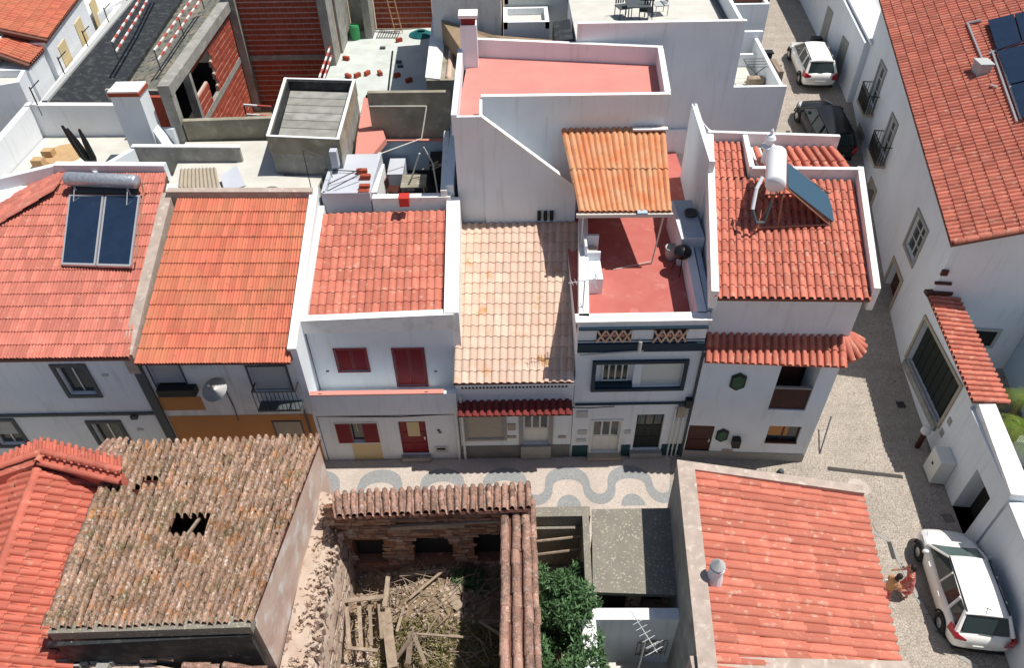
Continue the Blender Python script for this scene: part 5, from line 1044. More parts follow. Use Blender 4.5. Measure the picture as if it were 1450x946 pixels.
# wall strip between the shell and the pink house
PZ = thing('boundary_wall', 'broad concrete capped boundary wall left of the pink terrace', 'wall', (-3, 33, 4))
MB().prism([(-3.5, 31.0, 9.3), (-2.25, 31.0, 9.3), (-2.3, 42, 9.3), (-3.7, 42, 9.3)], 4).build('wall', 'board', PZ)
MB().prism([(-3.55, 31.2, 9.36), (-2.9, 31.0, 9.36), (-3.0, 42, 9.36), (-3.8, 42, 9.36)], 9.302).build('coping', 'coping', PZ)
caps(PZ, (-2.55, 31.2, 9.3), (-2.6, 41, 9.3), .14, 'tile_cream', .4)
mb = MB(); mb.pwall((-2.25, 24.3), (-2.25, 31), 3, 8.2, 8.4, .3); mb.build('side_wall', 'white', HM)
# ================================================================ RIGHT SIDE
def r4(F, nt, nb, st, sb, dep=.2):
    a, b, c, d = F.sz(*nt), F.sz(*nb), F.sz(*st), F.sz(*sb)
    s0, s1 = sorted(((a[0]+b[0])/2, (c[0]+d[0])/2)); return [s0, s1, (b[1]+d[1])/2, (a[1]+c[1])/2, dep]
BH = thing('town_house', 'big grey-white house with iron balconies under the largest red tile roof at right', 'house', (17, 24, 0))
FB = Fac((19.1, 39.1), (16.3, 22.2))
g1 = r4(FB, (1302, 302), (1282, 341), (1312, 330), (1292, 375), .2)
g2 = r4(FB, (1249, 86), (1231, 140), (1253, 104), (1236, 158), .2)
g3 = r4(FB, (1264, 160), (1248, 212), (1269, 181), (1252, 230), .2)
g4 = r4(FB, (1265, 374), (1248, 412), (1276, 393), (1258, 445), .35)
g5 = r4(FB, (1236, 262), (1218, 290), (1238, 270), (1222, 306), .35)
g6 = r4(FB, (1217, 182), (1201, 228), (1222, 194), (1207, 242), .35)
for g, hh in ((g4, 2.3), (g5, 2.2), (g6, 2.2)):
    if g[3]-g[2] < 1.6 or g[3]-g[2] > 2.8: g[3] = g[2]+hh
    if g[1]-g[0] < .9: g[1] = g[0]+1.0
for g in (g1, g2, g3):
    if g[1]-g[0] < .8: g[1] = g[0]+.95
walls(BH, [(16.3, 22.2), (27, 20.8), (29, 38), (19.1, 39.1)], [6.75, 9.6, 12.4, 9.5], [0, 0, 3, 3.9], 'white', {3: [g1, g2, g3, g4, g5, g6]}, cap=False)
for g in (g1, g2, g3): trim(BH, FB, g, 'stone_grey', .16, .05); window(BH, FB, g, 'whitepaint', .14, 2, 3)
for g in (g4, g5, g6): trim(BH, FB, g, 'stone', .2, .05, 'door_surround', False); door(BH, FB, g, 'brown', .3, (2, 3), None)
for g in (g2, g3):
    s0, s1, z0 = g[0]-.35, g[1]+.35, g[2]-.1; pj = .5
    b = MB().fbox(FB, s0, s1, z0-.14, z0, 0, pj).build('balcony', 'stone', BH); mb = MB(); zt = z0+.95
    mb.tube(FB.pt(s0, zt, pj-.03), FB.pt(s1, zt, pj-.03), .025, n=4).tube(FB.pt(s0, zt, pj-.03), FB.pt(s0, zt, 0), .025, n=4).tube(FB.pt(s1, zt, pj-.03), FB.pt(s1, zt, 0), .025, n=4)
    for i in range(17):
        x = s0+(s1-s0)*i/16; mb.tube(FB.pt(x, z0, pj-.03), FB.pt(x, zt, pj-.03), .014, n=4)
        if i < 16: mb.path([FB.pt(x, z0+.1, pj-.03), FB.pt(x+(s1-s0)/32, z0+.45, pj-.03), FB.pt(x, z0+.8, pj-.03)], .016, 4)
    for o_ in (.12, .25, .37):
        for s_ in (s0, s1): mb.tube(FB.pt(s_, z0, o_), FB.pt(s_, zt, o_), .014, n=4)
    mb.build('railing', 'black', b)
# small wall things
s_, z = FB.sz(1228, 300); MB().fbox(FB, s_-.2, s_+.2, z-.2, z+.25, 0, .3).build('wall_lantern', 'black', BH)
nr, fr_ = V3(15.98, 22.0, 6.78), V3(18.86, 39.25, 9.6)
up_ = V3(10.6, -1.35, 3.6)
dk = roof(BH, fr_, nr, nr+up_, fr_+up_*.97, 84, 25, 'tile_pink', 'barrel', .06, limit=300)
caps(dk, nr+V3(.1, .05, .05), nr+up_, .12, 'tile_pink', .42)
# things on the big roof
PF = (up_.normalized(), (fr_-nr).normalized()); nrf = PF[0].cross(PF[1]).normalized(); nrf = nrf if nrf.z > 0 else -nrf
def onroof(u, v, h=0):
    c = ray(u, v); p0 = nr+nrf*h-V3(0, 0, CAMH); t = p0.dot(nrf)/c.dot(nrf); return c*t+V3(0, 0, CAMH)
RP = thing('roof_solar_panels', 'black solar panels in a bracket frame on the biggest red roof', 'solar panels', onroof(1420, 90))
for k, q in enumerate([[(1399, 28), (1435, 19), (1446, 58), (1412, 70)], [(1437, 19), (1475, 10), (1485, 45), (1448, 57)], [(1412, 72), (1470, 57), (1485, 105), (1432, 118)], [(1432, 120), (1487, 107), (1500, 155), (1448, 166)]]):
    P = [onroof(u, v, .28) for u, v in q][::-1]; o = MB().slabp(P, .06).build('panel', 'panel', RP)
mb = MB()
for a, b in [((1405, 72), (1440, 172)), ((1412, 70), (1446, 168)), ((1370, 32), (1392, 86)), ((1370, 32), (1390, 28)), ((1403, 120), (1412, 123)), ((1400, 75), (1450, 58))]: mb.tube(onroof(*a, .16), onroof(*b, .16), .05, n=5)
mb.build('pipe_frame', 'alu', RP)
p = onroof(1387, 103, 0); loose(MB().box(p.x-.25, p.x+.25, p.y-.3, p.y+.3, p.z-.2, p.z+.45).box(p.x-.3, p.x+.3, p.y-.35, p.y+.35, p.z+.45, p.z+.52), 'roof_vent', 'shutter_grey', 'small grey vent box on the biggest red roof', 'roof vent')
# garage wall with tile capping
GWL = thing('garage_wall', 'white wall with a wide dark garage gate and a coral tile capping', 'wall', (16.2, 20, 0))
FG = Fac((16.3, 22.2), (15.95, 17.3)); gg = r4(FG, (1313, 450), (1285, 503), (1361, 556), (1323, 602), .35)
if gg[0] < .15: gg[0] = .15
walls(GWL, [(15.95, 17.3), (16.6, 17.3), (17.0, 22.1), (16.3, 22.2)], [3.5, 3.5, 4.1, 4.1], [0, 0, .6, .6], 'white', {3: [gg]}); trim(GWL, FG, gg, 'stone', .14, .05, 'gate_surround', False)
go = MB().fbox(FG, gg[0], gg[1], gg[2], gg[3], -.3, -.22).build('gate', 'green_d', GWL)
for i in range(1, 8): x = gg[0]+(gg[1]-gg[0])*i/8; MB().fbox(FG, x-.02, x+.02, gg[2], gg[3], -.22, -.2).build('gate_rib', 'green_d', go)
MB().fbox(FG, gg[0], gg[1], gg[2]-.3, gg[2]-.005, 0, .1).build('threshold', 'concrete', GWL); MB().fbox(FG, gg[0], gg[1], gg[2]-.004, gg[2]+.04, -.1, .0).build('gate_rail', 'alu', GWL)
roof(GWL, V3(17.15, 17.2, 3.45), V3(17.35, 22.15, 4.1), V3(16.15, 22.25, 4.25), V3(15.85, 17.2, 3.6), 22, 3, 'tile_pink', 'barrel', .07, t=.08, name='tile_capping')
MB().box(16.0, 17.0, 22.05, 22.3, 4.3, 4.45).build('lintel', 'brown', BH)
for u, v, dx, dz in ((1337, 385, .12, .12), (1335, 400, .3, .05)):
    F_ = Fac((16.3, 22.2), (27, 20.8)); s_, z = F_.sz(u, v); MB().fbox(F_, s_-dx, s_+dx, z-dz, z+dz, 0, .1).build('wall_fitting', 'brown', BH)
F_ = Fac((16.3, 22.2), (27, 20.8)); rw = F_.rect(1372, 1408, 468, 488); MB().fbox(F_, rw[0], rw[1], rw[2], rw[3], .005, .02).build('dark_opening', 'dark_in', BH); trim(BH, F_, rw, 'shutter_grey', .12, .05)
# south garden wall
SW = thing('garden_wall', 'white street wall with broad sunlit coping and a doorway niche at right', 'wall', (15.8, 16, 0))
FS = Fac((15.95, 17.3), (15.5, 13.6)); ng = r4(FS, (1386, 666), (1350, 709.5), (1402, 709.5), (1365, 755), .6); ng[2] = .03
walls(SW, [(15.5, 13.6), (16.1, 13.5), (16.55, 17.3), (15.95, 17.3)], 3.2, 0, 'white', {3: [ng]})
MB().prism([(15.48, 13.6, 3.32), (16.15, 13.5, 3.32), (16.68, 17.3, 3.5), (16.1, 17.3, 3.5)], 3.201).build('coping', 'coping', SW)
MB().fbox(FS, ng[0], ng[1], .005, .03, -.6, .5).build('doormat_step', 'pink_coping', SW)
p = at(1331, 672, .6); MBX = thing('meter_cabinet', 'white meter cabinet against the wall below the garage gate', 'cabinet', (p.x, p.y, 0))
FM = FS; sM, _ = FS.sz(1338, 668); MB().fbox(FM, sM-.45, sM+.35, .05, 1.25, 0.01, .55).build('cabinet', 'whitepaint', MBX, bevel=.02); MB().fbox(FM, sM-.1, sM+.0, .7, .8, .55, .57).build('lock', 'black', MBX)
for dv in ((1345, 597), (1334, 613)):
    s_, z = FG.sz(*dv); MB().fbox(FG, s_-.12, s_+.12, z-.15, z+.15, 0, .02).build('wall_plate', 'stone_grey', GWL)
p = at(1311, 611, .95); T = thing('globe_lamp', 'white globe lamp on a short post beside the garage gate', 'lamp', (p.x, p.y, gz(p.y))); MB().tube((p.x, p.y, gz(p.y)), (p.x, p.y, .85), .1, n=8).build('post', 'brown', T); MB().ball((p.x, p.y, .98), .19, 14, 8).build('globe', 'whitecloth', T, smooth=True)
SHs = thing('garden_wall', 'white wall standing close beside the parked car in the lower right corner', 'wall', (15, 9, 0)); walls(SHs, [(13.9, 3), (16.0, 3), (16.5, 13.5), (15.5, 13.5)], 3.0, 0, 'white')
# courtyard
CY = MB().add([(16.6, 13.7, .06), (24, 13.7, .06), (24, 21.1, .08), (16.9, 22.0, .56), (16.6, 17.3, .1)], [[0, 1, 2, 3, 4]]).build('courtyard_paving', 'plinth', kind='structure'); 
loose(MB().pwall((20.5, 21.6), (20.0, 16), 0, 4, 3.5, .3), 'courtyard_wall', 'blue_wall', 'pale wall at the right edge of the dark courtyard', 'wall')
loose(MB().box(17.2, 24, 17.0, 17.3, 0, 1.6), 'planter_wall', 'white2', 'low wall between dark courtyard and palm at the right edge', 'wall')
# palm
def leafcloud(name, m, parent, pts, size, seed=0, flat=.0, aspect=.35, local=False, up=.0):
    rg = np.random.default_rng(seed); V = []; F = []
    for k, (p, sz) in enumerate(zip(pts, size)):
        d = rg.normal(size=3); d[2] = d[2]*(1-flat)+up; d /= np.linalg.norm(d); e = np.cross(d, rg.normal(size=3)); e /= np.linalg.norm(e)+1e-9; p = np.array(p); n_ = np.cross(d, e)*sz*.15
        V += [p-d*sz*.1, p+d*sz*.45+e*sz*aspect*.5+n_, p+d*sz, p+d*sz*.45-e*sz*aspect*.5+n_]; F.append([4*k, 4*k+1, 4*k+2, 4*k+3])
    mb = MB(); mb.v = [tuple(map(float, v)) for v in V]; mb.f = F; return mb.build(name, m, parent, local=local)
def palm(c, n, L, label, z):
    T = thing('palm', label, 'palm', (c.x, c.y, z)); MB().tube((c.x, c.y, z), (c.x, c.y, c.z), .16, .12, 8).build('trunk', 'bark', T)
    for k in range(n):
        a = 2*math.pi*k/n+random.uniform(-.2, .2); el = random.uniform(.1, .9); d = V3(math.cos(a), math.sin(a), 0); mb = MB(); side = V3(-math.sin(a), math.cos(a), 0); prev = V3(*c)
        for i in range(12):
            t = (i+1)/12; q = V3(*c)+d*L*t*math.cos(el*.6)+V3(0, 0, L*(el*t*.9-1.0*t*t)); w_ = .2*math.sin(math.pi*min(1, t+.1))+.02
            mid = (prev+q)/2
            for sg in (-1, 1):
                for o_ in (0, .5): z_ = prev+(q-prev)*o_; mb.add([z_, z_+(q-prev)*.22, z_+side*sg*w_*1.6+(q-prev)*1.4-V3(0, 0, .1)], [[0, 1, 2]])
            prev = q
        mb.build('frond', 'palm', T)
palm(at(1445, 605, 2.3), 16, 1.25, 'bright yellow-green palm at the right edge behind the white wall', 0)
palm(at(1452, 560, 2.0), 11, 1.0, 'dry palm fronds at the right edge beside the dark courtyard', 0)
# ---- upper street right wall
UW = thing('street_wall', 'long white street wall with thick sunlit coping beside the upper cars', 'wall', (19, 42, 4))
MB().prism([(18.75, 39.0, 7.4), (20.0, 39.0, 7.4), (21.2, 54, 9.5), (19.5, 54, 9.5)], 3).build('wall', 'white', UW)
MB().prism([(18.9, 38.6, 7.55), (20.2, 38.6, 7.55), (21.4, 54, 9.65), (19.7, 54, 9.65)], [7.42, 7.42, 9.52, 9.52]).build('coping', 'coping', UW)
for yy in (41, 44.5): MB().prism([(18.72+.05*(yy-39), yy, gz(yy)+2.2), (18.8+.05*(yy-39), yy, gz(yy)+2.2), (18.85+.05*(yy-39), yy+1.1, gz(yy)+2.2), (18.75+.05*(yy-39), yy+1.1, gz(yy)+2.2)], gz(yy)-.2).build('gate_panel', 'stone_grey', UW)
block('flat_roofed_house', 'pale grey flat roofed block behind the thick white street wall', [(20.2, 39.6), (30, 39), (30, 56), (21.2, 56)], 3, 7.0, 'white2', par=.2, fl='shutter_grey')
loose(MB().prism([(18.0, 52, 8.0), (21, 52, 8.0), (22, 62, 9), (18.5, 62, 9)], 5), 'far_wall', 'ochre_pale', 'cream rendered wall at the far end of the upper street', 'wall')
p = at(1157, 53, 5.6); loose(MB().box(p.x-.3, p.x+.3, p.y-.25, p.y+.25, gz(p.y), gz(p.y)+.8), 'litter_bin', 'black', 'dark bin standing at the wall beyond the upper white car', 'bin')
# ================================================================ CARS
def car(loc, rz, paint, label, S=1.0, L=4.15, Wd=1.76, Hc=1.5, slope=0, wagon=True):
    T = thing('parked_car', label, 'car', loc, 'parked cars', rz); T.rotation_euler = (slope, 0, rz); T.scale = (S, S, S)
    hw = Wd/2; h = L/2
    st = [(-h, .80, .42, .62, .66), (-h+.06, .9, .3, .85, .9), (-h+.25, .96, .22, .9, .97), (-h+.7, 1, .2, .92, .99), (-.5, 1, .18, .9, .97), (.3, 1, .18, .88, .95), (.85, 1, .18, .84, .94), (1.2, .99, .2, .78, .9), (h-.45, .95, .22, .68, .78), (h-.14, .85, .26, .56, .64), (h, .66, .34, .46, .5)]
    mb = MB(); rings = []
    for y, k, zl, zb, zt in st:
        w_ = hw*k; pts = [(-.001, zl), (w_*.86, zl), (w_*.97, zl+.1), (w_, zl+(zb-zl)*.55), (w_*.97, zb), (w_*.88, zt-.01), (w_*.5, zt+.02), (0, zt+.03)]
        rings.append([(x, y, z) for x, z in pts]+[(-x, y, z) for x, z in pts[-2:0:-1]])
    n = len(rings[0])
    for r in rings: mb.v += r
    for j in range(len(rings)-1):
        for i in range(n): mb.f.append([j*n+i, j*n+(i+1) % n, (j+1)*n+(i+1) % n, (j+1)*n+i][::-1])
    mb.f.append(list(range(n))); mb.f.append([(len(rings)-1)*n+i for i in range(n)][::-1])
    body = mb.build('body', paint, T, local=True, smooth=True); body.data.polygons[len(body.data.polygons)-1].use_smooth = False
    sub = body.modifiers.new('s', 'SUBSURF'); sub.levels = 1; sub.render_levels = 1
    # cabin (glass) with roof
    yr0, yr1, yf1, yf0 = -h+.22, -h+.62, .35, 1.12; zb = .93
    cb = [(-hw*.86, yr0, zb), (hw*.86, yr0, zb), (hw*.9, -.2, zb), (hw*.86, yf0, zb-.06), (-hw*.86, yf0, zb-.06), (-hw*.9, -.2, zb)]
    ct = [(-hw*.66, yr1, Hc-.07), (hw*.66, yr1, Hc-.07), (hw*.7, -.2, Hc-.03), (hw*.62, yf1, Hc-.05), (-hw*.62, yf1, Hc-.05), (-hw*.7, -.2, Hc-.03)]
    MB().add(cb+ct, [[i, (i+1) % 6, (i+1) % 6+6, i+6] for i in range(6)]+[[6, 7, 8, 9, 10, 11]]).build('side_glass', 'carglass', T, local=True)
    MB().add([(cb[4][0]*.9, cb[4][1]+.015, cb[4][2]+.03), (cb[3][0]*.9, cb[3][1]+.015, cb[3][2]+.03), (ct[3][0]*.92, ct[3][1]+.03, ct[3][2]), (ct[4][0]*.92, ct[4][1]+.03, ct[4][2])], [[0, 1, 2, 3]]).build('windscreen', 'screenglass', T, local=True)
    # roof skin: curved grid
    mb = MB(); NX, NY = 6, 8
    for j in range(NY+1):
        t = j/NY; y = yr1-.12+(yf1+.05-yr1+.12)*t; ww = hw*(.69+.035*math.sin(math.pi*t)-.05*t)
        for i in range(NX+1):
            x = -1+2*i/NX; mb.v.append((x*ww, y, Hc-.05+.07*(1-x*x)*(1-.2*abs(2*t-1))+.03*math.sin(math.pi*t)))
    mb.f = [[j*(NX+1)+i, j*(NX+1)+i+1, (j+1)*(NX+1)+i+1, (j+1)*(NX+1)+i] for j in range(NY) for i in range(NX)]
    k = len(mb.v); mb.box(-hw*.64, hw*.64, yr1-.1, yf1, Hc-.1, Hc-.045); mb.build('roof', paint, T, local=True, smooth=True)
    for s in (-1, 1):
        pl = lambda *a_, **k_: MB().tube(*a_, **k_).build('pillar', paint, T, local=True)
        pl((s*hw*.86, yr0, zb), (s*hw*.66, yr1, Hc-.05), .085, .06, 6); pl((s*hw*.86, yf0, zb-.06), (s*hw*.63, yf1, Hc-.05), .045, .04, 6); pl((s*hw*.905, -.2, zb), (s*hw*.71, -.2, Hc-.03), .03, n=6); pl((s*hw*.9, -1.05, zb), (s*hw*.7, -.98, Hc-.04), .05, n=6)
    for s in (-1, 1):
        MB().tube((s*hw*.66, yr1-.05, Hc+.0), (s*hw*.64, yf1, Hc+.0), .02, n=5).build('roof_rail', 'black' if paint != 'carblack' else 'black', T, local=True)
        MB().ball((s*(hw+.09), .78, .98), .11, 8, 6, (1, .7, .75)).build('mirror', paint, T, local=True, smooth=True)
        MB().prism([(s*hw*.62, -h-.012, .93), (s*hw*.95, -h+.06, .93), (s*hw*.97, -h+.5, .99), (s*hw*.86, -h+.1, .99)][::s], [.68, .62, .84, .84]).build('tail_light', 'redlamp', T, local=True)
        MB().prism([(s*hw*.6, h-.2, .72), (s*hw*.9, h-.42, .76), (s*hw*.93, h-.75, .8), (s*hw*.75, h-.5, .8)][::-s], .58).build('headlight', 'headlamp', T, local=True)
        for y in (-h+.78, h-.82):
            w_ = MB().lathe((s*(hw-.21), y, .31), [(.3, 0), (.32, .04), (.32, .19), (.29, .215), (.21, .215)], 20, (s, 0, 0)).build('wheel', 'rubber', T, local=True)
            MB().lathe((s*(hw-.02), y, .31), [(.21, 0), (.2, .02), (.06, .035), (.01, .04)], 14, (s, 0, 0)).build('rim', 'rim', w_, local=True)
            for q in range(5):
                a = q*1.2566; MB().tube((s*(hw+.018), y, .31), (s*(hw+.012), y+.18*math.cos(a), .31+.18*math.sin(a)), .022, n=4).build('spoke', 'rim', w_, local=True) if S < 1.01 else None
            arc = MB(); pts = [(s*(hw-.0), y+.37*math.cos(t), .31+.37*math.sin(t)) for t in np.linspace(0, math.pi, 12)]; 
            arc.path(pts, .035, 5).build('wheel_arch', 'rubber', T, local=True)
    MB().add([(-hw*.74, yr0-.03, zb+.05), (hw*.74, yr0-.03, zb+.05), (hw*.62, yr1-.07, Hc-.07), (-hw*.62, yr1-.07, Hc-.07)], [[0, 1, 2, 3]]).build('rear_window', 'carglass', T, local=True)
    MB().box(-.27, .27, -h-.02, -h+.03, .5, .62).build('number_plate', 'whitepaint' if paint != 'carblack' else 'shutter_grey', T, local=True)
    MB().box(-hw*.82, hw*.82, -h-.01, -h+.2, .26, .34).build('bumper_trim', 'black', T, local=True)
    MB().tube((-.2, yr0-.05, zb+.03), (.2, yr0-.06, zb+.06), .012, n=4).build('wiper', 'black', T, local=True)
    for s in (-1, 1):
        for y in (-.55, .45): MB().box(min(s*hw*.99, s*(hw+.02)), max(s*hw*.99, s*(hw+.02)), y-.09, y+.09, .79, .82).build('door_handle', paint, T, local=True)
    if slope == 0: MB().tube((0, yr1+.12, Hc), (0, yr1-.05, Hc+.18), .012, n=4).build('aerial', 'black', T, local=True)
    return T
r_, f_ = at(1385, 898, .65), at(1338, 765, .55)
cdir = f_-r_; cm = (r_+f_)/2; car((cm.x, cm.y, .012), -math.atan2(cdir.x, cdir.y), 'carwhite', 'white car parked along the curved pavement in the lower right corner', S=1.04, L=max(4.0, min(4.5, Vector((cdir.x, cdir.y)).length)))
sl2 = math.atan2(gz(43)-gz(40), 3)
for (u, v, z, pt_, S, lab, sl_) in [(1147, 90, 5.0, 'carwhite', 1.06, 'small white hatchback on the upper street seen from behind', sl2), (1165, 180, 4.1, 'carblack', 1.1, 'black car on the upper street behind the corner house', math.atan2(gz(38)-gz(34), 4))]:
    p = at(u, v, z); car((p.x, p.y, gz(p.y)+.03), -.05 if pt_ == 'carwhite' else .06, pt_, lab, S=S, slope=sl_)
# ================================================================ PEOPLE
def person(loc, rz, label, dress, top, hgt=1.62, lean=0.1, crouch=0, bag=False):
    T = thing('person', label, 'person', loc, None, rz); T.scale = (hgt/1.7,)*3
    J = {'pel': (0, 0, .95), 'sp': (0, lean*.5, 1.15), 'ch': (0, lean, 1.36), 'nk': (0, lean*1.2, 1.5), 'hd': (0, lean*1.3+.02, 1.6),
         'sl': (.17, lean, 1.43), 'el': (.24, lean+.12, 1.16), 'hl': (.22, lean+.33, 1.02), 'sr': (-.17, lean, 1.43), 'er': (-.26, lean+.02, 1.15), 'hr': (-.25, lean+.16, .92),
         'tl': (.1, 0, .9), 'kl': (.12, .14, .5), 'al': (.12, .02, .08), 'fl': (.13, .17, .03), 'tr': (-.1, 0, .9), 'kr': (-.11, -.02, .5), 'ar': (-.11, -.15, .09), 'fr': (-.12, .0, .03)}
    R = dict(pel=.13, sp=.11, ch=.13, nk=.055, hd=.06, sl=.06, el=.042, hl=.03, sr=.06, er=.042, hr=.03, tl=.09, kl=.06, al=.04, fl=.035, tr=.09, kr=.06, ar=.04, fr=.035)
    E = [('pel', 'sp'), ('sp', 'ch'), ('ch', 'nk'), ('nk', 'hd'), ('ch', 'sl'), ('sl', 'el'), ('el', 'hl'), ('ch', 'sr'), ('sr', 'er'), ('er', 'hr'), ('pel', 'tl'), ('tl', 'kl'), ('kl', 'al'), ('al', 'fl'), ('pel', 'tr'), ('tr', 'kr'), ('kr', 'ar'), ('ar', 'fr')]
    for sd, hnd, el in (('l', 'hl', 'el'), ('r', 'hr', 'er')):
        h_ = Vector(J[hnd]); d = (h_-Vector(J[el])).normalized(); J['p'+sd] = tuple(h_+d*.07); R['p'+sd] = .026; E.append((hnd, 'p'+sd)); sx = 1 if sd == 'l' else -1
        for q, (o, l) in enumerate(((-.03, .07), (-.01, .085), (.012, .08), (.032, .062))):
            J['f%s%d' % (sd, q)] = tuple(h_+d*(.08+l)+V3(o, .01, -.02)); R['f%s%d' % (sd, q)] = .009; E.append(('p'+sd, 'f%s%d' % (sd, q)))
        J['th'+sd] = tuple(h_+d*.06+V3(-sx*.05, .03, 0)); R['th'+sd] = .01; E.append((hnd, 'th'+sd))
    ks = list(J); me = bpy.data.meshes.new('body'); me.from_pydata([J[k] for k in ks], [(ks.index(a), ks.index(b)) for a, b in E], []); me.materials.append(W['skin'])
    o = bpy.data.objects.new('body', me); COL.objects.link(o); o.parent = T; sk_ = o.modifiers.new('skin', 'SKIN')
    for i, k in enumerate(ks): me.skin_vertices[0].data[i].radius = (R[k], R[k]); 
    me.skin_vertices[0].data[0].use_root = True
    ss_ = o.modifiers.new('sub', 'SUBSURF'); ss_.levels = 1; ss_.render_levels = 1
    hd = Vector(J['hd'])+V3(0, .01, .07)
    h_ = MB().ball(hd, .1, 14, 10, (.82, .98, 1.2)).tube(hd+V3(0, .09, -.0), hd+V3(0, .12, -.03), .012, .018, 6).ball(hd+V3(.082, 0, -.01), .022, 6, 4).ball(hd+V3(-.082, 0, -.01), .022, 6, 4).build('face', 'skin', T, local=True, smooth=True)
    MB().ball(hd+V3(0, -.025, .025), .112, 14, 10, (.9, .95, 1.12)).ball(hd+V3(0, -.1, -.06), .075, 10, 8, (1, .8, 1.6)).build('hair', 'hair', T, local=True, smooth=True)
    for s in (-1, 1): MB().ball(hd+V3(s*.033, .092, .005), .011, 6, 4).build('eye', 'black', h_, local=True)
    MB().box(hd.x-.022, hd.x+.022, hd.y+.085, hd.y+.093, hd.z-.058, hd.z-.05).build('mouth', 'redpaint', h_, local=True)
    def shell(rings, name, m):
        mb = MB(); n = 14
        for (x, y, z, rx, ry) in rings:
            for i in range(n):
                a = 2*math.pi*i/n; k = 1+.06*math.sin(5*a+z*9); mb.v.append((x+rx*k*math.cos(a), y+ry*k*math.sin(a), z))
        mb.f = [[j*n+i, j*n+(i+1) % n, (j+1)*n+(i+1) % n, (j+1)*n+i] for j in range(len(rings)-1) for i in range(n)]; mb.build(name, m, T, local=True, smooth=True)
    shell([(0, .02, .42, .25, .27), (0, .01, .65, .21, .22), (0, 0, .95, .18, .16), (0, lean*.4, 1.1, .15, .125)], 'skirt', dress)
    shell([(0, lean*.35, 1.06, .16, .13), (0, lean*.6, 1.22, .165, .135), (0, lean*.95, 1.37, .185, .13), (0, lean*1.05, 1.45, .15, .1), (0, lean*1.15, 1.48, .07, .065)], 'top', top)
    for a_, b_ in (('sl', 'el'), ('sr', 'er')):
        A_, B_ = Vector(J[a_]), Vector(J[b_]); MB().tube(A_, A_+(B_-A_)*.6, .078, .068, 10).build('sleeve', top, T, local=True)
    if bag: MB().box(-.33, -.2, lean+.0, lean+.3, .65, .95).build('bag', 'whitecloth', T, local=True, bevel=.02)
    return T
pa_ = at(1297, 808, 1.55); person((pa_.x, pa_.y-.05, .11), math.radians(70), 'person in a red patterned dress beside the door of the white parked car', 'redcloth', 'redcloth', 1.62, .12)
pb2 = at(1263, 824, 1.5); person((pb2.x, pb2.y, .11), math.radians(-75), 'person in a tan top with dark hair, half hidden by the coral roof edge', 'redcloth', 'tancloth', 1.6, .16, bag=True)
# ================================================================ FOREGROUND
# ---- old mossy roof house
OM = thing('derelict_house', 'derelict house under a mossy old clay tile roof with a hole in it', 'house', (-9, 12, 0))
oA, oB, oC, oD = at(455, 622, 4.5), at(172, 632, 4.5), at(72, 893, 5.8), at(357, 884, 5.8)
hc = at(271, 750, 5.1); hw_ = (at(300, 750, 5.1).x-at(242, 750, 5.1).x)/2; hh_ = (at(270, 736, 5.1).y-at(270, 764, 5.1).y)/2
h2, h3 = at(205, 692, 4.85), at(192, 830, 5.4)
def keepO(c):
    if abs(c.x-hc.x) < hw_*.95 and abs(c.y-hc.y-.1*math.sin(c.x*5)) < hh_*.95: return False
    if abs(c.x-h2.x-.5*(c.y-h2.y)) < .16 and abs(c.y-h2.y) < .45: return False
    return True
def keepO2(c): return keepO(c) 
walls(OM, [(oC.x+.15, oC.y+.15), (oD.x-.05, oD.y+.15), (oA.x-.05, oA.y-.2), (oB.x+.1, oB.y-.2)], [5.6, 5.6, 4.4, 4.4], 0, 'plaster_old', cap=False)
bl = lambda s, t: (oA*(1-s)+oB*s)*(1-t)+(oD*(1-s)+oC*s)*t
# roof deck built as boards round the hole
mb = MB(); NS, NT = 27, 34
for i in range(NS):
    for j in range(NT):
        c = bl((i+.5)/NS, (j+.5)/NT)
        if abs(c.x-hc.x) < hw_*1.0 and abs(c.y-hc.y) < hh_*1.15: continue
        q = [bl(i/NS, j/NT), bl((i+1)/NS, j/NT), bl((i+1)/NS, (j+1)/NT), bl(i/NS, (j+1)/NT)]; mb.add([p-V3(0, 0, .03) for p in q], [[0, 1, 2, 3]])
RO = mb.build('roof', 'brown', OM)
tiles(RO, oA, oB, oC, oD, 27, 17, 'tile_old', 'barrel', .12, keepO, jit=.05)
MB().pwall((oC.x, oC.y+.02), (oD.x, oD.y+.02), 5.55, 5.88, 5.88, .28).build('verge_mortar', 'slab', OM)
MB().tube(hc+V3(.1, .5, -.1), hc+V3(-.12, -.55, .1), .05, n=4).build('rafter', 'wood', OM)
MB().pwall((oC.x+.1, oC.y-.2), (oD.x-.1, oD.y-.1), 3.6, 5.5, 5.5, .1).build('shaded_wall', 'slate', OM)  # near-black sheet before the wall face, its shade put into the colour
# wavy left and street edge tiles
caps(RO, oB+V3(-.05, 0, .05), oC+V3(-.05, 0, .05), .15, 'tile_old', .38, jit=.02)
tiles(RO, oB+V3(.15, .25, -.05), oB+V3(-.65, .2, -.1), oB+V3(-.75, -.55, .15), oB+V3(.1, -.55, .15), 4, 2, 'tile_old2', 'barrel', .08, jit=.05)
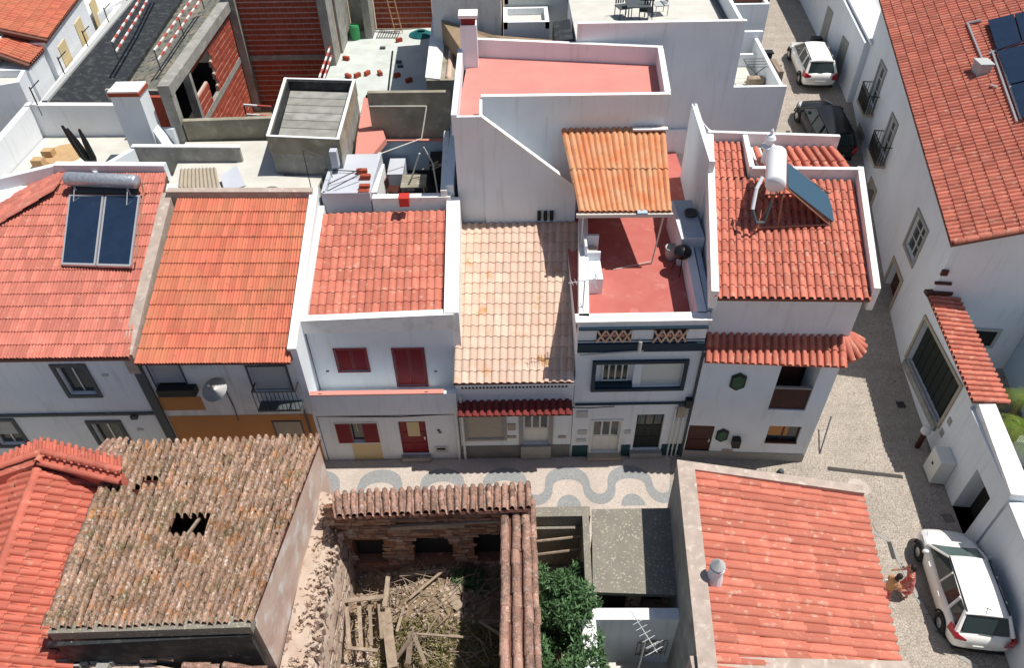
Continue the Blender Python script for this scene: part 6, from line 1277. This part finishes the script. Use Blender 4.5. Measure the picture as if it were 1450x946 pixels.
# broken lean-to at the bottom edge
BK = thing('broken_lean_to', 'collapsed lean-to with broken red tiles at the bottom edge', 'lean-to', (-9.5, 7.6, 0))
l0, l1 = at(75, 915, 4.7), at(352, 948, 4.3)
MB().pwall((l0.x, l0.y-.1), (l1.x+.4, l1.y-.5), 0, 4.5, 4.1, .35).build('wall', 'rubble', BK)
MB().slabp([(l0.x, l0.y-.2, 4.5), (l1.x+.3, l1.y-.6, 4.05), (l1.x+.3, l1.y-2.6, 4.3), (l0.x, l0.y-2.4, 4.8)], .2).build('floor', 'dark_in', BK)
for k in range(16):
    t = k/15; p = l0*(1-t)+l1*t+V3(random.uniform(-.1, .1), random.uniform(-.15, .05), .02)
    if k in (3, 9): continue
    caps(BK, p, p+V3(.36, random.uniform(-.1, .06), random.uniform(-.06, .02)), .1, 'tile_old2', .4, jit=.01, name='clay_tile')
for k in range(7):
    p = at(95+random.uniform(-10, 60), 935+random.uniform(-8, 12), 4.5); MB().box(p.x-.15, p.x+.15, p.y-.1, p.y+.1, 4.35, 4.6).build('rubble_stone', 'concrete', BK)
# ---- red hipped house bottom left
RH = thing('red_roofed_house', 'house under a bright coral hipped tile roof in the lower left corner', 'house', (-14, 11, 0))
e_far, e_near = V3(-11.95, 13.7, 4.45), V3(-11.3, 4.0, 4.45); r_far, r_near = at(50, 668, 5.3), V3(0, 0, 0)
r_far = V3(-14.05, 13.55, 5.2); r_near = V3(-13.6, 4.0, 5.2)
rr0 = at(53, 667, 5.2); rr1 = at(-2, 815, 5.2); dd_ = (rr1-rr0); r_near = rr0+dd_*((4-rr0.y)/dd_.y); r_far = rr0
e_near = V3(r_near.x+2.3, 4.0, 4.45)
walls(RH, [(-19, 4), (e_near.x-.1, 4), (e_far.x-.15, e_far.y+.9), (-19, e_far.y+.9)], 4.3, 0, 'white')
dk = roof(RH, e_near, e_far, r_far, r_near, 38, 5, 'tile_red', 'barrel', .08)
lf, ln = V3(r_far.x-4.5, r_far.y-.3, 3.8), V3(r_near.x-4.5, 4, 3.8)
roof(RH, lf, ln, r_near, r_far, 38, 9, 'tile_red', 'barrel', .08, t=.1)
caps(dk, r_far+V3(0, 0, .03), r_near+V3(0, 0, .03), .14, 'tile_red', .42)
# the raised tiled parapet on the street side
t0, t1, t2 = at(60, 641, 5.45), at(173, 668, 5.45), at(-20, 668, 5.45)
u0, u1_, u2_ = at(62, 622, 5.2), at(172, 650, 5.2), at(-15, 655, 5.2)
MB().prism([t0, t1, V3(t1.x, t1.y-.25, 5.3), V3(t0.x, t0.y-.25, 5.3)][::-1], 4.3).build('parapet', 'tile_red', RH)
MB().prism([t2, t0, V3(t0.x, t0.y-.25, 5.3), V3(t2.x, t2.y-.25, 5.3)][::-1], 4.3).build('parapet', 'tile_red', RH)
roof(RH, u1_, u0, t0, t1, 11, 1, 'tile_red', 'barrel', .06, t=.1, name='parapet_roof'); roof(RH, u0, u2_, t2, t0, 9, 1, 'tile_red', 'barrel', .06, t=.1, name='parapet_roof')
caps(dk, t0+V3(0, 0, .03), t1+V3(0, 0, .03), .12, 'tile_red', .45); caps(dk, t0+V3(0, 0, .03), t2+V3(0, 0, .03), .12, 'tile_red', .45)
caps(dk, t0+V3(0, -.3, -.1), t1+V3(0, -.3, -.1), .1, 'tile_red', .45); caps(dk, t0+V3(0, .45, -.2), t0+V3(0, -.35, 0), .12, 'tile_red', .4)
# ---- roofless ruin
RU = thing('roofless_ruin', 'roofless overgrown ruin with a strip of old tiles along the street wall', 'ruin', (-2.5, 11, 0))
sA, sB, sC, sD = at(752, 688, 3.85), at(470, 701, 3.85), at(472, 733, 4.3), at(752, 721, 4.3)
dk = roof(RU, sA, sB, sC, sD, 25, 3, 'tile_old2', 'barrel', .085, jit=.04, t=.1)
Fr = Fac((-5.75, 13.0), (.55, 13.0)); o1 = prect(Fr, 503, 548, 765, 812, .35); o2 = prect(Fr, 586, 642, 762, 803, .35); o3 = prect(Fr, 672, 718, 756, 815, .35)
for o in (o1, o2, o3): o[2] = max(.9, o[2])
walls(RU, [(-5.75, 13.0), (.55, 13.0), (.55, 13.55), (-5.75, 13.4)], [4.1, 4.05, 3.75, 3.7], 0, 'rubble_red', {0: [o1, o2, o3]})
def stone_face(root, F, s0, s1, z0, z1, holes, m, seed=0, sz=.3):
    rg = random.Random(seed); mb = MB(); z = z0
    while z < z1:
        h = rg.uniform(.5, 1)*sz*.7; s = s0+rg.uniform(-.1, 0)
        while s < s1:
            w_ = rg.uniform(.6, 1.5)*sz; a, b = max(s, s0), min(s+w_*.92, s1); c, d = z+rg.uniform(0, .03), min(z+h*.9, z1)
            if b-a > .05 and d-c > .03 and not any(q[0]-.02 < (a+b)/2 < q[1]+.02 and q[2] < (c+d)/2 < q[3] for q in holes) and rg.random() < .85:
                o = rg.uniform(.006, .04); j = lambda: rg.uniform(-.03, .03)
                mb.add([F.pt(a+j(), c+j(), o), F.pt(b+j(), c+j(), o), F.pt(b+j(), d+j(), o), F.pt(a+j(), d+j(), o), F.pt(a, c, 0), F.pt(b, c, 0), F.pt(b, d, 0), F.pt(a, d, 0)], [[0, 1, 2, 3], [0, 4, 5, 1], [1, 5, 6, 2], [2, 6, 7, 3], [3, 7, 4, 0]])
            s += w_
        z += h
    mb.build('rubble_stones', m, root, kind='stuff')
W['stones'] = mat('red_brown_stones', (.33, .2, .14), (.24, .14, .1), scale=3, rnd=.5, bump=.8, bscale=12, third=(.48, .38, .3), t_scale=2, t_lo=.58, t_hi=.7)
W['stones2'] = mat('pale_tan_stones', (.52, .41, .33), (.42, .3, .23), scale=3, rnd=.3, bump=.8, bscale=12, third=(.62, .55, .48), t_scale=2, t_lo=.55, t_hi=.7)
stone_face(RU, Fr, 0, Fr.L, .3, 4.1, [o1, o2, o3], 'stones', 1)
MB().tube(Fr.pt(2.0, 3.35, .25), Fr.pt(5.3, 3.6, .25), .05, n=4).build('beam', 'wood', RU)
MB().tube(Fr.pt(1.9, 3.1, .1), Fr.pt(4.2, 3.2, .1), .09, n=4).build('lintel', 'wood', RU)
# left party wall, stepped, plaster falling off
lw = MB(); ys = np.linspace(14.2, 4, 12)
NW = 60
for j in range(NW+1):
    y = 14.2-10.2*j/NW; nz_ = lambda k: .12*math.sin(j*.9+k)+.1*math.sin(j*.37+2*k)+random.uniform(-.03, .03)
    xs_ = [-6.3, -6.1, -5.8, -5.5+.08*nz_(3), -5.35+.3*nz_(5), -5.3+.3*nz_(5)]; zs_ = [3.1, 3.0+nz_(1), 2.95+nz_(2)*.8, 2.8+nz_(4)*.8, 1.6, 0]
    lw.v += [(x_, y, z_) for x_, z_ in zip(xs_, zs_)]
lw.f = [[j*6+i, (j+1)*6+i, (j+1)*6+i+1, j*6+i+1] for j in range(NW) for i in range(5)]
lw.build('left_wall', 'rubble', RU, smooth=True)
stone_face(RU, Fac((-5.33, 4), (-5.33, 13)), 0, 9, .3, 1.7, [], 'rubble', 2)
# right wall with three rows of tiles
MB().box(-.3, .5, 4, 13.0, 0, 3.85).build('right_wall', 'rubble', RU)
rw_ = MB().box(-.42, .58, 4, 13.1, 3.86, 3.92).build('wall_roof', 'deck', RU)
for k, x in enumerate((-.33, .0, .3)): caps(rw_, V3(x, 4.2, 3.93), V3(x+.02, 13.2, 3.98), .135, 'tile_old2', .42, jit=.012)
caps(rw_, V3(.52, 4.2, 3.9), V3(.54, 13.2, 3.92), .1, 'tile_old2', .42, jit=.012)
# interior ground, rubble heaps
rg = random.Random(4); mb = MB(); NX, NY = 44, 70
gh = lambda x, y: .45+.3*math.sin(x*1.1+1)*math.cos(y*.8)+.35*math.exp(-((x+3.2)**2+(y-11.5)**2)/2)+.06*math.sin(x*5)*math.cos(y*4.3)
for j in range(NY+1):
    for i in range(NX+1):
        x = -5.75+5.5*i/NX; y = 4+9.0*j/NY; mb.v.append((x, y, gh(x, y)+rg.uniform(-.05, .05)))
mb.f = [[j*(NX+1)+i, j*(NX+1)+i+1, (j+1)*(NX+1)+i+1, (j+1)*(NX+1)+i] for j in range(NY) for i in range(NX)]
mb.build('rubble_ground', 'soil', kind='structure')
def stones(name, n, box, z, sz, m, label, seed=1):
    rg = random.Random(seed); mb = MB()
    for _ in range(n):
        x, y = rg.uniform(box[0], box[1]), rg.uniform(box[2], box[3]); s = rg.uniform(*sz); a = rg.uniform(0, 3); z = gh(x, y); c, d = math.cos(a)*s, math.sin(a)*s
        mb.prism([(x+c, y+d, z+s*rg.uniform(.5, 1.4)), (x-d*.7, y+c*.7, z+s*rg.uniform(.5, 1.2)), (x-c, y-d, z+s*rg.uniform(.5, 1.3)), (x+d*.8, y-c*.6, z+s)], z-.3)
    o = mb.build(name, m, kind='stuff'); return tag(o, label, 'rubble')
stones('rubble', 700, (-5.3, -1.2, 9.8, 12.9), .75, (.02, .09), 'rubble', 'broken masonry scattered at the foot of the ruin street wall', 3)
stones('rubble', 420, (-5.3, -3.6, 7.2, 10.4), .6, (.02, .09), 'rubble', 'broken masonry beside the leaning planks in the ruin', 5)
# planks
def plank(u0, v0, u1, v1, z0, z1, wd, label, grp=None, m='wood'):
    a, b = at(u0, v0, z0), at(u1, v1, z1); mb = MB(); d = (b-a).normalized(); x = d.cross(V3(0, 0, 1)).normalized()*wd/2; y = x.cross(d).normalized()*.02
    mb.hexa([a-x-y, a+x-y, b+x-y, b-x-y], [a-x+y, a+x+y, b+x+y, b-x+y]) ; loose(mb, 'plank', m, label, 'plank', grp)
G = 'loose planks in the ruin'
PLK = [(490, 848, 495, 920, .9, 1.3, .12, 'leftmost upright plank of the timber frame in the ruin'), (508, 850, 512, 924, .9, 1.3, .12, 'second upright plank of the timber frame in the ruin'), (523, 846, 526, 915, .9, 1.3, .1, 'third upright plank of the timber frame in the ruin'), (536, 850, 541, 905, .9, 1.3, .1, 'rightmost upright plank of the timber frame in the ruin'),
       (486, 852, 546, 845, 1.2, 1.25, .14, 'upper cross plank of the timber frame in the ruin'), (492, 918, 535, 922, 1.35, 1.35, .1, 'lower cross plank of the timber frame in the ruin'),
       (550, 812, 545, 860, 1.2, 1.3, .14, 'dark plank standing right of the timber frame'), (546, 862, 556, 946, 1.0, 1.2, .3, 'widest long board lying down the middle of the ruin'), (566, 815, 632, 808, 1.2, 1.2, .12, 'long beam lying below the middle ruin window'),
       (580, 848, 628, 808, 1.2, 1.3, .08, 'thin branch slanting up to the right in the ruin'), (602, 838, 656, 834, .9, .9, .35, 'broad pale board on the rubble'), (625, 832, 652, 862, .95, 1.0, .3, 'pale board tilted beside the broad pale board'),
       (590, 898, 656, 903, 1.5, 1.5, .06, 'pale rail crossing the dry grass'), (598, 908, 622, 870, 1.2, 1.6, .05, 'thin pale stick rising from the dry grass'), (560, 935, 586, 898, 1.0, 1.7, .12, 'left board of the tripod of boards'), (578, 940, 582, 895, 1.0, 1.7, .16, 'middle board of the tripod of boards'), (602, 940, 585, 897, 1.0, 1.7, .12, 'right board of the tripod of boards'),
       (678, 880, 725, 910, .9, 1.2, .08, 'plank lying in the dark shade of the ruin'), (655, 822, 657, 860, .9, 1.0, .07, 'short stake at the edge of the shadow'), (572, 860, 562, 895, .9, 1.3, .09, 'short dark pole beside the tripod of boards')]
for q in PLK: plank(*q, G)
rgn = np.random.default_rng(3)
def blades(name, m, box, n, h, z, label, cat='grass', seed=0, fl=0):
    rg = np.random.default_rng(seed); pts = np.column_stack([rg.uniform(box[0], box[1], n), rg.uniform(box[2], box[3], n), np.full(n, z)+rg.uniform(0, .12, n)])
    if box[3] < 13: pts[:, 2] = [gh(p[0], p[1])+rg.uniform(0, .1) for p in pts]; o = leafcloud(name, m, None, pts, rg.uniform(h*.5, h, n), seed, aspect=.12, up=.9, flat=fl); return tag(o, label, cat, kind='stuff')
blades('dry_grass', 'grass', (-4.2, -.4, 6.5, 11.0), 9000, .32, .6, 'dry yellow-green grass inside the ruin', seed=1)
blades('weeds', 'weed', (-5.4, -3.0, 7.0, 8.8), 2600, .45, .7, 'grey-green weeds at the bottom edge of the ruin', seed=2)
blades('weeds', 'leaf', (-2.0, -1.0, 12.1, 12.8), 700, .35, 1.0, 'green weeds under the doorway in the ruin', seed=5)
blades('weeds', 'weed', (-8.0, -6.4, 16.9, 17.7), 500, .35, 0, 'dry weeds at the foot of the crimson shuttered house', seed=6)
pb = at(1140, 655, 0); blades('weed_tuft', 'weed', (pb.x-.2, pb.x+.25, pb.y-.25, pb.y+.1), 160, .4, 0, 'green weed tuft at the corner of the corner house', seed=7)
# ---- shed and concrete slab
SD2 = thing('open_shed', 'dark roofless shed with cross beams beside the concrete slab', 'shed', (1.5, 12.8, 0))
mb = MB(); mb.pwall((.65, 13.45), (2.35, 13.45), 0, 3.0, 3.0, .35); mb.pwall((2.2, 13.3), (2.1, 10.9), 0, 3.0, 2.9, .2); mb.build('wall', 'slab', SD2)
MB().pwall((.65, 13.2), (2.1, 13.2), 0, 2.5, 2.5, .1).build('inner_wall', 'slab', SD2); MB().box(.62, 2.1, 10.8, 13.1, 0, .35).build('floor', 'plinth', SD2)
for k in range(2): MB().tube((.62, 12.9-.35*k, 2.2-.2*k), (2.15, 13.0-.3*k, 2.3-.25*k), .04, n=5).build('beam', 'wood', SD2)
MB().tube((1.1, 11.6, 2.2), (2.2, 11.75, 2.4), .03, n=5).build('white_pole', 'pole', SD2)
CSB = thing('concrete_slab_shed', 'low shed with a lichen spotted concrete slab roof', 'shed', (3.8, 12, 0))
MB().prism([(2.2, 10.75, 2.95), (4.95, 10.6, 2.95), (5.3, 13.55, 2.95), (2.42, 13.55, 2.95)], 2.8).build('slab_roof', 'slab', CSB)
walls(CSB, [(2.3, 11.3), (4.9, 11.2), (5.2, 13.5), (2.5, 13.5)], 2.79, 0, 'rubble', {0: [(.3, 1.1, .1, 2.1, .3), (1.5, 2.2, 1.0, 2.1, .3)]})
# ---- shrub
def shrub(c, rx, ry, rz_, n, label, m='leaf'):
    T = thing('oleander_shrub', label, 'shrub', (c[0], c[1], 0)); tr = MB()
    for k in range(5):
        a = k*1.3; tr.tube((c[0], c[1], 0), (c[0]+.3*rx*math.cos(a), c[1]+.3*ry*math.sin(a), c[2]), .06, .03, 6)
    tr.build('trunk', 'bark', T); rg = np.random.default_rng(11); P_ = []; S_ = []
    cl = []
    for _ in range(60):
        d = rg.normal(size=3); d /= np.linalg.norm(d); r = rg.uniform(.45, 1.0); cl.append((c[0]+rx*d[0]*r, c[1]+ry*d[1]*r, c[2]+rz_*d[2]*r, rg.uniform(.25, .5)))
    for _ in range(n):
        q = cl[rg.integers(len(cl))]; d = rg.normal(size=3); d /= np.linalg.norm(d); rr_ = q[3]*rg.uniform(.5, 1); P_.append((q[0]+d[0]*rr_, q[1]+d[1]*rr_, q[2]+d[2]*rr_)); S_.append(rg.uniform(.12, .24))
    o = leafcloud('crown', m, T, P_, S_, 5, aspect=.3, up=.45); o['kind'] = 'stuff'; return T
shrub((1.42, 9.6, 2.45), 1.15, 2.75, 1.2, 20000, 'dense green shrub filling the gap between ruin and slab shed')
# ---- yard with white walls
YD = thing('walled_yard', 'small white walled yard at the bottom centre beside the coral roof', 'yard', (3.7, 9, 0))
mb = MB(); mb.pwall((2.15, 10.2), (5.15, 10.15), 0, 3.0, 3.0, .3, -1); mb.pwall((2.2, 9.9), (2.1, 5), 0, 3.0, 3.0, .28, -1); mb.build('wall', 'white', YD)
mb = MB(); mb.pwall((2.12, 10.22), (5.15, 10.17), 3.002, 3.04, 3.04, .34, -1); mb.pwall((2.14, 9.87), (2.06, 5), 3.002, 3.04, 3.04, .34, -1); mb.build('coping', 'coping', YD)
MB().box(2.4, 5.2, 5, 9.9, 0, .3).build('yard_floor', 'floor_pale', YD)
for i in range(6): MB().box(2.45, 3.9-.22*i, 8.2, 9.3, .3+.22*i, .52+.22*i).build('step', 'floor_pale', YD)
mb = MB(); g0, g1_ = at(903, 912, 1.7), at(945, 908, 1.7)
for z in (1.0, 1.75): mb.tube((g0.x, g0.y, z), (g1_.x, g1_.y, z), .025, n=4)
for i in range(8): x = g0.x+(g1_.x-g0.x)*i/7; mb.tube((x, g0.y, .9), (x, g0.y, 1.75), .015, n=4)
loose(mb, 'stair_railing', 'wood', 'brown stair railing in the small white walled yard', 'railing')
loose(MB().pwall((4.75, 9.6), (4.95, 8.6), 0.3, 2.4, 2.4, .08), 'yard_door', 'brown', 'dark open door at the right side of the small white walled yard', 'door')
ab = at(905, 935, .8); antenna('television_antenna', (3.35, 8.9, .5), 3.6, 'tall silver television antenna rising from the small white walled yard', (-.5, 1, .1), 7, 1.2)
# ---- coral roofed house bottom right
CR = thing('coral_roofed_house', 'house under a broad coral tile roof with pinkish concrete edges at the bottom right', 'house', (8, 11, 0))
qB, qA = at(1222, 703, 3.6), at(1277, 946, 3.6); dn = (qA-qB)/(qA.y-qB.y); qA = qB+dn*(4.5-qB.y)
qC = at(984, 668, 4.8); qD0 = at(1014, 946, 4.8); dn = (qD0-qC)/(qD0.y-qC.y); qD = qC+dn*(4.5-qC.y)
walls(CR, [(5.0, 4.5), (qA.x-.15, 4.5), (qB.x-.15, qB.y+.05), (qC.x-.3, qC.y+.15)], [4.6, 3.45, 3.45, 4.7], 0, 'white2')
dk = roof(CR, qA, qB, qC, qD, 35, 8, 'tile_pink', 'barrel', .055)
a, b = at(965, 655, 5.0), at(1003, 860, 5.0); nl = V3(-1, 0, 0)
MB().prism([(qC.x-.05, qC.y+.1, 4.98), (qC.x-.5, qC.y+.25, 4.98), (qD.x-.42, 4.5, 4.98), (qD.x-.02, 4.5, 4.98)], 0.0).build('left_wall', 'concrete', CR)
MB().prism([(qC.x-.03, qC.y+.1, 5.02), (qC.x-.52, qC.y+.27, 5.02), (qD.x-.44, 4.5, 5.02), (qD.x, 4.5, 5.02)], 4.982).build('left_coping', 'pink_coping', CR)
MB().prism([(qC.x-.5, qC.y+.3, 5.0), (qC.x-.5, qC.y+.02, 5.0), (qB.x, qB.y-.02, 3.78), (qB.x+.05, qB.y+.28, 3.78)], [4.2, 4.2, 3.2, 3.2]).build('street_coping', 'pink_coping', CR)
MB().prism([(qD0.x-.6, qD0.y+.25, 4.9), (qD0.x-.6, qD0.y-.2, 4.9), (9.9, 7.9, 3.95), (9.9, 8.2, 3.95)], 3.2).build('rear_coping', 'pink_coping', CR)
cb_ = at(1010, 822, 4.75); CH4 = thing('chimney', 'small round white chimney with a conical tiled cap on the coral roof', 'chimney', (cb_.x, cb_.y, 4.7))
MB().lathe((cb_.x, cb_.y, 4.5), [(.26, 0), (.23, .35), (.17, .75), (.2, .8), (.2, .9), (.13, .93)], 14).build('shaft', 'white', CH4, smooth=False); MB().lathe((cb_.x, cb_.y, 5.44), [(.18, 0), (.2, .05), (.12, .16), (.03, .28), (.01, .3)], 12).build('cap', 'shutter_grey', CH4)
# small stone and weeds beside the corner house
p = at(1105, 670, 0); loose(MB().ball((p.x, p.y, .08), .13, 7, 4), 'dark_stone', 'frame_grey', 'dark stone on the cobbles above the coral roof edge', 'stone')
p = at(1165, 625, 0); loose(MB().tube((p.x-.3, p.y-.6, .03), (p.x+.25, p.y+.5, .9), .03, n=5), 'leaning_pole', 'frame_grey', 'thin dark pole leaning by the corner of the corner house', 'pole')

def twigs(n, box, z, L, m, label):
    rg = random.Random(9); mb = MB()
    for _ in range(n):
        x, y = rg.uniform(box[0], box[1]), rg.uniform(box[2], box[3]); a = rg.uniform(0, 6.28); l = rg.uniform(.3, 1)*L; z = gh(x, y)
        mb.tube((x, y, z+rg.uniform(0, .25)), (x+l*math.cos(a), y+l*math.sin(a), z+rg.uniform(.05, .5)), rg.uniform(.008, .025), .006, 4, False)
    tag(mb.build('dry_twigs', m, kind='stuff'), label, 'twigs')
twigs(420, (-5.2, -.6, 8.5, 12.8), .75, 1.0, 'wood', 'dry twigs and laths tangled over the rubble in the ruin')

rg = random.Random(12); mb = MB()
for _ in range(520):
    x, y = rg.uniform(-6.15, -5.35), rg.uniform(4.5, 14); s = rg.uniform(.02, .09); a = rg.uniform(0, 3); c, d = math.cos(a)*s, math.sin(a)*s
    mb.prism([(x+c, y+d, 2.98+s*rg.uniform(.3, 1)), (x-d*.7, y+c*.7, 2.98+s*rg.uniform(.3, 1)), (x-c, y-d, 2.98+s*rg.uniform(.3, 1)), (x+d*.8, y-c*.6, 2.98+s)], 2.7)
mb.build('rubble_stones', 'rubble', RU, kind='stuff')
